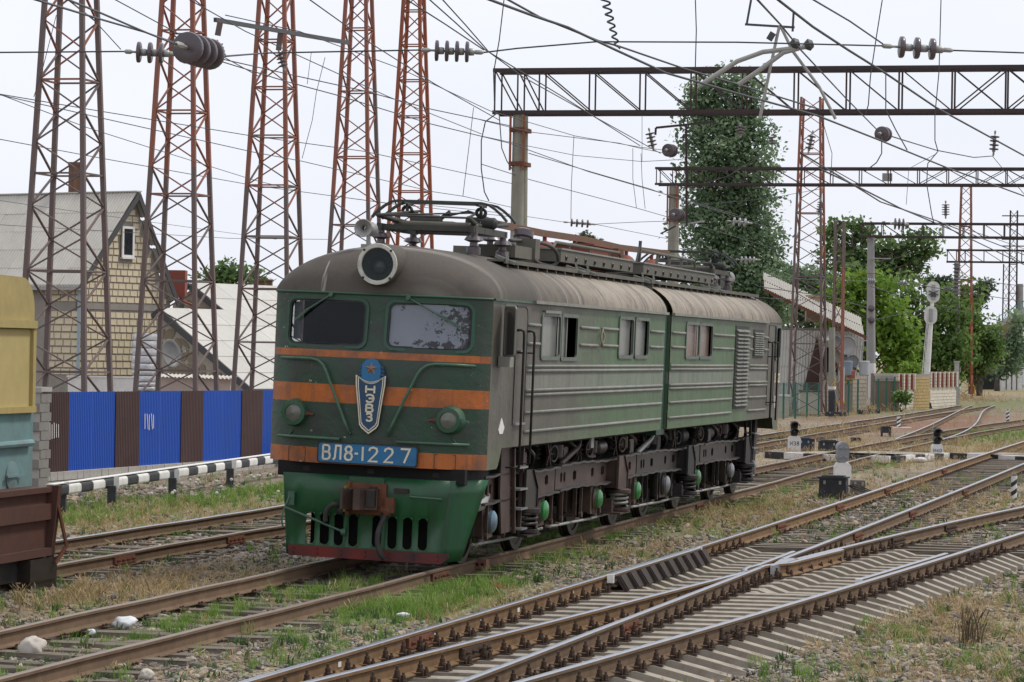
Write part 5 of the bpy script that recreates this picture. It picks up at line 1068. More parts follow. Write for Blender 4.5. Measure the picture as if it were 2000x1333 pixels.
    for q in np.linspace(a + .35, b - .3, 5):
        m = MB(); m.bar((1.27, q, .86), (1.27, q, .34 + .1 * random.random()), .03, .045); m.lathe([(.05, 0), (.05, .05)], (1.25, q, .42), (1, 0, 0), 10); m.bar((1.2, q - .12, .36), (1.2, q + .15, .34), .04); m.build('pull_rod', mt, pr)
    for q in ((a + b) / 2 - .2, (a + b) / 2 + .9):
        m = MB(); m.prism([(-.22, 0), (.22, 0), (.12, -.2), (.1, -.45), (-.06, -.48), (-.12, -.2)], .08, frame4((1.1, q, .86), (0, 1, 0), (0, 0, 1), (1, 0, 0))); m.lathe([(.1, 0), (.1, .05), (.06, .06)], (1.18, q + .05, .45), (1, 0, 0), 14); m.build('equaliser', mt, pr, fix=True)
        m = MB(); m.lathe([(.26, -.2), (.28, 0), (.26, .2)], (.95, q + .6, .52), (0, 1, 0), 16); m.build('traction_motor', M['dark'], pr, smooth=.6)
# side supports with coil springs
for u, mt in ((3.05, M['bogie']), (9.65, M['bogie_brown']), (16.05, M['black']), (22.75, M['black'])):
    o = MB(); o.prism([(-.36, 1.28), (-.36, .74), (.34, .74), (.34, 1.0), (.02, 1.28)], .04, frame4((1.40, u, 0), (0, 1, 0), (0, 0, 1), (1, 0, 0))); o.box((1.28, u, .98), (.22, .6, .46)); o.bar((1.45, u + .02, 1.28), (1.45, u + .34, 1.0), .03, .02); o.bar((1.45, u + .34, 1.0), (1.45, u + .34, .74), .03, .02); o = o.build('side_support', mt, loco, fix=True)
    m = MB(); m.lathe([(.2, -.04), (.22, -.02), (.22, .03), (.18, .05)], (1.36, u, .69), (0, 0, 1), 20); m.build('spring_cap', mt, o, smooth=.6)
    m = MB(); m.tube([(1.37 + .15 * math.cos(q), u + .2 * math.sin(q), .44 + .22 * q / (6 * PI)) for q in np.linspace(0, 6 * PI, 84)], .024, 8); m.build('coil_spring', mt if u != 9.65 else M['rib'], o, smooth=True)
    m = MB(); m.prism([(-.40, .58), (-.40, .34), (.34, .34), (.34, .42), (.1, .44), (-.1, .46)], .30, frame4((1.05, u, 0), (0, 1, 0), (0, 0, 1), (1, 0, 0))); m.lathe([(.2, 0), (.21, .02), (.21, .06), (.18, .07)], (1.36, u, .36), (0, 0, 1), 18); m.bar((1.3, u - .45, .345), (1.3, u + .36, .345), .42, .03); m.build('spring_seat', mt, o, fix=True)
# steps under the cab doors
for y0, sgn, mt in ((1.57, 1, M['bogie_brown']), (24.5, -1, M['black'])):
    o = MB(); o.prism([(y0, 1.62), (y0 + sgn * .56, 1.62), (y0 + sgn * .64, 1.0), (y0 + sgn * .74, .42), (y0 + sgn * .2, .42), (y0 + sgn * .02, 1.0)], .03, frame4((1.30, 0, 0), (0, 1, 0), (0, 0, 1), (1, 0, 0))); o.bar((1.36, y0 + sgn * .58, 1.6), (1.36, y0 + sgn * .80, .40), .06, .05); o.bar((1.36, y0 + sgn * 1.15, 1.6), (1.36, y0 + sgn * 1.12, .42), .06, .05); o = o.build('cab_steps', mt, loco, fix=True)
    for q, z in enumerate((1.33, 1.02, .74, .45)):
        m = MB(); yy = y0 + sgn * (.62 + .06 * q); m.box((1.36, yy + sgn * .24, z), (.2, .5 - .05 * q, .028)); m.build('step', M['steel'], o)
# clutter between body and bogies
rnd = random.Random(5); kinds = 0
u = 2.95
while u < 23.5:
    k = kinds % 7; kinds += 1; mt = (M['bogie'], M['bogie_brown'], M['black'], M['dark_grey'])[rnd.randrange(4)] if u > 13 else (M['bogie'], M['bogie_brown'], M['bogie_brown'])[rnd.randrange(3)]; m = MB(); x = rnd.uniform(.98, 1.15); nm = 'air_pipe'
    if k == 0: m.lathe([(.10, 0), (.13, .03), (.13, .22), (.09, .25), (.06, .30)], (x, u, 1.33), (0, 0, 1), 12); nm = 'air_valve'
    elif k == 1:
        m.box((x, u, 1.38), (.2, .36, .24)); m.box((x + .1, u, 1.38), (.02, .3, .18)); nm = 'junction_box'
    elif k == 2: m.lathe([(.10, -.3), (.14, -.27), (.14, .27), (.10, .3)], (x - .05, u, 1.42), (0, 1, 0), 14); nm = 'air_reservoir'
    elif k == 3: m.tube(hose([(x, u - .3, 1.62), (x + .1, u - .1, 1.48), (x + .08, u + .1, 1.40), (x, u + .3, 1.30), (x - .1, u + .35, 1.2)]), .035, 8)
    elif k == 4: m.lathe([(.05, 0), (.11, .02), (.06, .06), (.12, .09), (.06, .13), (.12, .16), (.06, .2), (.05, .28)], (x + .05, u, 1.35), (0, 0, 1), 12); nm = 'cable_insulator'
    elif k == 5: m.bar((x + .1, u, 1.64), (x + .1, u + .3, 1.22), .05, .03); m.bar((x + .1, u + .34, 1.64), (x + .1, u + .05, 1.25), .03, .03); nm = 'stay'
    else: m.tube([(x + .1 + .03 * math.cos(q), u + .12 * math.cos(q), 1.42 + .12 * math.sin(q)) for q in np.linspace(0, 2 * PI, 16)], .02, 6, closed=True); m.bar((x + .08, u - .12, 1.42), (x + .08, u + .12, 1.42), .02); m.bar((x + .08, u, 1.3), (x + .08, u, 1.54), .02); nm = 'handwheel'
    m.build(nm, mt, loco, smooth=.6); u += rnd.uniform(.28, .48)
for u in (5.9, 12.0): m = MB(); m.tube(hose([(1.2, u, 1.25), (1.24, u + .5, 1.38), (1.25, u + 1.0, 1.5), (1.2, u + 1.2, 1.62)]), .05, 8); m.build('air_pipe', M['galv'] if u > 10 else M['bogie_brown'], loco, smooth=True)
m = MB(); m.box((1.45, 7.0, 1.58), (.03, .2, .2)); m.build('tally_plate', M['rib'], loco)
m = MB(); m.box((.95, .55, 1.08), (.5, .8, .5)); m.build('cab_support', M['bogie'], loco)
m = MB(); m.tube(hose([(1.2, .1, 1.0), (1.15, .5, .9), (1.2, .9, .85), (1.15, 1.4, .95)]), .09, 8); m.build('sand_hose', M['galv'], loco, smooth=True)
# ================================================================== helpers for barred and bricked things
_ub = MB().box((0, 0, 0), (1, 1, 1)).mesh('bar'); UB = {}
def unit(mat):
    if mat.name not in UB: me = _ub.copy(); me.name = 'bar'; me.materials.append(mat); UB[mat.name] = me
    return UB[mat.name]
def rod(name, a, b, w, h, mat, parent, up=(0, 0, 1)):
    """one straight member as an object of its own, sharing a unit box"""
    a = Vector(a); b = Vector(b); d = b - a; L = d.length; d.normalize(); u = Vector(up)
    if abs(d.dot(u)) > .98: u = Vector((0, 1, 0))
    r = d.cross(u).normalized(); u = r.cross(d)
    o = link(name, unit(mat), parent); mw = frame4((a + b) / 2, r * w, d * L, u * h); o.matrix_basis = mw; return o
def brick(name, c, x, y, z, d, mat, parent):
    o = link(name, unit(mat), parent); o.matrix_basis = frame4(c, Vector(x) * d[0], Vector(y) * d[1], Vector(z) * d[2]); return o
def hit(px, py, P, n):
    """where the line of sight through a photo point meets the plane through P with normal n"""
    d = sight(px, py); o = Vector((0, 0, CAM_H)); n = Vector(n); return o + d * ((Vector(P) - o).dot(n) / d.dot(n))

# ---- corrugated sheet fence
F0, F1 = gz(85, 950, -.3), gz(525, 905, -.3); FD = (F1 - F0); FD.z = 0; FD.normalize(); FN = Vector((FD.y, -FD.x, 0))
M['blue_sheet'] = paint('cobalt blue profiled sheet', (0.003, 0.065, 0.40), (0.02, 0.07, 0.26), .5, .5, 1.1, vary=.1, spec=.4, bump=.03)
M['brown_sheet'] = paint('chocolate profiled sheet', (0.055, 0.026, 0.024), (0.09, 0.055, 0.045), .4, .45, 1.5, vary=.06, spec=.4, bump=.03)
fence = thing('corrugated_fence', 'blue and brown corrugated sheet fence on a block footing behind the far track', 'fence', F0)
edges = [83, 130, 178, 225, 268, 311, 353, 393, 433, 471, 509, 548]; kindc = 'bnnbnnbnnbn'
prm = [(hit(x, 850, F0, FN) - F0).dot(FD) for x in edges]
step = prm[-1] - prm[-2]
for k in range(6): prm.append(prm[-1] + step); kindc += 'nbn'[k % 3] if False else 'nnbnnb'[k]
ztop = lambda s: 1.83 - .006 * s; zbot = lambda s: .0 - .0075 * s
for (a, b), kc in zip(zip(prm, prm[1:]), kindc):
    m = MB(); n = 15; vs = []
    for i in range(n * 4 + 1):
        s = a - .07 + (b - a + .14) * i / (n * 4); o = (.0, .018, .018, 0)[i % 4] if i < n * 4 else 0
        for z in (zbot(s) - .03, ztop(s) + .006 * ((i // 4) % 2)): vs.append(FD * s + FN * (o + .03 * (kc == 'b')) + Vector((0, 0, z + .3)))
    m.add(vs, [(2 * i, 2 * i + 2, 2 * i + 3, 2 * i + 1) for i in range(n * 4)]); o = m.build('blue_panel' if kc == 'n' else 'brown_panel', M['blue_sheet' if kc == 'n' else 'brown_sheet'], fence); sl = o.modifiers.new('t', 'SOLIDIFY'); sl.thickness = .002
rl = np.random.default_rng(3)
for x0, y0, ks, sl_ in ((93, 828, 5, .0), (279, 809, 5, .06)):
    for k in range(ks):
        a = hit(x0 + k * 4.2, y0 + rl.uniform(-2, 2), F0, FN); b = hit(x0 + k * 4.2 + sl_ * 30 * (k % 2), y0 + 29 + rl.uniform(-3, 3), F0, FN)
        m = MB(); m.bar(a - F0 + FN * .055, b - F0 + FN * .055, .03, .006, up=FN); m.build('painted_stroke', M['white'], fence)
s = -.3; r = random.Random(3)
while s < prm[-1]:
    w = r.uniform(.36, .46)
    for row in range(2): brick('footing_block', FD * (s + w / 2 + row * .2) + Vector((0, 0, .19 - .0075 * s - row * .21 + .02)), FD, FN, (0, 0, 1), (w - .02, .24 + r.uniform(0, .03), .19), M['concrete'], fence)
    s += w
# ---- block pillar at the fence end
pl0 = F0 - FD * .45; M['block'] = paint('grey cinder block', (0.22, 0.21, 0.195), (0.12, 0.115, 0.11), .6, .95, 4, bump=.5)
pil = thing('block_pillar', 'grey cinder block pillar at the left end of the blue fence', 'pillar', (pl0.x, pl0.y, -.3))
m = MB(); m.box((0, 0, 1.05), (.52, .36, 2.1), Matrix.Rotation(math.atan2(FD.y, FD.x), 3, 'Z')); m.build('core', M['concrete'], pil)
for row in range(10):
    for k in range(2): brick('block', Vector((0, 0, .11 + row * .21)) + FD * ((k - .5) * .29 + (.06 if row % 2 else -.06)) , FD, FN, (0, 0, 1), (.27 + .04 * ((row + k) % 2), .40 + r.uniform(0, .02), .195), M['block'], pil)
m = MB(); m.box((0, 0, 2.2), (.62, .46, .1), Matrix.Rotation(math.atan2(FD.y, FD.x), 3, 'Z')); m.build('coping', M['concrete'], pil)
# ---- striped guard rail
gp = [gz(x, y, -.33) for x, y in ((120, 1012), (218, 999), (336.5, 980.5), (449, 958), (566, 933))]; GD = (gp[-1] - gp[0]); GD.z = 0; GL_ = GD.length; GD.normalize(); GN = Vector((GD.y, -GD.x, 0))
grail = thing('guard_rail', 'low black and white striped guard rail on short posts below the blue fence', 'guard rail', gp[0])
for p in gp: q = p - gp[0]; rod('post', q, q + Vector((0, 0, .5)), .16, .16, M['black_paint'], grail); rod('post_plate', q + Vector((0, 0, .45)) + GN * .09, q + Vector((0, 0, .68)) + GN * .09, .1, .03, M['white'], grail)
s = -.8; k = 0
while s < GL_ + .5:
    L = .8
    for zz, hh, ow in ((.53, .19, 0),):
        m = MB(); prof = [(0, .44), (.03, .455), (.04, .48), (.042, .53), (.04, .58), (.03, .61), (0, .63)]
        vs = []
        for e in (s, s + L): vs += [GD * e + GN * (.1 + o) + Vector((0, 0, z + .0)) for o, z in prof] + [GD * e + GN * (-.05) + Vector((0, 0, .64))]
        n = 8; m.add(vs, [(i, i + 1, n + i + 1, n + i) for i in range(n - 1)]); o = m.build('rail_block', M['white' if k % 2 else 'black_paint'], grail, fix=True); sd2 = o.modifiers.new('t', 'SOLIDIFY'); sd2.thickness = .02
    s += L; k += 1
rod('top_strip', GD * -.8 + GN * .02 + Vector((0, 0, .66)), GD * (GL_ + .5) + GN * .02 + Vector((0, 0, .66)), .16, .015, M['white'], grail)

# ---- limestone house with corrugated roof
HY = 118.0; hg = Vector((.574, .819, 0)); hl = Vector((-.819, .574, 0))
HC = at(155, 700, HY); HC.z = -.3; TG = 5.05; TA = 2.95; EAVE = 5.55; APEX = 8.95; REAVE = 5.0
house = thing('limestone_house', 'yellow limestone block house with grey corrugated roof and brick chimney', 'house', HC)
M['lime'] = paint('yellow shell limestone', (0.62, 0.54, 0.39), (0.47, 0.40, 0.28), .5, .95, 1.5, vary=.2, bump=.4, spec=.15)
M['mortar'] = paint('grey mortar', (0.27, 0.25, 0.22), (0.18, 0.165, 0.15), .5, .95, 3)
zA = lambda tt: EAVE + .3 + (APEX - EAVE) * tt / TA if tt < TA else APEX + .3 - (APEX - REAVE) * (tt - TA) / (TG - TA)
m = MB(); gp_ = [(0, 0), (TG, 0), (TG, REAVE + .3), (TA, APEX + .3), (0, EAVE + .3)]
m.prism(gp_, .25, frame4((0, 0, 0), hg, (0, 0, 1), hl)); m.prism([(0, 0), (9, 0), (9, EAVE + .3), (0, EAVE + .3)], .25, frame4(hg * .0, hl, (0, 0, 1), hg)); m.build('wall', M['mortar'], house, fix=True)
belt = 4.62; nb = 0
def lay(org, ax, nrm, L, z0, z1, rh, bl, top=None, skip=None, seed=1):
    global nb; r = random.Random(seed); z = z0
    while z + rh * .6 < z1:
        s = -r.random() * bl
        while s < L:
            w = bl * r.uniform(.75, 1.25); a, b = max(0, s), min(L, s + w)
            if b - a > .08 and not (top and min(top(a), top(b)) < z + rh) and not (skip and skip((a + b) / 2, z + rh / 2)) and nb < 299:
                brick('stone_block', Vector(org) + ax * ((a + b) / 2) + nrm * (.012 + r.uniform(0, .014)) + Vector((0, 0, z + rh / 2)), ax, nrm, (0, 0, 1), (b - a - .055, .04, rh - .065), M['lime'], house); nb += 1
            s += w
        z += rh
wz0 = HC.z
ww = at(245, 473, HY + TA * .819 * .9); wt_ = (ww - HC).dot(hg); wz_ = ww.z - HC.z
lay((0, 0, 0), hg, -hl, TG, 2.0, belt, .285, .36, seed=1); lay((0, 0, 0), hl, -hg, 1.9, 2.0, belt, .285, .44, seed=2)
lay((0, 0, 0), hg, -hl, TG, belt + .28, 9.2, .272, .36, top=lambda a: zA(a) - .1, skip=lambda a, z: abs(a - wt_) < .42 and abs(z - wz_) < .75, seed=3); lay((0, 0, 0), hl, -hg, 1.9, belt + .28, EAVE + .2, .285, .44, seed=4)
m = MB(); m.box(hg * TG / 2 - hl * .02 + Vector((0, 0, belt + .13)), (TG + .04, .06, .24), Matrix.Rotation(math.atan2(hg.y, hg.x), 3, 'Z')); m.build('ring_beam', M['mortar'], house)
m = MB(); R_ = frame4(hg * wt_ - hl * .06 + Vector((0, 0, wz_)), hg, (0, 0, 1), -hl); m.ring(rrect(.72, 1.25, .01, 1), rrect(.52, 1.05, .01, 1), .06, R_); wf = m.build('window', M['white'], house, fix=True)
m = MB(); m.prism(rrect(.56, 1.1, .01, 1), .01, R_ @ Matrix.Translation((0, 0, .015))); m.build('pane', M['glass'], wf); m = MB(); m.prism(rrect(.8, .06, .01, 1, 0, -.66), .12, R_); m.build('sill', M['white'], wf)
# roof sheets
M['asbestos'] = paint('grey asbestos cement sheet', (0.50, 0.48, 0.44), (0.34, 0.33, 0.29), .5, .95, 1.2, streak=.25, spec=.15)
def wavy(w, L, waves, amp, mat):
    m = MB(); n = waves * 6; vs = []
    for i in range(n + 1):
        x = w * i / n; z = amp * math.cos(2 * PI * waves * i / n); vs += [(x, 0, z), (x, L, z)]
    m.add(vs, [(2 * i, 2 * i + 2, 2 * i + 3, 2 * i + 1) for i in range(n)]); me = m.mesh('roof_sheet', smooth=True); me.materials.append(mat); return me
def sheet_roof(par, ridge0, along, down, n_along, rows, w, L, me, lift=.02, skipf=None):
    nrm = along.cross(down).normalized(); 
    if nrm.z < 0: nrm = -nrm
    for r_ in range(rows):
        for k in range(n_along):
            o = link('roof_sheet', me, par); p = ridge0 + along * (k * w) + down * (r_ * L * .93) + nrm * (lift * (rows - r_) * .6 + random.uniform(0, .012)); o.matrix_basis = frame4(p, along, down, nrm)
sh = wavy(1.1, 1.15, 7, .03, M['asbestos'])
rid = hg * TA + Vector((0, 0, APEX + .42)) - hl * .35; down = (hg * -1 * (TA + .35) + Vector((0, 0, EAVE - APEX - .38))); DL_ = down.length; down.normalize()
sheet_roof(house, rid, hl, down, 8, int(DL_ / 1.07) + 1, 1.1, DL_ / (int(DL_ / 1.07) + 1) / .93 * 1.0, sh)
rid2 = hg * TA + Vector((0, 0, APEX + .42)) - hl * .35; down2 = (hg * (TG - TA + .4) + Vector((0, 0, REAVE - APEX - .45))); D2 = down2.length; down2.normalize(); sheet_roof(house, rid2, hl, down2, 8, 4, 1.1, D2 / 4 / .93, sh)
for a, b in ((rid - Vector((0, 0, .1)), rid + down * DL_ - Vector((0, 0, .1))), (rid2 - Vector((0, 0, .1)), rid2 + down2 * D2 - Vector((0, 0, .1)))): rod('barge_board', a, b, .05, .2, M['dark_grey'], house)
rod('ridge_cap', rid + Vector((0, 0, .05)), rid + hl * 9 + Vector((0, 0, .05)), .3, .05, M['asbestos'], house)
e0 = rid + down * DL_; rod('gutter', e0 + Vector((0, 0, -.12)) - hl * .0, e0 + hl * 9 + Vector((0, 0, -.12)), .18, .22, M['galv'], house)
rod('downpipe', -hg * .12 - hl * .05 + Vector((0, 0, .2)), -hg * .12 - hl * .05 + Vector((0, 0, EAVE + .1)), .12, .12, paint('pale blue downpipe', (.30, .38, .44), (.2, .22, .24), .4, .5), house)
t = NT('sooty brick chimney'); br = t.n('TexBrick'); t.l(t.coord((1, 1, 1)), br.inputs['Vector']); br.inputs['Scale'].default_value = 5.5; br.inputs['Color1'].default_value = (.15, .075, .05, 1); br.inputs['Color2'].default_value = (.24, .12, .07, 1); br.inputs['Mortar'].default_value = (.10, .09, .08, 1); br.inputs['Mortar Size'].default_value = .012
n = t.noise(5, 5); M['chimney'] = t.done(t.mix(t.math('MULTIPLY', n, .6), br.outputs[0], (.05, .045, .04)), .95)
ch = at(148, 345, HY + 5); m = MB(); cz0 = APEX + .2; cb = Vector((ch.x - HC.x, ch.y - HC.y, 0)); m.box(cb + Vector((0, 0, cz0 + .72)), (.52, .52, 1.5)); m.box(cb + Vector((0, 0, cz0 + 1.5)), (.58, .58, .12)); m.box(cb + Vector((0, 0, cz0 + 1.4)), (.55, .55, .06)); m.build('chimney', M['chimney'], house)

# ---- stone-gabled cottages with plain grey roofs
cg, cr_ = Vector((.8, -.6, 0)), Vector((.6, .8, 0))
M['flagstone'] = paint('brown flagstone', (0.24, 0.205, 0.15), (0.13, 0.11, 0.085), .6, .95, 2, vary=.25, bump=.4); M['pale_mortar'] = paint('pale mortar', (.40, .37, .31), (.28, .25, .2), .5, .95)
M['sheetgrey'] = paint('pale flat roof sheet', (0.50, 0.49, 0.46), (0.33, 0.32, 0.30), .5, .9, .8, streak=.2)
def cottage(label, px, py, Y, s, drop, rl, rows, wall_h, left=1.2):
    A = at(px, py, Y); base = Vector((A.x, A.y, -.3)); H = A.z + .3; o = thing('stone_cottage', label, 'house', base, group='cottages behind the masts')
    poly = [(-left, 0), (s, 0), (s, H - drop), (0, H), (-left, H - left * drop / s)]
    m = MB(); m.prism(poly, .3, frame4((0, 0, 0), cg, (0, 0, 1), cr_)); m.build('gable_wall', M['pale_mortar'], o, fix=True)
    r = random.Random(px); c = .44; nx_, nz_ = int((s + left) / c), int(H / c); J = {}
    for i in range(nx_ + 2):
        for j in range(nz_ + 2): J[i, j] = (-left + i * c + r.uniform(-.15, .15) + (.2 if j % 2 else 0), j * c + r.uniform(-.14, .14))
    for i in range(nx_ + 1):
        for j in range(nz_ + 1):
            q = [J[i, j], J[i + 1, j], J[i + 1, j + 1], J[i, j + 1]]
            if j * c < 1.5 or any(z > (H - (x * drop / s if x > 0 else -x * drop / s)) - .1 or x > s - .05 or x < -left for x, z in q): continue
            cx, cz = sum(a for a, _ in q) / 4, sum(b for _, b in q) / 4; q2 = [(cx + (a - cx) * .88, cz + (b - cz) * .88) for a, b in q]; q3 = []
            for k in range(4): a, b = q2[k], q2[(k + 1) % 4]; q3 += [(a[0] * .8 + b[0] * .2, a[1] * .8 + b[1] * .2), (a[0] * .2 + b[0] * .8, a[1] * .2 + b[1] * .8)]
            m = MB(); m.prism(q3, .03, frame4(cr_ * -.0, cg, (0, 0, 1), -cr_)); m.build('stone', M['flagstone'], o, fix=True)
    dn = (cg * s + Vector((0, 0, -drop))); Ls = dn.length; dn.normalize(); nrm = Vector((0, 0, 1)); up_ = cr_.cross(dn); up_ = up_ if up_.z > 0 else -up_
    o0 = Vector((0, 0, H + .1)) - cr_ * .25
    for k in range(rows):
        for q in range(int(rl / 1.5)):
            a = o0 + dn * (Ls * 1.06 * k / rows) + cr_ * (q * 1.5) + up_ * (.02 * (rows - k)); b = brick('roof_sheet', a + dn * (Ls * 1.06 / rows / 2) + cr_ * .75, cr_, dn, up_, (1.48, Ls * 1.06 / rows + .06, .03), M['sheetgrey'], o)
    rod('barge_board', o0 + up_ * -.06, o0 + dn * Ls * 1.06 + up_ * -.06, .08, .26, M['dark_grey'], o, up=up_)
    dn2 = (cg * -left + Vector((0, 0, -left * drop / s))); rod('barge_board', o0, o0 + dn2, .08, .22, M['dark_grey'], o)
    return o
cottage('tall stone cottage with pale roof behind the third lattice mast', 378, 562, 128, 5.2, 3.0, 9, 5, 0)
cottage('low stone cottage with pale lean roof and grey edge beside the limestone house', 320, 612, 119, 4.6, 2.85, 6, 5, 0, .4)
# red sheet roof and tank behind, silver wrapped stack, dish, shed
tp = at(342, 532, 126); m = MB(); o = thing('roof_tank', 'dark red sheet metal box above the cottage roofs', 'tank', (tp.x, tp.y, -.3)); m.box((0, 0, tp.z - .2), (.95, .9, 1.15)); m.build('tank_body', M['red_oxide'], o); rod('tank_support', (-.3, 0, 0), (-.3, 0, tp.z - .6), .2, .2, M['concrete'], o); rod('tank_support', (.3, 0, 0), (.3, 0, tp.z - .6), .2, .2, M['concrete'], o); 
m = MB(); m.box((.2, -.3, tp.z - .86), (1.9, .9, .08), Matrix.Rotation(.35, 3, 'Y')); m.build('red_roof_slope', M['red_oxide'], o)
t = NT('crinkled foil wrap'); n = t.noise(5, 6, .7); t.bump(n, .6, .08); M['foil'] = t.done(t.mix(n, (.42, .43, .46), (.7, .71, .74)), .35, .7)
sp_ = at(281, 757, 112); o = thing('wrapped_stack', 'silver foil wrapped pallet stack standing against the limestone house', 'stack', (sp_.x, sp_.y, -.3)); z = 0; r = random.Random(8); H_ = at(281, 656, 112).z + .3
while z < H_ - .1:
    h_ = r.uniform(.16, .3); w_ = .92 + r.uniform(-.05, .04); m = MB(); m.lathe([(.30 * w_, 0), (.5 * w_, .02), (.53 * w_, h_ * .5), (.5 * w_, h_ - .02), (.3 * w_, h_)], (r.uniform(-.03, .03), 0, z), (0, 0, 1), 12); m.build('foil_roll', M['foil'], o, smooth=.9); z += h_ * .97
dp_ = at(329, 692, 113.5); o = thing('satellite_dish', 'dark satellite dish on the corner of the limestone house', 'satellite dish', (dp_.x, dp_.y, -.3)); zz = dp_.z + .3
m = MB(); m.lathe([(.0005, .0), (.25, .03), (.45, .10), (.55, .16), (.56, .15), (.45, .085), (.25, .015), (.0005, -.015)], (0, 0, zz), (.8, -.55, .2), 24, caps=False); m.build('dish', paint('grey dish', (.16, .165, .17), (.1, .1, .1), .4, .5), o, smooth=True); m = MB(); m.tube([(0, 0, zz - .4), (.62, -.5, zz + .1)], .022, 6); m.box((.66, -.53, zz + .13), (.1, .1, .1)); m.build('feed_arm', M['galv'], o); rod('stand', (0, .1, 0), (0, .1, zz), .06, .06, M['galv'], o)
sp_ = at(390, 760, 110); o = thing('garden_shed', 'small pink walled shed with grey corrugated canopy behind the fence', 'shed', (sp_.x, sp_.y, -.3)); m = MB(); m.box((-.1, 0, 1.05), (2.6, 1.6, 2.1)); m.build('wall', paint('pink plaster', (.5, .40, .36), (.35, .3, .26), .4, .9), o)
cs = wavy(2.9, 1.6, 20, .02, M['asbestos']); q = link('canopy', cs, o); q.matrix_basis = frame4((-1.5, -1.2, 2.1), Vector((1, 0, -.03)).normalized(), Vector((0, 1, .12)).normalized(), (0, 0, 1)); q = link('canopy', cs, o); q.matrix_basis = frame4((-2.0, -2.3, 1.45), Vector((1, 0, -.02)).normalized(), Vector((0, 1, .1)).normalized(), (0, 0, 1)); rod('post', (-1.9, -2.2, 0), (-1.9, -2.2, 1.45), .08, .08, M['rust'], o); rod('post', (.7, -2.2, 0), (.7, -2.2, 1.45), .08, .08, M['rust'], o)
sp_ = at(200, 758, 105); o = thing('white_screen_wall', 'low whitewashed wall just showing above the fence', 'wall', (sp_.x, sp_.y, -.3)); m = MB(); m.box((0, 0, 1.0), (2.4, .2, 2.0 + .15)); m.box((0, 0, 2.1), (2.5, .26, .06)); m.build('wall_slab', M['white'], o)
sp_ = at(240, 748, 108); o = thing('timber_lean_to', 'dark timber lean-to roof beside the silver stack', 'lean-to', (sp_.x, sp_.y, -.3)); m = MB(); m.box((0, 0, 1.95), (1.1, .9, .08), Matrix.Rotation(.12, 3, 'Y')); m.build('roof_board', M['sleeper_wood'], o); rod('post', (-.4, 0, 0), (-.4, 0, 1.9), .1, .1, M['sleeper_wood'], o); rod('post', (.4, 0, 0), (.4, 0, 1.9), .1, .1, M['sleeper_wood'], o)
bc = at(517, 548, 150); o = thing('brick_stack', 'lone brown brick chimney behind the cottage ridge', 'chimney', (bc.x, bc.y, -.3)); m = MB(); m.box((0, 0, bc.z / 2), (.75, .75, bc.z + .6)); m.box((0, 0, bc.z + .3), (.85, .85, .1)); m.build('stack', M['chimney'], o)

# ---- lattice masts
def mast(name, label, base, w0, taper, H, mat_lo, mat_hi, zsplit, panel=.78, rot=TRK, legw=.115, brw=.055, group=None, hz=3, seed=0, z0=0.0):
    o = thing(name, label, 'lattice mast', (base[0], base[1], base[2]), -rot, group); r = random.Random(seed)
    cor = lambda z: [Vector((sx * max(.2, (w0 - taper * z)) / 2, sy * max(.2, (w0 - taper * z)) / 2, z)) for sx, sy in ((-1, -1), (1, -1), (1, 1), (-1, 1))]
    zs = [z0]; 
    while zs[-1] < H: zs.append(zs[-1] + panel * max(.45, (1 - .25 * zs[-1] / H)))
    mt = lambda z: mat_lo if z < zsplit + r.uniform(-1.5, 1.5) else mat_hi
    seg = [z0] + [z for z in np.arange(z0 + 4, zs[-1], 4.1)] + [zs[-1]]
    for a, b in zip(seg, seg[1:]):
        for k in range(4): rod('leg', cor(a)[k], cor(b)[k], legw, legw, mt(a), o, up=(0, 1, 0))
    for i, (a, b) in enumerate(zip(zs, zs[1:])):
        ca, cb = cor(a), cor(b)
        for k in range(4):
            p, q = (k, (k + 1) % 4) if (i + k // 1) % 2 == 0 else ((k + 1) % 4, k); rod('brace', ca[p], cb[q], brw, brw * .6, mt(a), o)
            if i % hz == 0: rod('strut', ca[k], ca[(k + 1) % 4], brw, brw * .8, mt(a), o)
    return o
M['mast_lo'] = paint('rusty brown mast steel', (0.15, 0.105, 0.095), (0.12, 0.118, 0.125), .6, .7, 2); M['mast_hi'] = paint('faded red mast paint', (0.27, 0.10, 0.065), (0.15, 0.11, 0.105), .5, .7, 2); M['mast_or'] = paint('orange red mast paint', (0.29, 0.085, 0.04), (0.13, 0.06, 0.045), .4, .7, 2)
for k, (px, Y, lo, hi, zs_, lb) in enumerate(((132, 73, 'mast_lo', 'mast_hi', 9, 'leftmost of the five tall lattice masts, standing before the corrugated roof'), (352, 82, 'mast_lo', 'mast_hi', 7, 'second lattice mast from the left, beside the limestone gable'), (535, 91, 'mast_lo', 'mast_hi', 7.5, 'middle one of the five lattice masts, left of the locomotive roof'), (698, 100.4, 'mast_lo', 'mast_hi', 7, 'fourth lattice mast from the left, rising behind the roof horn'), (806, 109.5, 'mast_or', 'mast_or', 20, 'orange lattice mast, rightmost of the five, behind the pantograph'))):
    b = at(px, 400, Y); mast('lattice_mast', lb, (b.x - .02 * k, b.y, -.3), 1.88, .079, 17.5, M[lo], M[hi], zs_, .86 if k < 4 else .8, group='tall lattice masts behind the fence', seed=k, hz=(3, 3, 2, 3, 2)[k])

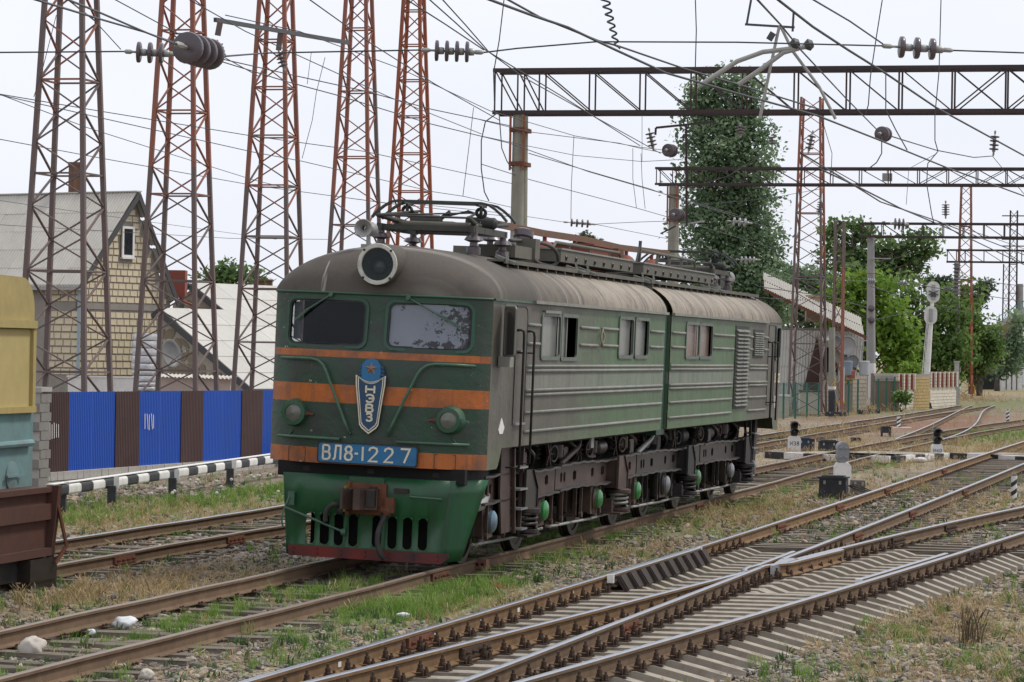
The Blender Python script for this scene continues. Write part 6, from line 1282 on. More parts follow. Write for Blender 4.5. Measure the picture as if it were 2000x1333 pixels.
# ---- track machine at the left edge, standing on the far track
mc = centre(railA_L, railA_R, 36.0); MD = Vector((math.sin(mc[1]), math.cos(mc[1]), 0)); MN = Vector((MD.y, -MD.x, 0))
tipY = 39.0; cX = centre(railA_L, railA_R, tipY)[0]
wag = thing('rail_crane', 'yellow and teal track machine on a brown flat wagon at the left edge', 'rail vehicle', mat4=frame4((cX, tipY, 0), MN, MD, (0, 0, 1)))
e = wag.matrix_world.inverted()
loc = lambda px, py, xv: e @ hit(px, py, Vector((cX, tipY, 0)) + MN * xv, MN)
half = 1.33; pt = loc(99, 952, half); ptb = loc(100, 1150, half); yEnd = pt.y
M['wag'] = paint('rust brown wagon paint', (0.085, 0.036, 0.027), (0.04, 0.026, 0.022), .7, .65, 3, streak=.4); M['mach_y'] = paint('mustard machine paint', (0.38, 0.30, 0.12), (0.23, 0.185, 0.09), .7, .6, 1.6, chips=((.12, .07, .04), .68), streak=.3); M['mach_b'] = paint('teal machine paint', (0.16, 0.27, 0.28), (0.13, 0.14, 0.125), .8, .5, 1.8, chips=((.10, .06, .04), .68), streak=.35)
zt = pt.z; zb = loc(100, 1080, half).z; zk = ptb.z
m = MB(); m.box((0, yEnd - 6, (zt + zb) / 2), (half * 2, 12, zt - zb)); m.build('wagon_body', M['wag'], wag)
for zz, hh in ((zt - .02, .07), (zt - .30, .20), (zb + .03, .10)): m = MB(); m.box((half + .03, yEnd - 6, zz), (.09, 12, hh)); m.build('side_rail', M['wag'], wag)
for yy in (yEnd - .07,): m = MB(); m.prism([(0, zt + .03), (.16, zt + .03), (.12, zt - .4), (.06, zb - .05), (0, zb - .05)], .12, frame4((half, yy - .06, 0), (1, 0, 0), (0, 0, 1), (0, 1, 0))); m.build('stake', M['wag'], wag, fix=True)
m = MB(); m.box((0, yEnd - 6, (zb + zk) / 2 + .1), (half * 1.86, 12, zb - zk - .1)); m.build('chassis', M['black'], wag); m = MB(); m.box((half * .95, yEnd - .4, zb - .18), (.3, .9, .28)); m.box((half, yEnd - .35, zk + .15), (.12, .9, .36)); m.build('buffer_beam', M['bogie'], wag)
h0, h1, h2 = loc(64, 1140, half + .05), loc(62, 1170, half + .05), loc(55, 1212, half + .05); m = MB(); m.tube(hose([h0, h1, h2]), .028, 8); m.build('brake_hose', M['rubber'], wag, smooth=True)
m = MB(); m.bar((half + .1, yEnd - .1, zt - .05), (half + .22, yEnd + .02, zb + .1), .05, .03); m.bar((half + .22, yEnd + .02, zb + .1), (half + .12, yEnd - .1, zb - .12), .04); m.build('latch_bar', M['rust'], wag)
for yy in (yEnd - 2.2, yEnd - 4.0): o = link('wheelset', wheel_me, wag); o.location = (0, yy, -.12); o.scale = (1, .8, .8)
# cab: rounded top, recessed window panel, teal lower body
hc = half - .35; q = [loc(x, y, hc) for x, y in ((68, 600), (68, 805), (60, 960), (0, 805), (60, 540))]; yc1 = q[0].y; zs1 = loc(60, 805, hc).z; ztop = loc(20, 540, hc).z
m = MB(); prof = [(0, zs1), (0, ztop - .42)] + [(.42 - .42 * math.cos(a), ztop - .42 + .42 * math.sin(a)) for a in np.linspace(0, PI / 2, 8)][1:] + [(3.5, ztop + .05), (3.5, zs1)]
m.prism(prof, 2 * hc, frame4((-hc, yc1, 0), (0, -1, 0), (0, 0, 1), (1, 0, 0))); m.build('cab', M['mach_y'], wag, smooth=.5, fix=True)
m = MB(); m.prism(prof[:], .04, frame4((hc, yc1, 0), (0, -1, 0), (0, 0, 1), (1, 0, 0)))
w0 = loc(50, 640, hc); w1 = loc(50, 800, hc); m = MB(); m.bar((hc + .03, yc1 - .12, w1.z), (hc + .03, yc1 - .12, w0.z), .1, .06); m.bar((hc + .03, yc1 - .08, w0.z + .04), (hc + .03, yc1 - 3, w0.z + .04), .1, .10); m.bar((hc + .03, yc1 - .08, w1.z), (hc + .03, yc1 - 3, w1.z), .1, .08); m.build('window_surround', M['mach_y'], wag)
m = MB(); m.box((hc + .006, yc1 - 1.6, (w0.z + w1.z) / 2), (.02, 2.9, w0.z - w1.z - .05)); m.build('boarded_window', paint('yellowed board', (.42, .34, .15), (.3, .24, .1), .4, .6), wag)
m = MB(); m.box((0, yc1 - 1.75 - .02, (zs1 + zt) / 2), (hc * 2 + .02, 3.5, zs1 - zt)); m.build('lower_body', M['mach_b'], wag)
a = loc(10, 868, hc); m = MB(); m.tube([(hc + .05, yc1 - .15, a.z), (hc + .05, yc1 - 3, a.z - .02)], .045, 8); m.build('grab_bar', M['mach_b'], wag); a = loc(20, 930, hc); m = MB(); m.lathe([(.19, 0), (.19, .03), (.1, .05), (.0005, .06)], (hc, a.y, a.z), (1, 0, 0), 20); m.bar((hc + .06, a.y - .25, a.z), (hc + .06, a.y + .3, a.z), .03); m.build('filler_cap', M['mach_b'], wag, smooth=.6)
# ================================================================== catenary gantries, masts, insulators and wires
M['truss'] = paint('dark rusted truss steel', (0.042, 0.032, 0.034), (0.09, 0.045, 0.034), .5, .75, 1.2); M['pole'] = paint('lichened concrete pole', (0.27, 0.265, 0.22), (0.16, 0.15, 0.12), .6, .95, 1.5, streak=.3); M['pole_grey'] = paint('grey concrete pole', (0.31, 0.30, 0.30), (0.2, 0.19, 0.18), .5, .95, 1.5)
def gantry(label, px, py_bot, py_top, Y, right_m, bay, left_over=.75, double=True, post=True, w=.09, group='catenary gantries'):
    B = at(px, py_bot, Y); T = at(px, py_top, Y); zb, zt = B.z + .3, T.z + .3; o = thing('catenary_gantry', label, 'gantry', (B.x, B.y, -.3)); o['group'] = group
    P = lambda s, d, z: V2 * s + U2 * d + Vector((0, 0, z)); dep = .42
    for d in ((-dep, dep) if double else (0,)):
        for z in (zb, zt):
            s = -left_over
            while s < right_m: e_ = min(right_m, s + 6); rod('chord', P(s, d, z), P(e_, d, z), w, w * 1.25, M['truss'], o); s = e_
        s = -left_over + .05; k = 0; first = [0, .55, 1.15]
        xs2 = [-left_over + .06, -left_over + .75, -left_over + 1.4]
        while xs2[-1] < right_m: xs2.append(xs2[-1] + bay)
        for a, b in zip(xs2, xs2[1:]):
            rod('post', P(a, d, zb), P(a, d, zt), w * .55, w * .55, M['truss'], o); k += 1
            if k < 11: rod('diagonal', P(a, d, zt), P(b, d, zb), w * .55, w * .4, M['truss'], o)
            else: rod('diagonal', P(b, d, zt), P(a, d, zb), w * .55, w * .4, M['truss'], o); rod('diagonal', P(a, d, zt), P(b, d, zb), w * .55, w * .4, M['truss'], o)
    if double:
        s = -left_over + .05
        while s < right_m:
            for z in (zb, zt): rod('cross_tie', P(s, -dep, z), P(s, dep, z), w * .5, w * .5, M['truss'], o)
            s += bay
    if post:
        for d in (-.24, .24): m = MB(); m.tube([P(0, d, 0), P(0, d, zb - .06)], [.25, .17], 14); m.build('concrete_post', M['pole'], o, smooth=.6)
        for z in (zb - .5, zb - 1.5): m = MB(); m.box((0, 0, z), (.46, .92, .12), Matrix.Rotation(-TRK, 3, 'Z')); m.build('clamp', M['rust'], o)
        for q in (-.2, .2): rod('strap', P(q, -.42, zb - 1.7), P(q, -.42, zb - .1), .07, .05, M['mast_or'], o)
    return o
gantry('nearest catenary gantry, a deep truss on a twin concrete post at upper right', 1017, 222, 140, 88, 24, 1.5)
gantry('second catenary gantry, smaller truss crossing in front of the poplar', 1317, 361, 330, 126, 26, 1.2, w=.075)
gantry('third catenary gantry, truss on the pale pole beside the bright green tree', 1703, 463, 437, 186, 30, 1.25, w=.1, post=False)
gantry('farthest catenary gantry at right edge, above the red lattice mast', 1868, 512, 489, 225, 20, 1.4, w=.12, post=False, double=False)

def pole(name, label, px, py_top, py_base, Y, r0, r1, mat, white=None, extra=None, zb=None):
    T = at(px, py_top, Y); B = at(px, py_base, Y); zbase = -.3; o = thing(name, label, 'pole', (B.x, B.y, zbase)); lean = Vector((T.x - B.x, 0, 0)); H = T.z - zbase
    m = MB(); m.tube([(0, 0, 0), (lean.x * .5, 0, H / 2), (lean.x, 0, H)], [r0, (r0 + r1) / 2, r1], 14); m.build('shaft', mat, o, smooth=.6)
    if white:
        zz = at(px, white[0], Y).z - zbase; z2 = max(.02, at(px, white[1], Y).z - zbase); f = lambda z: lean.x * z / H; m = MB(); m.tube([(f(z2), 0, z2), (f(zz), 0, zz)], [r0 - (r0 - r1) * z2 / H + .008, r0 - (r0 - r1) * zz / H + .008], 14); m.build('painted_band', white[2], o, smooth=.6)
    return o, H, lean
o, H, ln = pole('concrete_pole', 'tall concrete pole with whitewashed foot and grey base, beside the bright green tree', 1701, 463, 797, 186, .32, .22, M['pole_grey'], (710, 797, M['white']))
for py in (603, 626): p = at(1701, py, 186 - .4); m = MB(); m.lathe([(.03, 0), (.22, .03), (.22, .14), (.1, .2), (.1, .3)], p - o.location, (.1, -1, .1), 14); m.build('spool_insulator', M['brown_glaze'], o, smooth=.7)
p = at(1705, 505, 185.6) - o.location; rod('arm', p + Vector((-.35, 0, 0)), p + Vector((1.1, 0, .0)), .08, .06, M['galv'], o); p = at(1701, 549, 185.6) - o.location; rod('arm', p + Vector((-1.0, 0, .45)), p + Vector((.2, 0, .45)), .05, .05, M['mast_or'], o)
o, H, ln = pole('concrete_pole', 'grey concrete pole with white foot before the far red lattice mast', 1869, 512, 745, 225, .30, .2, M['pole_grey'], (693, 760, M['white']))
m = MB()
for k in range(9): m.lathe([(.1, 0), (.34, .06), (.12, .2)], (ln.x, 0, H - .3 - k * .28), (.1, -.2, 1), 10)
m.build('insulator_cluster', M['brown_glaze'], o, smooth=.7)
pole('concrete_pole', 'concrete pole with pale blue foot at the right edge', 1993, 555, 762, 330, .42, .32, M['pole_grey'], (698, 752, paint('pale blue wash', (.42, .48, .52), (.3, .32, .33), .5, .9)))
o, H, ln = pole('concrete_pole', 'short concrete pole with black foot, yellow bracket and round lamp on top', 1897, 664, 770, 262, .26, .2, M['pole_grey'], (738, 770, M['black_paint']))
m = MB(); m.lathe([(.12, -.25), (.32, -.2), (.34, .12), (.22, .16), (.20, .05), (.05, .02)], (ln.x + .05, -.2, H + .15), (0, -1, 0), 16); m.build('loudspeaker', M['white'], o, smooth=.6); rod('bracket', (-.3, -.3, .9), (.5, -.3, .9), .2, .12, paint('yellow box', (.55, .33, .04), (.3, .2, .05), .4, .6), o); rod('bracket_leg', (.25, -.3, 0), (.25, -.3, .9), .08, .08, paint('yellow box', (.5, .3, .03)), o)
o, H, ln = pole('concrete_pole', 'pale concrete pole with black base and white collar beside the corrugated house', 1625, 640, 806, 160, .20, .16, M['pole'], (764, 806, M['black_paint']))
zz = at(1625, 761, 160).z + .3; m = MB(); m.lathe([(.22, 0), (.22, .16)], (ln.x * zz / H, 0, zz), (0, 0, 1), 14); m.build('collar', M['white'], o); rod('strut', (.1, -.2, zz), (.42, -.2, zz - 1.2), .06, .06, M['galv'], o); rod('yellow_strip', (-.1, -.2, zz + .15), (.18, -.2, zz + .55), .09, .04, paint('yellow strip', (.6, .42, .03)), o)
mast('lattice_mast', 'red lattice mast behind the rear cab, in front of the corrugated wall', (*at(1578, 700, 164).xy, -.3), 1.85, .047, 16.8, M['mast_lo'], M['mast_hi'], 9, 1.0, legw=.12, brw=.07, group='far lattice masts', seed=11, hz=4)
b = at(1636, 700, 163); mast('lattice_mast', 'thin dark red lattice post between the corrugated house and the pale pole', (b.x, b.y, -.3), .5, .003, at(1640, 437, 163).z + .3, M['mast_hi'], M['mast_lo'], 5, 1.1, legw=.11, brw=.06, group='far lattice masts', seed=12, hz=6)
b = at(1882, 700, 232); mast('lattice_mast', 'slim red lattice mast behind the white-footed pole', (b.x, b.y, -.3), 1.35, .037, at(1882, 365, 232).z, M['mast_or'], M['mast_hi'], 7, 1.0, legw=.11, brw=.08, group='far lattice masts', seed=13, hz=5)
b = at(1976, 700, 330); mo = mast('lattice_mast', 'distant dark lattice tower with cross arms near the right edge', (b.x, b.y, -.3), .95, .01, at(1976, 410, 330).z, M['truss'], M['truss'], 3, 1.25, legw=.12, brw=.09, group='far lattice masts', seed=14, hz=3)
for py in (422, 468, 481): p = at(1976, py, 330) - mo.location; rod('cross_arm', Vector((-1.3, 0, p.z)), Vector((1.3, 0, p.z)), .1, .12, M['truss'], mo)
b = at(1963, 700, 360); mast('lattice_mast', 'faint thin lattice tower left of the distant dark tower', (b.x, b.y, -.3), .8, .008, at(1963, 520, 360).z, M['truss'], M['truss'], 3, 1.4, legw=.1, brw=.08, group='far lattice masts', seed=15, hz=4)

# ---- insulators
def strain(label, pa, pb, discs, r, name='strain_insulator', mat='brown_glaze', core='galv', group='strain insulators on the cross wires'):
    """string of porcelain discs along a pull wire between two points"""
    pa, pb = Vector(pa), Vector(pb); o = thing(name, label, 'insulator', pa); o['group'] = group; d = pb - pa; L = d.length; d.normalize()
    m = MB(); m.tube([(0, 0, 0), d * L], r * .12, 6); m.lathe([(r * .1, 0), (r * .22, L * .03), (r * .22, L * .12), (r * .1, L * .16)], (0, 0, 0), d, 8); m.lathe([(r * .1, 0), (r * .22, L * .03), (r * .22, L * .12), (r * .1, L * .16)], d * (L * .84), d, 8); m.build('link', M[core], o, smooth=.6)
    a0, a1 = L * .18, L * .82; st = (a1 - a0) / discs
    for k in range(discs):
        c = d * (a0 + st * (k + .5)); m = MB(); m.lathe([(r * .25, -st * .22), (r * .7, -st * .24), (r * .96, -st * .19), (r, -st * .06), (r * .97, st * .08), (r * .85, st * .15), (r * .5, st * .10), (r * .3, st * .12)], c, d, 22); m.build('disc', M[mat], o, smooth=.8)
        m = MB(); m.lathe([(r * .30, 0), (r * .36, st * .1), (r * .34, st * .5), (r * .26, st * .6)], c + d * (st * .1), d, 12); m.build('cap', M['galv'], o, smooth=.7)
    return o
YC = 36.0
cr = lambda x, y, Y=YC: at(x, y, Y)
strain('three-disc insulator on the cross wire before the second lattice mast', cr(243, 101), cr(345, 106), 3, .128)
strain('large end-on four-disc insulator in front of the second lattice mast', at(344, 87, 27.3), at(432, 113, 28.6), 4, .15, core='galv')
strain('four-disc insulator on the cross wire beside the orange lattice mast', cr(822, 98), cr(945, 103), 4, .128)
strain('three-disc insulator on the cross wire at upper right', cr(1722, 90), cr(1862, 99), 3, .132)
strain('four-disc insulator on the low wire between the two twin posts', at(1100, 434, 96), at(1165, 439, 96), 4, .13)
strain('pale three-disc insulator before the poplar', at(1420, 432, 110), at(1470, 437, 110), 3, .16, mat='porcelain'); strain('grey four-disc insulator low against the poplar', at(1436, 507, 125), at(1486, 508, 125), 4, .13, mat='porcelain')
strain('dark insulator at the near end of the third gantry', at(1738, 437, 182), at(1775, 439, 182), 3, .36); strain('pale small disc insulator on the pole beside the bright tree', at(1690, 550, 184), at(1714, 551, 184), 4, .2, mat='porcelain'); strain('grey disc insulator string in front of the trees behind the tall signal', at(1752, 553, 190), at(1776, 554, 190), 5, .16, mat='porcelain'); strain('dark disc insulator string left of the white-footed pole', at(1838, 564, 215), at(1862, 565, 215), 5, .17)
for lb, p, Y, r, n_ in (('dark bell insulator seen end-on above the second gantry at right', (1725, 262), 60, .155, 2), ('dark bell insulator left of the poplar top', (1308, 294), 95, .21, 3), ('dark bell insulator on the second twin post', (1322, 420), 98, .22, 3)):
    a = at(p[0] - 8, p[1] - 1, Y); b = at(p[0] + 9, p[1] + 2, Y + .8); strain(lb, a, b, n_, r, group='end-on bell insulators')
def hang(label, px, py0, py1, Y, n, r, tilt=0):
    return strain(label, at(px, py0, Y), at(px + tilt, py1, Y), n, r, 'suspension_insulator', 'brown_glaze', group='hanging insulator strings')
hang('small hanging insulator string under the end of the grey boom', 424, 78, 120, 82, 4, .13, 12); hang('hanging insulator string inside the middle lattice mast', 543, 96, 140, 88, 4, .14, 14); hang('hanging insulator string left of the poplar top', 1267, 250, 296, 95, 4, .15, 10); hang('hanging insulator string under the nearest gantry at far right', 1944, 255, 305, 88, 4, .14, -4)
hang('hanging insulator string beside the far red mast top', 1588, 255, 302, 120, 4, .17, -10); hang('hanging insulator string above the third gantry', 1847, 392, 428, 150, 5, .2, 0); hang('hanging insulator string right of the far red mast', 1604, 388, 422, 140, 5, .15, -6); hang('hanging insulator string against the poplar upper right', 1446, 240, 270, 110, 3, .2, 0); hang('hanging insulator string at the right edge of the poplar', 1508, 262, 288, 112, 3, .14, 0)

# ---- wires
def wire(label, pts, r=.012, name='overhead_wire', sag=0, cat='wire', group='overhead wires of the yard', mat='wire'):
    pts = [Vector(p) for p in pts]; P = []
    for a, b in zip(pts, pts[1:]):
        n = 6
        for k in range(n): q = k / n; p = a.lerp(b, q); p.z -= sag * 4 * q * (1 - q); P.append(p)
    P.append(pts[-1]); m = MB(); o0 = P[0]; m.tube([p - o0 for p in P], r, 5); o = m.build(name, M[mat], None, smooth=True); o.location = o0; return tag(o, label, cat, group)
H_ = lambda L, z: [gz(x, y, z) for x, y in L]
D_ = lambda L, Y: [at(x, y, Y) for x, y in L]
wire('taut cross wire from the left edge to the three-disc insulator', D_([(-10, 103), (243, 101)], YC), .010)
wire('cross wire linking the large insulator to the four-disc insulator', [at(430, 111, 29.2), at(520, 104, YC), at(822, 98, YC)], .010)
wire('cross wire over the nearest gantry from the orange mast insulator to the upper right one', D_([(945, 103), (1010, 95), (1165, 82), (1440, 83), (1722, 90)], YC), .010)
wire('cross wire leaving the upper right insulator to the right edge', D_([(1862, 99), (2010, 104)], YC), .010)
zc = 6.3
wire('heavy contact wire sloping down from top centre across the nearest gantry', H_([(940, -6), (1040, 31), (1109, 54), (1202, 98), (1300, 143), (1440, 183), (1595, 226), (1717, 274), (1849, 328), (2010, 387)], zc), .015)
wire('second heavy wire running beside the contact wire at top centre', H_([(985, -4), (1054, 34), (1168, 80), (1206, 90), (1337, 135), (1440, 165), (1600, 214)], 6.9), .014)
wire('contact wire sloping from the top right of centre to the right edge', H_([(1512, -6), (1588, 53), (1658, 99), (1727, 142), (1829, 211), (2010, 310)], zc), .014)
wire('thin wire from the top edge to the upper right insulator', [at(1580, -5, 30), at(1660, 42, 33), at(1724, 86, YC)], .010)
wire('wire falling past the registration arm to the end-on bell insulator', [at(1475, -5, 28), at(1526, 50, 36), at(1565, 99, 40), at(1650, 190, 52), at(1717, 258, 60)], .012)
wire('slack wire from the bell insulator to the gantry string at far right', [at(1738, 266, 61), at(1829, 294, 70), at(1902, 308, 80), at(1940, 305, 88)], .014)
wire('wire pair crossing the leftmost mast top to the large insulator', [at(60, -3, 20), at(192, 37, 24), at(282, 63, 26), at(346, 86, 27.5)], .009)
wire('second wire over the leftmost mast running to the large insulator', [at(125, -3, 20), at(192, 24, 23), at(290, 66, 26), at(350, 90, 27.6)], .009)
Lw = lambda lb, L, z=9.2, r=.012: wire(lb, H_(L, z), r)
Lw('long feeder wire from the large insulator down past the four right masts', [(430, 115), (566, 146), (711, 178), (843, 214), (1000, 247)], 8.6)
Lw('feeder wire below the large insulator crossing the middle mast low', [(430, 120), (560, 160), (657, 186), (843, 243), (995, 280), (1150, 336), (1300, 380), (1440, 420)], 8.2)
Lw('thin wire from the top left past the second mast top', [(218, -4), (340, 62), (430, 108), (506, 150)], 7.8, .009)
Lw('wire from the top edge right of the second mast to the orange mast', [(365, -3), (480, 62), (585, 110), (760, 190), (940, 262)], 7.9, .009)
Lw('wire from the grey boom sloping to the nearest gantry end', [(440, 30), (585, 62), (783, 135), (957, 217), (1123, 266), (1250, 288), (1292, 293)], 8.9, .010)
Lw('wire crossing the fourth mast top towards the gantry', [(601, -3), (724, 85), (850, 165), (975, 235)], 7.4, .009)
Lw('wire fanning left of the four-disc insulator from the top edge', [(790, -3), (870, 48), (945, 98)], 6.9, .009); Lw('middle wire fanning down to the four-disc insulator', [(836, -3), (890, 45), (948, 98), (1100, 190), (1250, 285)], 7.0, .009); Lw('rightmost wire fanning down above the four-disc insulator', [(862, -3), (910, 50), (955, 102), (1020, 150), (1290, 300)], 7.1, .009)
Lw('upper of the wires entering at the left edge, over the limestone house', [(-8, 183), (192, 217), (492, 266), (711, 296), (1000, 359)], 8.8); Lw('middle wire entering at the left edge above the house chimney', [(-8, 184), (198, 231), (492, 297), (588, 315), (846, 375), (906, 384), (1010, 408)], 8.4); Lw('steeper wire entering at the left edge and crossing the second mast low', [(-8, 182), (168, 249), (300, 291), (492, 351), (588, 375), (802, 403)], 7.9, .010); Lw('lower wire entering at the left edge across the house chimney', [(-8, 271), (195, 309), (492, 362), (760, 398), (1000, 424)], 8.3)
Lw('faint wire across the corrugated roof and the third mast', [(-8, 391), (200, 421), (540, 468)], 7.6, .009); Lw('lowest faint wire across the corrugated roof', [(-8, 439), (230, 453), (449, 466), (640, 468)], 6.8, .009)
Lw('wire from the nearest post down to the second post', [(1033, 300), (1154, 336), (1268, 369), (1310, 384), (1440, 424), (1600, 480)], 8.0); Lw('wire sagging between the posts below the truss', [(940, 235), (1033, 258), (1209, 280), (1250, 290), (1300, 300)], 8.9, .010)
Lw('shallow slack wire behind the nearest post', [(940, 266), (1033, 286), (1123, 304), (1254, 316), (1330, 312)], 8.7, .009); Lw('wire passing low behind the nearest post towards the poplar', [(940, 321), (1037, 352), (1244, 407), (1400, 452), (1560, 500)], 8.1); Lw('low wire leading to the four-disc insulator between the posts', [(800, 398), (906, 408), (1000, 419), (1100, 434)], 7.4, .009); Lw('wire leaving the four-disc insulator to the second post', [(1165, 439), (1230, 452), (1300, 466), (1400, 492), (1436, 507)], 7.0, .009); Lw('level wire from the low insulator to the bell insulator', [(1165, 438), (1250, 434), (1318, 432)], 7.2, .009)
Lw('wire from the second gantry down right past the far red mast', [(1565, 300), (1640, 345), (1720, 395), (1830, 432), (2005, 500)], 6.8, .018); Lw('lower catenary wire right of the far red mast', [(1600, 330), (1665, 360), (1760, 408), (1860, 450), (2005, 520)], 6.4, .018); Lw('wire crossing the poplar from lower left to upper right', [(1330, 372), (1420, 345), (1500, 296)], 10.2, .012); Lw('second wire crossing the poplar low', [(1330, 405), (1500, 388), (1600, 370)], 10.0, .012)
for k, (L, z, lb) in enumerate((([(1500, 540), (1600, 548), (1690, 550)], 8, 'thin wire across the trees to the small insulator'), ([(1480, 560), (1620, 580), (1700, 603)], 7.4, 'thin wire across the trees to the upper spool'), ([(1480, 582), (1640, 590), (1700, 626), (1830, 600)], 7, 'thin wire across the trees to the lower spool'), ([(1776, 554), (1860, 568), (2005, 590)], 9, 'thin wire right of the tall signal'), ([(1700, 560), (1800, 590), (2005, 640)], 8, 'thin wire low over the right trees'), ([(1860, 440), (1930, 462), (2005, 488)], 9, 'thin wire above the farthest gantry'), ([(1880, 545), (2005, 560)], 9.5, 'thin wire beside the distant tower'))): wire(lb, [at(x, y, 150 + k * 8 + j * 10) for j, (x, y) in enumerate(L)], .022)
# droppers and jumpers
dr = lambda lb, L, Y, r=.008: wire(lb, D_(L, Y), r, 'dropper_wire', cat='wire', group='hanging droppers and jumpers')
dr('vertical dropper from the top edge in front of the poplar', [(1358, -5), (1360, 60), (1358, 132)], 40); dr('vertical dropper at the near end of the deep truss', [(985, -5), (975, 80), (964, 142), (966, 215)], 40); dr('long dropper from the top edge right of the bell insulator', [(1838, -5), (1834, 140), (1826, 225), (1826, 275), (1832, 296)], 60, .011); dr('curved dropper from the top edge crossing the truss near the far red mast', [(1724, -5), (1712, 70), (1700, 150), (1696, 205), (1690, 226)], 50, .010); dr('loop of cable hanging left of the nearest post', [(970, 222), (948, 238), (940, 275), (940, 330), (946, 375), (955, 393)], 86, .018); dr('cable loop hanging along the nearest post', [(975, 225), (980, 290), (990, 315), (1003, 335)], 86, .016)
dr('thin dropper left of the second gantry', [(1254, 224), (1254, 316)], 92, .008); dr('thin dropper ending at a bead above the low insulator', [(1121, 266), (1116, 360), (1115, 428)], 92, .010); dr('thin dropper below the slack wire near the second post', [(1236, 290), (1236, 350), (1243, 406)], 92, .009); dr('thin crooked dropper beside the second post', [(1252, 300), (1254, 350), (1260, 408)], 92, .009); dr('looping jumper hanging between the two gantries at right', [(1832, 296), (1812, 320), (1810, 360), (1820, 420), (1824, 436)], 70, .012); dr('jumper loop under the bell insulator', [(1722, 270), (1722, 300), (1712, 318), (1690, 335)], 60, .012); dr('slanting jumper right of the bell insulator', [(1730, 145), (1730, 215), (1750, 255), (1772, 294)], 58, .012); dr('thin dropper by the third mast', [(608, 103), (600, 165)], 80, .008); dr('crooked dropper right of the third mast', [(635, 112), (618, 180), (610, 235), (590, 310)], 80, .009); dr('thin dropper between the orange mast and the truss', [(925, 210), (918, 270), (904, 384)], 85, .010); dr('short dropper on the leftmost mast', [(110, 30), (82, 140), (66, 190)], 60, .008); dr('thin wire slanting to the three-disc insulator', [(175, 30), (236, 97)], 34, .006)
dr('thin dropper pair left of the far red mast', [(1603, 225), (1625, 300), (1623, 345)], 80, .010); dr('thin line from the slack wire near the far right string', [(1830, 300), (1775, 330), (1770, 400)], 85, .008); dr('line from the far right string to the second gantry', [(1938, 305), (1975, 350), (2005, 385)], 88, .010)
# coiled jumper
c0, c1 = at(1180, -8, 34), at(1206, 95, 34); P = []
for k in range(120):
    q = k / 119; a = q * 14 * PI; p = c0.lerp(c1, q); rr = .05 * (1 - .5 * q); P.append(p + Vector((rr * math.cos(a), rr * math.sin(a), 0)))
m = MB(); m.tube([p - c0 for p in P], .012, 5); o = m.build('coiled_cable', M['wire'], None, smooth=True); o.location = c0; tag(o, 'coiled cable dangling from the top edge onto the contact wire', 'cable')
# registration arm and boom
M['arm'] = paint('pale grey tube', (0.33, 0.33, 0.31), (0.22, 0.2, 0.18), .5, .5, 3)
ra = thing('registration_arm', 'pale tubular registration arm reaching across the deep truss', 'registration arm', at(1580, 90, 42)); z0 = Vector(ra.location)
for nm, L in (('tube', [(1583, 91), (1490, 102), (1440, 120), (1366, 168)]), ('tube', [(1560, 95), (1530, 103), (1480, 140), (1442, 166)]), ('stay', [(1525, 52), (1548, 100), (1600, 170), (1632, 233)]), ('stay', [(1522, 52), (1505, 130), (1484, 232)])): m = MB(); m.tube([at(x, y, 42) - z0 for x, y in L], .034 if nm == 'tube' else .022, 8); m.build(nm, M['arm'], ra, smooth=.7)
for a, b, w in (((1455, 48), (1552, 54), .03), ((1467, 0), (1458, 50), .03), ((1550, 25), (1548, 62), .03), ((1510, 65), (1502, 78), .09)): p, q = at(*a, 42) - z0, at(*b, 42) - z0; rod('clamp_bar', p, q, w, w, M['dark_grey'], ra)
m = MB(); m.lathe([(.05, -.06), (.09, 0), (.05, .06)], at(1580, 88, 42) - z0, (1, 0, .3), 12); m.lathe([(.05, -.06), (.09, 0), (.05, .06)], at(1553, 86, 42) - z0, (1, 0, .3), 12); m.build('pivot', M['dark_grey'], ra)
bm_ = thing('bracket_boom', 'dark grey boom slanting between the second and fourth lattice masts', 'boom', at(422, 40, 82)); z0 = Vector(bm_.location); p, q = at(420, 39, 82) - z0, at(680, 84, 92) - z0; rod('boom', p, q, .09, .12, M['dark_grey'], bm_); p, q = at(430, 44, 82) - z0, at(425, 70, 82) - z0; rod('hanger', p, q, .16, .05, M['mast_lo'], bm_); p = at(548, 62, 87) - z0; rod('hanger', p, p + Vector((-.05, 0, -.55)), .16, .05, M['mast_lo'], bm_)
b2 = thing('bracket_boom', 'dark angled bracket above the second gantry, left of the poplar', 'boom', at(1280, 250, 96)); z0 = Vector(b2.location)
for a, b in (((1280, 264), (1281, 250)), ((1281, 250), (1340, 244)), ((1340, 244), (1398, 238)), ((1340, 244), (1341, 440))): rod('bracket_bar', at(*a, 96) - z0, at(*b, 96) - z0, .07, .07, M['truss'], b2)
b3 = thing('bracket_boom', 'pale small arm on the second twin post', 'boom', at(1310, 445, 120)); z0 = Vector(b3.location); rod('arm', at(1328, 440, 120) - z0, at(1376, 432, 120) - z0, .07, .07, M['arm'], b3); rod('arm', at(1290, 457, 120) - z0, at(1320, 442, 120) - z0, .06, .06, M['truss'], b3)
sg = at(1730, 348, 126); o = thing('number_board', 'small grey board fixed to the second gantry', 'board', (sg.x, sg.y, sg.z)); m = MB(); m.box((0, -.5, 0), (.42, .02, .34)); m.build('board', M['galv'], o); rod('hook', (0, -.5, .1), (0, -.42, .3), .03, .03, M['truss'], o)
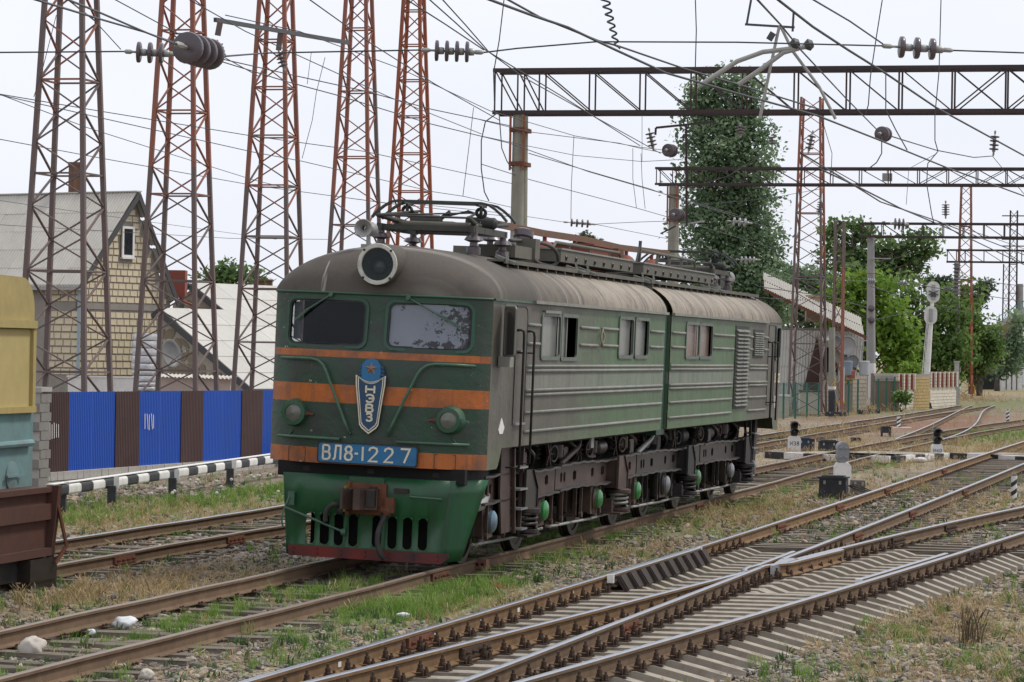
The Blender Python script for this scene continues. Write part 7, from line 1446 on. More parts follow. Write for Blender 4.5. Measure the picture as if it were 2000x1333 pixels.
# ================================================================== trees
def leaf_mat(nm, a, b, c3):
    t = NT(nm); at2 = t.n('Attribute'); at2.attribute_name = 'tone'; c = t.ramp(at2.outputs['Fac'], [(0., a), (.5, b), (1., c3)]); m = t.done(c, .65, 0, .3)
    tr = t.n('BsdfTranslucent'); t.l(c, tr.inputs[0]); ms = t.n('MixShader'); ms.inputs[0].default_value = .45; t.l(t.b.outputs[0], ms.inputs[1]); t.l(tr.outputs[0], ms.inputs[2]); t.l(ms.outputs[0], t.t.nodes['Material Output'].inputs[0]); return m
LM = dict(poplar=leaf_mat('poplar leaf', (.10, .165, .095), (.19, .275, .155), (.28, .36, .22)), bright=leaf_mat('maple leaf', (.09, .17, .02), (.17, .29, .04), (.26, .38, .08)), mid=leaf_mat('mid green leaf', (.075, .14, .035), (.14, .23, .06), (.22, .31, .1)), dark=leaf_mat('dark needle', (.04, .07, .04), (.075, .11, .06), (.12, .15, .09)), acacia=leaf_mat('acacia leaf', (.08, .15, .05), (.14, .22, .08), (.21, .29, .12)))
M['bark'] = paint('grey brown bark', (.13, .105, .085), (.06, .05, .04), .6, .95, 6)
def tree(name, label, base, H, trunk, blobs, mat, n_clump, per, leaf, seed, clump_r=.5, group='trees', lean=0, drop=.0):
    """trunk with limbs reaching into each foliage mass; leaves scattered in clumps through the masses. blobs: (x, y, z, rx, ry, rz)"""
    rg = np.random.default_rng(seed); o = thing(name, label, 'tree', base, group=group); r = random.Random(seed)
    m = MB(); top = max(b[2] for b in blobs); ht = H * .92; P = [Vector((lean * q + .15 * math.sin(q * 5 + seed), .1 * math.sin(q * 7), ht * q)) for q in (0, .15, .35, .55, .8, 1)]
    m.tube(P, [trunk, trunk * .8, trunk * .62, trunk * .45, trunk * .25, trunk * .06], 10)
    for b in blobs:
        for k in range(4):
            q = min(.85, max(.15, (b[2] - b[5] * .7 - r.uniform(0, 1)) / ht)); i = q * 5; s = P[int(i)].lerp(P[min(5, int(i) + 1)], i - int(i)); e = Vector((b[0] + r.uniform(-.6, .6) * b[3], b[1] + r.uniform(-.6, .6) * b[4], b[2] + r.uniform(-.3, .6) * b[5])); md = s.lerp(e, .5) + Vector((r.uniform(-.3, .3), r.uniform(-.3, .3), -.2)); m.tube([s, md, e], [trunk * .32, trunk * .18, trunk * .04], 6)
    m.build('trunk', M['bark'], o, smooth=True)
    vol = np.array([b[3] * b[4] * b[5] for b in blobs]) ** .75; pick = rg.choice(len(blobs), n_clump, p=vol / vol.sum()); B = np.array(blobs)[pick]
    d = rg.normal(size=(n_clump, 3)); d /= np.linalg.norm(d, axis=1, keepdims=True); rad = rg.random(n_clump) ** .42; cc = B[:, :3] + d * rad[:, None] * B[:, 3:] * (1 + .14 * np.sin(d[:, [0]] * 9 + seed) + .1 * np.sin(d[:, [2]] * 13))
    ctone = np.clip(.42 + .26 * rg.normal(size=n_clump) + .3 * np.sin(cc[:, 0] * 1.3 + seed) * np.sin(cc[:, 2] * 1.1), 0, 1)
    N = n_clump * per; c = np.repeat(cc, per, 0) + rg.normal(size=(N, 3)) * clump_r * .5 * np.array([1, 1, .7]); c[:, 2] -= drop * np.abs(rg.normal(size=N)) * clump_r
    nr = rg.normal(size=(N, 3)); nr[:, 2] = np.abs(nr[:, 2]) + .25; nr /= np.linalg.norm(nr, axis=1, keepdims=True); a = np.cross(nr, rg.normal(size=(N, 3))); a /= np.linalg.norm(a, axis=1, keepdims=True); b2 = np.cross(nr, a); s = leaf * rg.uniform(.55, 1.25, (N, 1))
    V = np.stack([c - a * s * .5, c - b2 * s * .32 + nr * s * .08, c + a * s * .55, c + b2 * s * .32 + nr * s * .08], 1).reshape(-1, 3)
    me = bpy.data.meshes.new('crown'); me.from_pydata(V.tolist(), [], np.arange(N * 4).reshape(-1, 4).tolist()); at3 = me.attributes.new('tone', 'FLOAT', 'POINT'); tn = np.clip(np.repeat(ctone, per) + .16 * rg.normal(size=N), 0, 1); at3.data.foreach_set('value', np.repeat(tn, 4).astype(np.float32)); me.materials.append(LM[mat]); link('crown', me, o); return o
def pxtree(name, label, Y, px, base_y, masses, mat, n_clump, per, leaf, seed, clump_r=.5, trunk=.3, depth=.8, group='trees', **k):
    """masses as photo ovals (cx, cy, rx, ry), given real depth Y and real thickness"""
    B = at(px, base_y, Y); base = Vector((B.x, B.y, -.3)); sc_ = Y / CAM_F; bl = []; r = random.Random(seed)
    for cx, cy, rx, ry in masses: p = at(cx, cy, Y); bl.append((p.x - base.x, r.uniform(-.4, .4) * rx * sc_, p.z - base.z, rx * sc_, rx * sc_ * depth, ry * sc_))
    H = max(b[2] + b[5] for b in bl); return tree(name, label, base, H, trunk, bl, mat, n_clump, per, leaf, seed, clump_r, group, **k)
pxtree('poplar_tree', 'tall columnar poplar rising behind the locomotive', 205, 1435, 740, [(1372, 182, 24, 34), (1412, 158, 32, 30), (1458, 172, 30, 34), (1378, 220, 48, 62), (1450, 220, 58, 65), (1392, 300, 66, 75), (1458, 310, 62, 80), (1390, 390, 68, 80), (1462, 400, 66, 85), (1405, 480, 80, 90), (1475, 490, 66, 80), (1440, 560, 110, 70), (1500, 580, 60, 60)], 'poplar', 2300, 13, .36, 3, .9, .55)
T2 = lambda *a, **k: pxtree('broadleaf_tree', *a, **k)
T2('bright lime green maple in front of the other trees at right', 205, 1690, 760, [(1660, 600, 60, 60), (1720, 640, 60, 70), (1640, 660, 50, 50), (1690, 560, 50, 30), (1750, 680, 50, 50), (1620, 590, 25, 35)], 'bright', 520, 12, .45, 4, .7, .3, group='trees beyond the yard')
T2('tall loose crowned tree behind the third gantry', 240, 1665, 760, [(1625, 455, 26, 30), (1680, 450, 35, 25), (1650, 500, 55, 40), (1720, 500, 60, 40), (1790, 490, 45, 40), (1760, 530, 50, 30), (1690, 545, 70, 30), (1815, 480, 25, 25)], 'acacia', 480, 11, .48, 5, .8, .4, group='trees beyond the yard')
T2('dense green tree behind the tall white signal', 225, 1800, 770, [(1770, 600, 50, 60), (1800, 680, 70, 60), (1840, 620, 50, 60), (1780, 730, 60, 30), (1850, 690, 50, 50)], 'mid', 520, 11, .46, 6, .7, .35, group='trees beyond the yard')
T2('rounded green tree right of the white-footed pole', 250, 1910, 770, [(1880, 600, 40, 60), (1905, 660, 45, 60), (1890, 710, 50, 35), (1930, 690, 30, 40)], 'mid', 360, 11, .48, 7, .7, .3, group='trees beyond the yard')
T2('dark pine crown showing behind the tall signal head', 280, 1835, 770, [(1838, 565, 26, 22), (1820, 555, 20, 16), (1855, 560, 20, 18), (1835, 590, 30, 18)], 'dark', 160, 12, .4, 8, .7, .25, group='trees beyond the yard')
T2('dark spreading pine top near the distant tower', 300, 1910, 770, [(1910, 572, 30, 12), (1895, 590, 32, 14), (1925, 560, 16, 12), (1880, 605, 26, 12)], 'dark', 130, 12, .45, 9, .7, .25, group='trees beyond the yard')
T2('shaded trees behind the corrugated house roof', 215, 1560, 760, [(1545, 560, 50, 40), (1590, 560, 40, 40), (1540, 610, 40, 40), (1600, 610, 40, 50)], 'poplar', 320, 11, .45, 10, .7, .3, group='trees beyond the yard')
T2('low tangled tree by the far black fence', 290, 1950, 765, [(1955, 680, 25, 30), (1985, 690, 25, 40), (1990, 640, 20, 40), (1960, 720, 30, 18)], 'poplar', 200, 11, .45, 11, .7, .3, group='trees beyond the yard')
T2('bare-branched shrub behind the cottages', 150, 450, 600, [(425, 545, 40, 22), (470, 540, 42, 20), (500, 555, 24, 16), (440, 530, 24, 14)], 'acacia', 130, 8, .32, 12, .6, .2, group='trees behind the left houses')
T2('small dark tree top just above the locomotive roof', 210, 1146, 700, [(1146, 470, 14, 14), (1135, 476, 12, 8), (1156, 474, 10, 9)], 'dark', 70, 10, .3, 13, .5, .2, group='trees beyond the yard')
def bush(label, px, py, Y, rx, ry, mat, n, seed): return pxtree('leafy_shrub', label, Y, px, py + ry * .8, [(px, py, rx, ry), (px - rx * .4, py - ry * .2, rx * .6, ry * .6)], mat, n, 9, .24, seed, .4, .06, group='shrubs along the walls')
bush('light green shrub spilling over the railed wall', 1785, 722, 190, 26, 14, 'bright', 70, 21); bush('small dark shrub at the foot of the white wall', 1763, 777, 172, 11, 12, 'mid', 50, 22); bush('small leafy weed at the fence end by the brown post', 575, 878, 84, 8, 12, 'mid', 20, 23)

# ================================================================== houses, walls and fences at right
RY = 172.0
r0 = at(1520, 640, RY); hr = thing('corrugated_house', 'grey roofed house with white corrugated side wall behind the rear cab', 'house', (r0.x, r0.y, -.3)); O = Vector(hr.location); sp2 = lambda x, y, Y=RY: at(x, y, Y) - O
M['asb_white'] = paint('whitish corrugated wall sheet', (.60, .60, .57), (.42, .41, .38), .45, .9, 1, streak=.2); M['ybrick'] = paint('yellow brick', (.42, .31, .14), (.3, .22, .1), .5, .95, 3, vary=.25)
# side wall of corrugated sheets in courses
wsh = wavy(1.0, 1.05, 6, .03, M['asb_white'])
xs3 = np.arange(1518, 1612, 34); p0 = sp2(1518, 645); 
for row in range(5):
    z = p0.z - row * 1.02
    for k in range(5 if row < 2 else 4): o = link('wall_sheet', wsh, hr); o.matrix_basis = frame4(Vector((p0.x + k * 1.0 - (row * .05), .02 * row, z)), (1, 0, 0), Vector((-.05 * 0, -.04, -1)).normalized(), (0, -1, .0))
m = MB(); q = [sp2(1518, 640), sp2(1668, 640), sp2(1668, 700), sp2(1668, 760), sp2(1518, 790)]; m.box(((q[0].x + q[1].x) / 2, 2.6, q[0].z / 2), (q[1].x - q[0].x, 5.0, q[0].z)); m.build('wall', M['mortar'], hr)
m = MB(); a, b, c_ = sp2(1596, 655, RY - .3), sp2(1612, 775, RY - .3), sp2(1565, 775, RY - .3); m.add([a, b, c_, sp2(1585, 700, RY - .3)], [(0, 1, 2, 3)]); o = m.build('brown_gable_sheet', paint('brown oxide sheet', (.085, .045, .04), (.05, .035, .03), .5, .8), hr); s_ = o.modifiers.new('t', 'SOLIDIFY'); s_.thickness = .04
m = MB(); a = sp2(1622, 720, RY - .1); m.box((a.x, -.12, a.z), (.8, .1, 2.4)); m.build('dark_doorway', M['dark'], hr)
# roof: ridge high at left, eaves falling to the right
ra_, rb_ = sp2(1480, 560, RY + 5), sp2(1682, 642, RY - 1.0)
rs = wavy(1.05, 2.0, 7, .03, paint('old dark roof sheet', (.36, .345, .315), (.22, .21, .19), .6, .95, 1)); al = Vector((rb_.x - ra_.x, 0, rb_.z - ra_.z)); Lr = al.length; al.normalize(); dn_ = Vector((-.05, -1, -.27)).normalized(); nn_ = al.cross(dn_); nn_ = nn_ if nn_.z > 0 else -nn_
top0 = Vector((ra_.x, 1.6, ra_.z + .72))
for row in range(2):
    for k in range(int(Lr / 1.0) + 1): o = link('roof_sheet', rs, hr); o.matrix_basis = frame4(top0 + al * (k * 1.04) + dn_ * (row * 1.85) + nn_ * (.03 * (2 - row)), al, dn_, nn_)
rod('eaves_board', top0 + dn_ * 3.8 + Vector((0, 0, -.1)), top0 + dn_ * 3.8 + al * (Lr + .4) + Vector((0, 0, -.1)), .06, .16, M['rust'], hr)
a = sp2(1588, 600, RY + 1); m = MB(); m.box((a.x, a.y, a.z - .1), (.85, .8, 1.5)); m.box((a.x, a.y, a.z + .62), (.98, .92, .12)); m.build('chimney', paint('tan plaster chimney', (.36, .27, .18), (.24, .18, .12), .5, .95), hr)
# porch end in yellow brick with awning and dishes
a, b = sp2(1618, 760, RY - .5), sp2(1668, 660, RY - .5); m = MB(); m.box(((a.x + b.x) / 2, .3, (a.z + b.z) / 2 + .3), (b.x - a.x, .4, b.z - a.z)); m.build('porch_wall', M['mortar'], hr); r = random.Random(4); z = a.z + .4
while z < b.z + .2:
    x = a.x + (.15 if int(z * 5) % 2 else 0)
    while x < b.x - .1: brick('brick', (x + .14, .08, z), (1, 0, 0), (0, 1, 0), (0, 0, 1), (.26, .05, .17), M['ybrick'], hr); x += .29
    z += .2
a, b = sp2(1612, 655, RY - 2.2), sp2(1660, 662, RY - 2.2); m = MB(); m.box(((a.x + b.x) / 2, -1.2, a.z - .1), (b.x - a.x + .4, 2.2, .05), Matrix.Rotation(.22, 3, 'X') @ Matrix.Rotation(.1, 3, 'Y')); m.build('awning', M['white'], hr); rod('awning_pipe', sp2(1660, 660, RY - 2.2), sp2(1697, 667, RY - 2.2), .07, .07, M['arm'], hr); rod('awning_post', sp2(1694, 667, RY - 2.2), sp2(1694, 780, RY - 2.2), .06, .06, M['galv'], hr)
for x in (1673, 1684): rod('porch_bar', sp2(x, 675, RY - 1.8), sp2(x, 735, RY - 1.8), .05, .05, M['galv'], hr)
rod('porch_rail', sp2(1668, 678, RY - 1.8), sp2(1694, 678, RY - 1.8), .04, .04, M['galv'], hr)
for k, (x, y, rr, nm) in enumerate(((1655, 676, .55, 'large grey satellite dish under the white awning'), (1638, 697, .46, 'brown satellite dish left of the large grey dish'), (1667, 707, .36, 'small satellite dish lowest of the four on the porch'), (1634, 668, .3, 'small dark satellite dish close under the roof edge'))):
    p = at(x, y, RY - 3.0); o = thing('satellite_dish', nm, 'satellite dish', (p.x, p.y, p.z), group='satellite dishes on the porch'); m = MB(); m.lathe([(.0005, 0), (rr * .5, .04), (rr * .85, .13), (rr, .2), (rr * 1.01, .19), (rr * .5, .02), (.0005, -.02)], (0, 0, 0), (-.35 if k != 1 else .3, -1, .2), 22, caps=False); m.build('dish', paint('dish grey %d' % k, ((.33, .32, .32), (.17, .16, .14), (.3, .3, .31), (.2, .2, .21))[k], (.15, .14, .13), .4, .5), o, smooth=True); rod('mount', (0, 0, 0), (0, 2.4, -.2), .05, .05, M['galv'], o)
# garden things on the wall top by the porch
for lb, x, y, w, h_, col in (('blue grey water drum on the porch step', 1655, 722, .3, .8, (.2, .25, .3)), ('red patterned bucket on the porch step', 1663, 727, .2, .4, (.35, .1, .08)), ('grey washing machine box by the porch bars', 1688, 722, .3, .8, (.4, .42, .44))):
    p = at(x, y + 12, RY - 3.4); o = thing('porch_container', lb, 'container', (p.x, p.y, p.z)); m = MB(); m.lathe([(w * .85, 0), (w, .05), (w * .95, h_ * .5), (w, h_), (w * .8, h_ + .03)], (0, 0, 0), (0, 0, 1), 14); m.build('drum', paint('drum ' + lb[:6], col, tuple(q * .6 for q in col), .4, .6), o, smooth=.6)
# block boundary wall, rendered wall, railed wall
def block_wall(name, label, a, b, z1, z0, bw, bh, mat, core, group=None, gap=.012, seed=1, coping=None):
    """wall of individual blocks between two ground points"""
    a, b = Vector(a), Vector(b); o = thing(name, label, 'wall', (a.x, a.y, z0), group=group); d = Vector((b.x - a.x, b.y - a.y, 0)); L = d.length; d.normalize(); n = Vector((d.y, -d.x, 0)); H = z1 - z0
    m = MB(); m.prism([(0, 0), (L, 0), (L, H), (0, H)], .2, frame4((0, 0, 0), d, (0, 0, 1), -n)); m.build('core', core, o, fix=True); r = random.Random(seed); z = 0; k = 0; cnt = 0
    while z + bh <= H + .01:
        s = -(bw / 2 if k % 2 else 0)
        while s < L - .02:
            p, q = max(0, s), min(L, s + bw)
            if q - p > .06 and cnt < 295: brick('block', d * ((p + q) / 2) + n * (.02 + r.uniform(0, .012)) + Vector((0, 0, z + bh / 2)), d, n, (0, 0, 1), (q - p - gap * 2, .05, bh - gap * 2), mat, o); cnt += 1
            s += bw
        z += bh; k += 1
    if coping: rod('coping', Vector((0, 0, H + .04)), d * L + Vector((0, 0, H + .04)), .34, .08, coping, o)
    return o, d, n, L
WB = lambda x, y: gz(x, y, -.25)
M['greyblock'] = paint('weathered tan block', (.34, .30, .24), (.2, .18, .15), .6, .95, 1.5, vary=.25)
Yw = 172
zt_ = lambda x, y, Y: at(x, y, Y).z
block_wall('block_wall', 'tan block wall behind the pale pole with black base', at(1606, 790, 170), at(1692, 790, 176), zt_(1640, 728, 172), -.3, .52, .24, M['greyblock'], M['mortar'], seed=2)
block_wall('block_wall', 'grey block wall top right of the whitewashed pole foot', at(1706, 790, 177), at(1752, 786, 180), zt_(1740, 730, 178), -.3, .5, .24, M['block'], M['mortar'], seed=3)
a, b = at(1710, 790, 174), at(1748, 786, 176); o = thing('rendered_wall', 'plain brown rendered wall between the pole and the railed wall', 'wall', (a.x, a.y, -.3)); m = MB(); m.box(((b.x - a.x) / 2, .2, (zt_(1730, 745, 175) + .3) / 2), (b.x - a.x, .15, zt_(1730, 745, 175) + .3)); m.box(((b.x - a.x) / 2, .2, zt_(1730, 745, 175) + .3), (b.x - a.x + .06, .2, .06)); m.build('render', paint('brown render', (.20, .165, .12), (.14, .115, .09), .5, .95, 1), o)
M['whitebrick'] = paint('white silicate brick', (.60, .55, .46), (.42, .37, .29), .45, .95, 2, vary=.18); M['redbar'] = paint('red picket', (.26, .06, .035), (.14, .05, .035), .4, .6, 3)
def railed_wall(label, xa, xb, Ya, Yb, yt, yl, npost):
    a, b = at(xa, 780, Ya), at(xb, 775, Yb); zl = zt_((xa + xb) / 2, yl, (Ya + Yb) / 2); zt2 = zt_((xa + xb) / 2, yt, (Ya + Yb) / 2)
    o, d, n, L = block_wall('railed_wall', label, a, b, zl, -.3, .5, .2, M['whitebrick'], M['pale_mortar'], group='white brick walls with red pickets', seed=xa)
    for k in range(npost + 1):
        s = L * k / npost
        z = zl + .3
        while z < zt2 + .3: brick('pier_brick', d * s + Vector((0, 0, z + .1)), d, n, (0, 0, 1), (.24, .28, .18), M['whitebrick'], o); z += .2
        if k < npost:
            w = L / npost
            for q in (.3, .5, .7): rod('picket', d * (s + w * q) + Vector((0, 0, zl + .34)), d * (s + w * q) + Vector((0, 0, zt2 + .25)), w * .13, .04, M['redbar'], o)
            rod('picket_rail', d * (s + w * .2) + Vector((0, 0, zl + .38)), d * (s + w * .9) + Vector((0, 0, zl + .38)), .05, .12, M['redbar'], o)
    return o
railed_wall('short white brick wall with red pickets left of the tan brick pier', 1751, 1783, 178, 182, 730, 762, 3); railed_wall('long white brick wall with red pickets right of the tall white signal', 1815, 1866, 186, 194, 727, 757, 6)
block_wall('brick_pier_wall', 'broad tan brick pier between the two picketed walls', at(1783, 785, 182), at(1814, 782, 185), zt_(1800, 731, 184), -.3, .36, .19, M['ybrick'], M['mortar'], seed=6)
a = at(1868, 770, 195); o = thing('gate_post', 'grey post closing the end of the picketed wall', 'post', (a.x, a.y, -.3)); m = MB(); m.box((0, 0, 1.5), (.3, .3, 3.0), taper=.92); m.box((0, 0, 3.02), (.36, .36, .1)); m.build('post', M['concrete'], o)
a, b = at(1895, 752, 300), at(1953, 752, 305); o = thing('board_fence', 'low black board fence left of the white shed', 'fence', (a.x, a.y, -.2)); L = (b - a).length; d = (b - a).normalized(); k = 0
while k * .22 < L: rod('board', d * (k * .22) + Vector((0, 0, 0)), d * (k * .22) + Vector((0, 0, zt_(1920, 731, 302) + .2 + .06 * (k % 2))), .2, .04, M['black_paint'], o); k += 1
a = at(1976, 748, 300); o = thing('white_shed', 'small white shed with grey roof near the right edge', 'shed', (a.x, a.y, -.2)); w = 2.1; hh = zt_(1976, 720, 300) + .2; m = MB(); m.box((0, .8, hh / 2), (w, 1.6, hh)); m.build('wall', M['white'], o); m = MB(); m.box((.3, .8, hh + .06), (w + 1.2, 2.4, .1), Matrix.Rotation(.06, 3, 'Y')); m.build('roof', M['dark_grey'], o)
for x in (-.55, 0, .5): rod('door_slit', (x, -.03, .1), (x, -.03, hh - .1), .09, .03, M['black_paint'], o)
a = at(1985, 700, 340); o = thing('grey_roofed_house', 'low house with dark tiled roof behind the white shed', 'house', (a.x, a.y, -.2)); hz = a.z + .2; m = MB(); m.box((0, 1, hz * .35), (3.4, 3, hz * .75)); m.build('wall', M['dark_grey'], o); m = MB(); m.prism([(-2.2, hz * .7), (2.2, hz * .72), (1.5, hz + .5), (-1.5, hz + .5)], 3.4, frame4((0, -.8, 0), (1, 0, 0), (0, 0, 1), (0, 1, 0))); m.build('roof', paint('mossy tile', (.11, .12, .115), (.08, .09, .08)), o, fix=True)
a = at(1975, 640, 420); o = thing('brick_building', 'distant red brown block behind the lattice towers', 'building', (a.x, a.y, -.2)); m = MB(); m.box((-1.5, 3, 3.5), (6, 6, 8.5)); m.build('wall', paint('far brown wall', (.25, .13, .1), (.2, .12, .1)), o); m = MB(); m.box((2.2, 2, 2.2), (4, 5, 4.6)); m.build('annex', paint('far ochre wall', (.42, .32, .14), (.3, .25, .14)), o); m = MB(); m.box((-1.5, 3, 7.85), (6.4, 6.4, .2)); m.build('roof', M['dark_grey'], o)
for k in range(3): m = MB(); m.box((-3.4 + k * 1.7, -.03, 5.6), (.7, .05, 1.1)); m.build('window', M['dark'], o)
# footbridge ramp at the right edge
a, b = at(1944, 648, 330), at(2030, 598, 315); o = thing('footbridge', 'concrete footbridge stair with green railing at the right edge', 'footbridge', (a.x, a.y, -.2)); d = b - a; m = MB(); rod('stair_slab', Vector((0, 0, a.z + .2)), Vector((d.x, d.y, b.z + .2)), 1.6, .5, M['concrete'], o)
gr = paint('green railing', (.05, .22, .18), (.06, .12, .1))
for k in range(16): q = k / 15; p = Vector((d.x * q, d.y * q, a.z + .45 + (b.z - a.z) * q)); rod('baluster', p + Vector((0, -.8, 0)), p + Vector((0, -.8, 1.3)), .05, .05, gr, o)
for z in (.6, 1.3): rod('handrail', Vector((0, -.8, a.z + .45 + z)), Vector((d.x, d.y - .8, b.z + .45 + z)), .06, .06, gr, o)
rod('pillar', Vector((d.x * .3, 0, 0)), Vector((d.x * .3, 0, a.z + .9)), .5, .5, M['concrete'], o)
# green mesh fence posts before the corrugated house
mf = thing('mesh_fence', 'green wire mesh fence with posts along the dry grass verge', 'fence', (*at(1505, 800, 152).xy, -.3)); O = Vector(mf.location); gp2 = paint('green fence post', (.03, .14, .11), (.05, .1, .09), .4, .5)
pp = [(1507, 812, 750, 150), (1530, 805, 748, 152), (1553, 802, 748, 154), (1576, 800, 748, 157), (1599, 795, 748, 160), (1657, 795, 742, 164), (1675, 790, 742, 167), (1715, 790, 740, 170), (1731, 785, 738, 172), (1747, 783, 736, 174)]
for k, (x, yb, yt, Y) in enumerate(pp): A = at(x, yb, Y) - O; T = at(x, yt, Y) - O; rod('post', (A.x, A.y, 0), (A.x, A.y, T.z), .09, .09, gp2, mf)
for (xa, _, ta, Ya), (xb, _, tb, Yb) in list(zip(pp, pp[1:]))[:4]:
    A, B = at(xa, ta, Ya) - O, at(xb, tb, Yb) - O
    m = MB()
    for k in range(14): q = k / 13; m.bar(Vector((A.x, A.y, .08)).lerp(Vector((A.x, A.y, A.z)), q), Vector((B.x, B.y, .08)).lerp(Vector((B.x, B.y, B.z)), q), .008, .008)
    for k in range(1, 20): q = k / 20; p = A.lerp(B, q); m.bar((p.x, p.y, .08), (p.x, p.y, p.z), .008, .008)
    m.build('mesh_panel', gp2, mf)
# low whitewashed kiosk and plaster walls behind the mesh
for lb, x, yb, yt, w, Y, mt in (('white topped plaster bin behind the rear cab', 1527, 808, 775, .75, 158, 'white'), ('cream plastered wall stub with a drain slot behind the mesh fence', 1582, 800, 766, 1.15, 166, 'whitebrick')):
    p = at(x, yb, Y); o = thing('plaster_wall', lb, 'wall', (p.x, p.y, -.3)); h_ = zt_(x, yt, Y) + .3; m = MB(); m.box((0, .3, h_ / 2), (w, .6, h_)); m.build('wall', M[mt] if mt != 'white' else paint('cream plaster', (.5, .45, .37), (.36, .32, .26), .5, .95), o); m = MB(); m.box((0, .3, h_ + .05), (w + .1, .7, .1)); m.build('cap', M['white'] if mt == 'white' else M['rust'], o)

# ================================================================== signals and lineside equipment
def dwarf(label, px, yb, yt_body, yt, Y, txt, back=False, w=.42):
    """dwarf colour-light signal on a whitewashed concrete plinth"""
    p = at(px, yb, Y); o = thing('dwarf_signal', label, 'signal', (p.x, p.y, -.22), group='dwarf shunting signals'); zb = zt_(px, yt_body, Y) + .22; zt3 = zt_(px, yt, Y) + .22
    m = MB(); m.prism([(-w / 2, 0), (w / 2, 0), (w / 2, zb * .84), (w * .36, zb), (-w * .36, zb), (-w / 2, zb * .84)], w * .8, frame4((0, w * .4, 0), (1, 0, 0), (0, 0, 1), (0, -1, 0))); m.build('plinth', M['white'], o, fix=True)
    hh = zt3 - zb
    if not back:
        m = MB(); m.tube([(0, 0, zb), (0, 0, zb + .1)], .1, 12); m.box((0, .08, zb + hh * .5), (w * .55, .18, hh * .9)); m.build('lamp_housing', M['black'], o)
        for k in range(2):
            zc_ = zb + hh * (.27 + .45 * k); m = MB(); m.lathe([(w * .30, 0), (w * .30, .05), (w * .25, .06)], (0, -.02, zc_), (0, -1, -.05), 18); m.build('lens_ring', M['black'], o, smooth=.6)
            m = MB(); m.lathe([(w * .24, .045), (w * .12, .06), (.0005, .065)], (0, -.02, zc_), (0, -1, -.05), 16, caps=False); m.build('lens', paint('blue signal glass', (.01, .012, .09), (.01, .01, .03), .3, .15, spec=.8) if k == 0 else M['dark'], o, smooth=True)
            m = MB(); n = 12; vs = []
            for q in range(n + 1): a = PI * (.0 + q / n); vs += [(w * .33 * math.cos(a), -.02, zc_ + w * .33 * math.sin(a)), (w * .35 * math.cos(a), -.34, zc_ + w * .33 * math.sin(a) - .04)]
            m.add(vs, [(2 * q, 2 * q + 1, 2 * q + 3, 2 * q + 2) for q in range(n)]); h2 = m.build('hood', M['black'], o, smooth=True); s_ = h2.modifiers.new('t', 'SOLIDIFY'); s_.thickness = .012
        x = -w * .36
        for ch in txt: glyph(ch, x, zb * .46, w * .17, zb * .22, w * .045, lambda a, b, o_: Vector((a, -w * .4 - .002 - o_, b)), .003).build('character', M['black_paint'], o, fix=True); x += w * .27
    else:
        gm2 = paint('grey signal back', (.24, .25, .27), (.16, .16, .16), .4, .5, 3); m = MB(); m.prism(rrect(w * .72, hh, w * .34, 8, 0, zb + hh / 2), .16, frame4((0, .02, 0), (1, 0, 0), (0, 0, 1), (0, -1, 0))); m.build('lamp_housing', gm2, o, smooth=.6, fix=True)
        for k in range(2):
            for s in (-1, 1): m = MB(); m.lathe([(w * .08, 0), (w * .08, .04), (w * .03, .05)], (s * w * .16, -.14, zb + hh * (.28 + .46 * k)), (0, -1, 0), 10); m.build('bolt', gm2, o, smooth=.6)
            m = MB(); m.lathe([(w * .36, 0), (w * .36, .3)], (0, .05, zb + hh * (.28 + .46 * k)), (0, 1, 0), 16); m.build('hood', gm2, o, smooth=.6)
    return o
dwarf('white dwarf signal reading M38 beside the locomotive tail', 1551, 881, 852, 822, 97, ['М', '3', '8'], w=.40); dwarf('white dwarf signal reading M40 beside the painted crossing', 1830, 884, 868, 834, 94, ['М', '4', '0'], w=.36)
dwarf('grey backed dwarf signal on a white block behind the black relay box', 1645, 935, 904, 865, 72, [], True, .40)
tsb, tst = at(1806, 786, 186), at(1822, 555, 186); ts = thing('tall_signal', 'tall leaning pale signal mast with two oval heads seen from behind', 'signal', (tsb.x, tsb.y, -.25)); O = Vector(ts.location); sp3 = lambda x, y, Y=186: at(x, y, Y) - O
m = MB(); m.tube([sp3(1807, 786), sp3(1814, 690), sp3(1823, 560)], [.19, .16, .10], 12); m.build('mast', M['white'], ts, smooth=.6); m = MB(); b0 = sp3(1806, 780); m.box((b0.x + .1, 0, .2), (.75, .5, .45), taper=.7); m.build('base', M['black_paint'], ts)
for x, y, w, h_ in ((1822, 571, .80, 1.32), (1817, 616, .80, 1.12)): p = sp3(x, y); m = MB(); m.prism(rrect(w, h_, w * .46, 8, p.x, p.z), .06, frame4((0, -.15, 0), (1, 0, 0), (0, 0, 1), (0, -1, 0))); hd = m.build('signal_head', M['white'], ts, fix=True); m = MB(); m.box((p.x, -.26, p.z), (.2, .1, h_ * .7)); m.build('head_bracket', M['galv'], ts)
p = sp3(1822, 572); m = MB(); m.bar((p.x - .3, -.3, p.z + .1), (p.x + .3, -.3, p.z - .15), .06); m.bar((p.x - .3, -.3, p.z - .15), (p.x + .3, -.3, p.z + .12), .06); m.box((p.x, -.3, p.z - .15), (.3, .1, .25)); m.build('clamp', M['dark_grey'], ts)
for dx in (-.13, .0): rod('ladder_stile', sp3(1800, 770) + Vector((dx, -.4, 0)), sp3(1818, 600) + Vector((dx * .4 - .15, -.2, 0)), .04, .04, M['white'], ts)
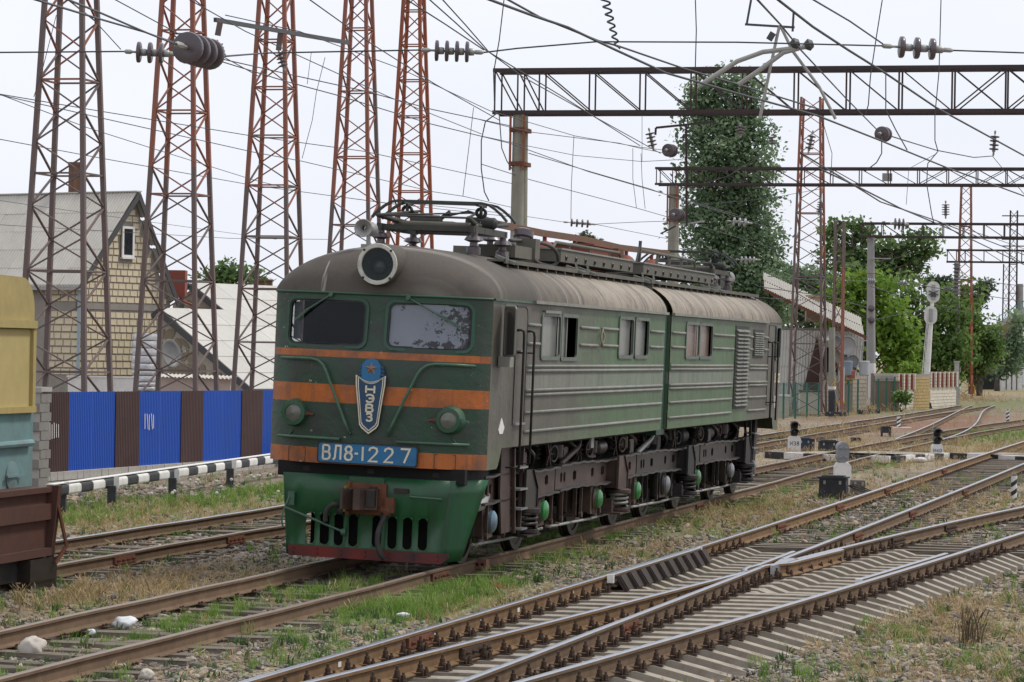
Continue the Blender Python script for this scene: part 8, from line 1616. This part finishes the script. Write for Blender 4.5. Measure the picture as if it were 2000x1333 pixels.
def lbox(name, label, px, yb, yt, Y, w, d, mat, lid=True, cat='box', legs=False, rot=0.0, group=None):
    p = at(px, yb, Y); zb = -.24; o = thing(name, label, cat, (p.x, p.y, zb), rot, group); h_ = zt_(px, yt, Y) - zb; b0 = h_ * .45 if legs else 0
    m = MB(); m.box((0, 0, (b0 + h_) / 2), (w, d, h_ - b0), taper=.95); m.build('case', mat, o)
    if lid: m = MB(); m.box((0, 0, h_ + .015), (w * 1.06, d * 1.06, .035)); m.box((0, 0, h_ + .045), (w * .8, d * .8, .03)); m.build('lid', mat, o)
    for s in (-1, 1):
        if legs:
            for q in (-1, 1): rod('leg', (s * w * .4, q * d * .35, 0), (s * w * .4, q * d * .35, b0 + .02), .05, .05, mat, o)
        else: m = MB(); m.box((s * w * .28, -d * .5 - .012, h_ * .8), (.05, .025, .08)); m.build('clasp', M['galv'], o)
    return o
rx = lbox('relay_box', 'black relay box with pale lid edge in front of the grey backed signal', 1628, 965, 934, 66.5, .62, .42, M['black_paint'], rot=-.25); m = MB()
for k in range(3): q = hose([(.33, -.05 + .05 * k, .3), (.5, .0, .33 - .05 * k), (.8, .2, .2 - .03 * k), (1.1, .3, .12), (1.5, .4, .02)]); m = MB(); m.tube(q, .014, 6); m.build('cable', M['rubber'], rx, smooth=True)
lbox('timber_block', 'short dark block on the ground right of the relay box', 1675, 948, 938, 68, .3, .5, M['sleeper_wood'], lid=False, cat='block')
lbox('point_motor', 'dark blue point motor right of the M38 signal', 1570, 876, 858, 99, .42, .6, paint('blue black iron', (.03, .045, .08), (.06, .06, .06), .4, .6)); lbox('point_motor', 'small dark junction pot right of the blue point motor', 1583, 872, 861, 100, .24, .3, M['black_paint'])
lbox('point_motor', 'black point motor with red label behind the grey backed signal', 1617, 876, 863, 98, .6, .6, M['black_paint']); 
lbox('cable_trestle', 'small black trestle box between the tracks at right', 1730, 849, 836, 119, .40, .35, M['black_paint'], legs=True); lbox('cable_trestle', 'low dark trestle plate left of the trestle box', 1671, 864, 858, 110, .38, .3, M['black_paint'], legs=True)
for k, (lb, x, y, w) in enumerate((('dark slab beside the yellow bracket post', 1632, 812, .95), ('first low black box along the far verge', 1687, 808, .5), ('second low black box along the far verge', 1708, 807, .5), ('dark plate beyond the two black boxes', 1732, 803, .85), ('long dark plate at the edge of the far verge', 1843, 786, .9))): Yk = gz(x, y, -.2).y; lbox('cable_cover', lb, x, y, y - 7, Yk, w * 1.2, .5, M['black_paint'], lid=False, group='cable covers along the verge')
p = at(1640, 803, 165); o = thing('bracket_stand', 'yellow capped little stand by the black-based pole', 'stand', (p.x, p.y, -.25)); rod('leg', (-.12, 0, 0), (-.12, 0, .6), .07, .07, M['black_paint'], o); rod('leg', (.15, 0, 0), (.15, 0, .6), .07, .07, M['black_paint'], o); m = MB(); m.box((0, 0, .68), (.55, .4, .14)); m.build('cap', paint('yellow cap', (.6, .38, .03), (.35, .25, .05)), o); rod('white_tube', (.2, .1, .7), (.2, .1, 2.6), .1, .1, M['white'], o)
# striped marker posts
def striped(label, px, yb, yt, r, slab=False, n=6):
    Y = gz(px, yb, -.2).y; p = gz(px, yb, -.2); o = thing('marker_post', label, 'post', (p.x, p.y, -.22), group='black and white marker posts'); h_ = zt_(px, yt, Y) + .22
    for k in range(n):
        m = MB(); z0, z1 = h_ * k / n, h_ * (k + 1) / n; N = 12; vs = []
        for z in (z0, z1): vs += [(r * math.cos(2 * PI * q / N), r * math.sin(2 * PI * q / N), z + .05 * math.cos(2 * PI * q / N) * (0 < z < h_)) for q in range(N)]
        m.add(vs, [(q, (q + 1) % N, N + (q + 1) % N, N + q) for q in range(N)] + ([tuple(range(N, 2 * N))] if k == n - 1 else [])); m.build('stripe', M['white' if k % 2 else 'black_paint'], o, smooth=.6)
    m = MB(); m.lathe([(r, 0), (.0005, r * .7)], (0, 0, h_), (0, 0, 1), 12, caps=False); m.build('tip', M['black_paint'], o)
    if slab: m = MB(); m.box((.1, 0, .02), (.9, .55, .06)); m.build('slab', M['white'], o)
striped('nearest striped marker post on a white slab at the right edge', 1980, 982, 930, .066, True); striped('striped marker post standing between the far tracks', 1755, 836, 814, .085, True); striped('farthest striped marker post by the crossover', 1968, 823, 802, .085)
# painted crossing: deck with black and white kerb stones
k0 = [gz(x, y, -.1) for x, y in ((1500, 888), (1600, 893), (1740, 897), (1850, 890), (1925, 893), (2040, 900))]
for nm, lb, idx in (('crossing_deck', 'pale paved foot crossing behind the locomotive with black and white kerb stones', (0, 1, 2, 3)), ('crossing_deck', 'right hand paved foot crossing beyond the bright track with black and white kerb', (3, 4, 5))):
    o = thing(nm, lb, 'crossing', (k0[idx[0]].x, k0[idx[0]].y, -.2), group='paved crossings'); O = Vector((k0[idx[0]].x, k0[idx[0]].y, 0)); kk = 0
    for i, j in zip(idx, idx[1:]):
        a, b = k0[i] - O, k0[j] - O; a.z = b.z = 0; d = b - a; L = d.length; d.normalize(); n = Vector((-d.y, d.x, 0)); s = 0
        m = MB(); m.add([a + Vector((0, 0, .17)), b + Vector((0, 0, .17)), b + n * 2.6 + Vector((0, 0, .17)), a + n * 2.6 + Vector((0, 0, .17)), a, b, b + n * 2.6, a + n * 2.6], [(0, 1, 2, 3), (4, 7, 6, 5), (0, 4, 5, 1), (1, 5, 6, 2), (2, 6, 7, 3), (3, 7, 4, 0)]); m.build('deck_slab', M['sleeper_conc'], o, fix=True)
        while s < L: e = min(L, s + .8); brick('kerb_stone', a + d * ((s + e) / 2) - n * .06 + Vector((0, 0, .085 + random.uniform(0, .012))), d, n, (0, 0, 1), (e - s - .015, .2, .2), M['white' if kk % 2 else 'black_paint'], o); s += .8; kk += 1
# ================================================================== small things on the ground
def rock_thing(name, label, px, py, size, mat, cat, sq=(1, .9, .8), seed=1, sub=3):
    p = gz(px, py, -.2); bm = bmesh.new(); bmesh.ops.create_icosphere(bm, subdivisions=sub, radius=.5); r = random.Random(seed); ph = [r.uniform(0, 6) for _ in range(6)]
    for v in bm.verts:
        k = 1 + .45 * mnoise.noise(v.co * 1.7 + Vector((seed * 7.3, ph[0], 0))) + .28 * mnoise.noise(v.co * 4.5 + Vector((ph[1], seed * 3.1, 0))) + .1 * mnoise.noise(v.co * 11); v.co = Vector((v.co.x * sq[0], v.co.y * sq[1], v.co.z * sq[2])) * k * size
    me = bpy.data.meshes.new(name); bm.to_mesh(me); bm.free(); me.materials.append(mat); me.polygons.foreach_set('use_smooth', [True] * len(me.polygons)); o = link(name, me); o.location = (p.x, p.y, p.z + size * sq[2] * .38); return tag(o, label, cat)
wr = paint('pale limestone lump', (.50, .46, .41), (.28, .25, .21), .6, .95, 7, bump=.6); M['bag'] = paint('thin white bag', (.66, .68, .70), (.45, .47, .5), .4, .5, 8, bump=.6)
rock_thing('limestone_rock', 'big round white stone between the rails at lower left', 66, 1280, .31, wr, 'rock', (.8, .8, .74), 1); rock_thing('limestone_rock', 'small white stone at the bottom left of centre', 286, 1326, .13, wr, 'rock', (1, .9, .8), 2); rock_thing('limestone_rock', 'pale stone below the crumpled bag near the bottom', 237, 1304, .09, wr, 'rock', (1.3, .8, .5), 3)
rock_thing('plastic_bag', 'crumpled white plastic bag between the rails at lower left', 242, 1229, .24, M['bag'], 'litter', (1.1, .8, .6), 4); rock_thing('plastic_bag', 'small white scrap left of the crumpled bag', 177, 1240, .09, M['bag'], 'litter', (1, .9, .8), 5); rock_thing('plastic_bag', 'grey and white rubbish scrap below the lush grass', 790, 1207, .13, M['bag'], 'litter', (1.4, .7, .5), 6); rock_thing('plastic_scrap', 'tiny blue scrap in the gravel right of the locomotive', 1072, 1090, .05, paint('blue scrap', (.05, .1, .4)), 'litter', (1, .8, .8), 7, 2)
rd = paint('red plastic', (.42, .02, .02), (.25, .02, .02), .3, .4); rock_thing('plastic_scrap', 'flat red scrap beside the rail under the plough', 934, 1119, .13, rd, 'litter', (1.5, .7, .22), 8, 2); rock_thing('plastic_scrap', 'small red scrap in the grass right of the plough', 975, 1149, .08, rd, 'litter', (1.2, .8, .7), 9, 2); rock_thing('white_block', 'broken white block lying before the painted crossing', 1796, 903, .3, M['white'], 'block', (1.4, .8, .5), 10, 2)
p = gz(1895, 1235, -.2); o = thing('dry_tussock', 'dark brown dried tussock on the lower right gravel', 'plant', (p.x, p.y, -.30)); q = link('blades', tuft(77, 90, .34, .26, paint('dried weed', (.12, .085, .05), (.2, .15, .08), .6, .95, 20), .55, .008, True).data, o)
p = gz(930, 1117, -.2); o = thing('brick_block', 'perforated reddish brick lying against the rail by the plough', 'brick', (p.x, p.y, -.16), -.3); m = MB(); m.box((0, 0, .07), (.34, .16, .14)); m.build('brick_body', paint('pink brick', (.27, .13, .10), (.16, .1, .08), .5, .95, 9), o)
for k in range(4): m = MB(); m.lathe([(.022, 0), (.022, .012)], (-.11 + k * .075, -.075, .07), (0, -1, 0), 8); m.build('hole', M['dark'], o)
# dandelion clocks in the weeds by the guard rail
r = random.Random(9); dme = MB(); dme.lathe([(.0005, -.035), (.026, -.025), (.036, 0), (.026, .025), (.0005, .035)], (0, 0, 0), (0, 0, 1), 8); dme = dme.mesh('clock', smooth=True); dme.materials.append(paint('dandelion fluff', (.55, .53, .47), (.4, .38, .33), .5, .95, 30)); sme = MB().tube([(0, 0, 0), (.01, 0, .5), (0, .01, 1)], .004, 5).mesh('stalk'); sme.materials.append(BM_g)
for k in range(26):
    x = r.uniform(130, 545); y = r.uniform(955, 985) + (545 - x) * .06; p = gz(x, y, -.25); h_ = r.uniform(.25, .45); o = thing('dandelion', 'grey dandelion clock among the weeds below the guard rail', 'flower', (p.x, p.y, -.27), group='dandelion clocks below the guard rail'); q = link('stalk', sme, o); q.scale = (1, 1, h_); q = link('clock', dme, o); q.location = (0, .01, h_)
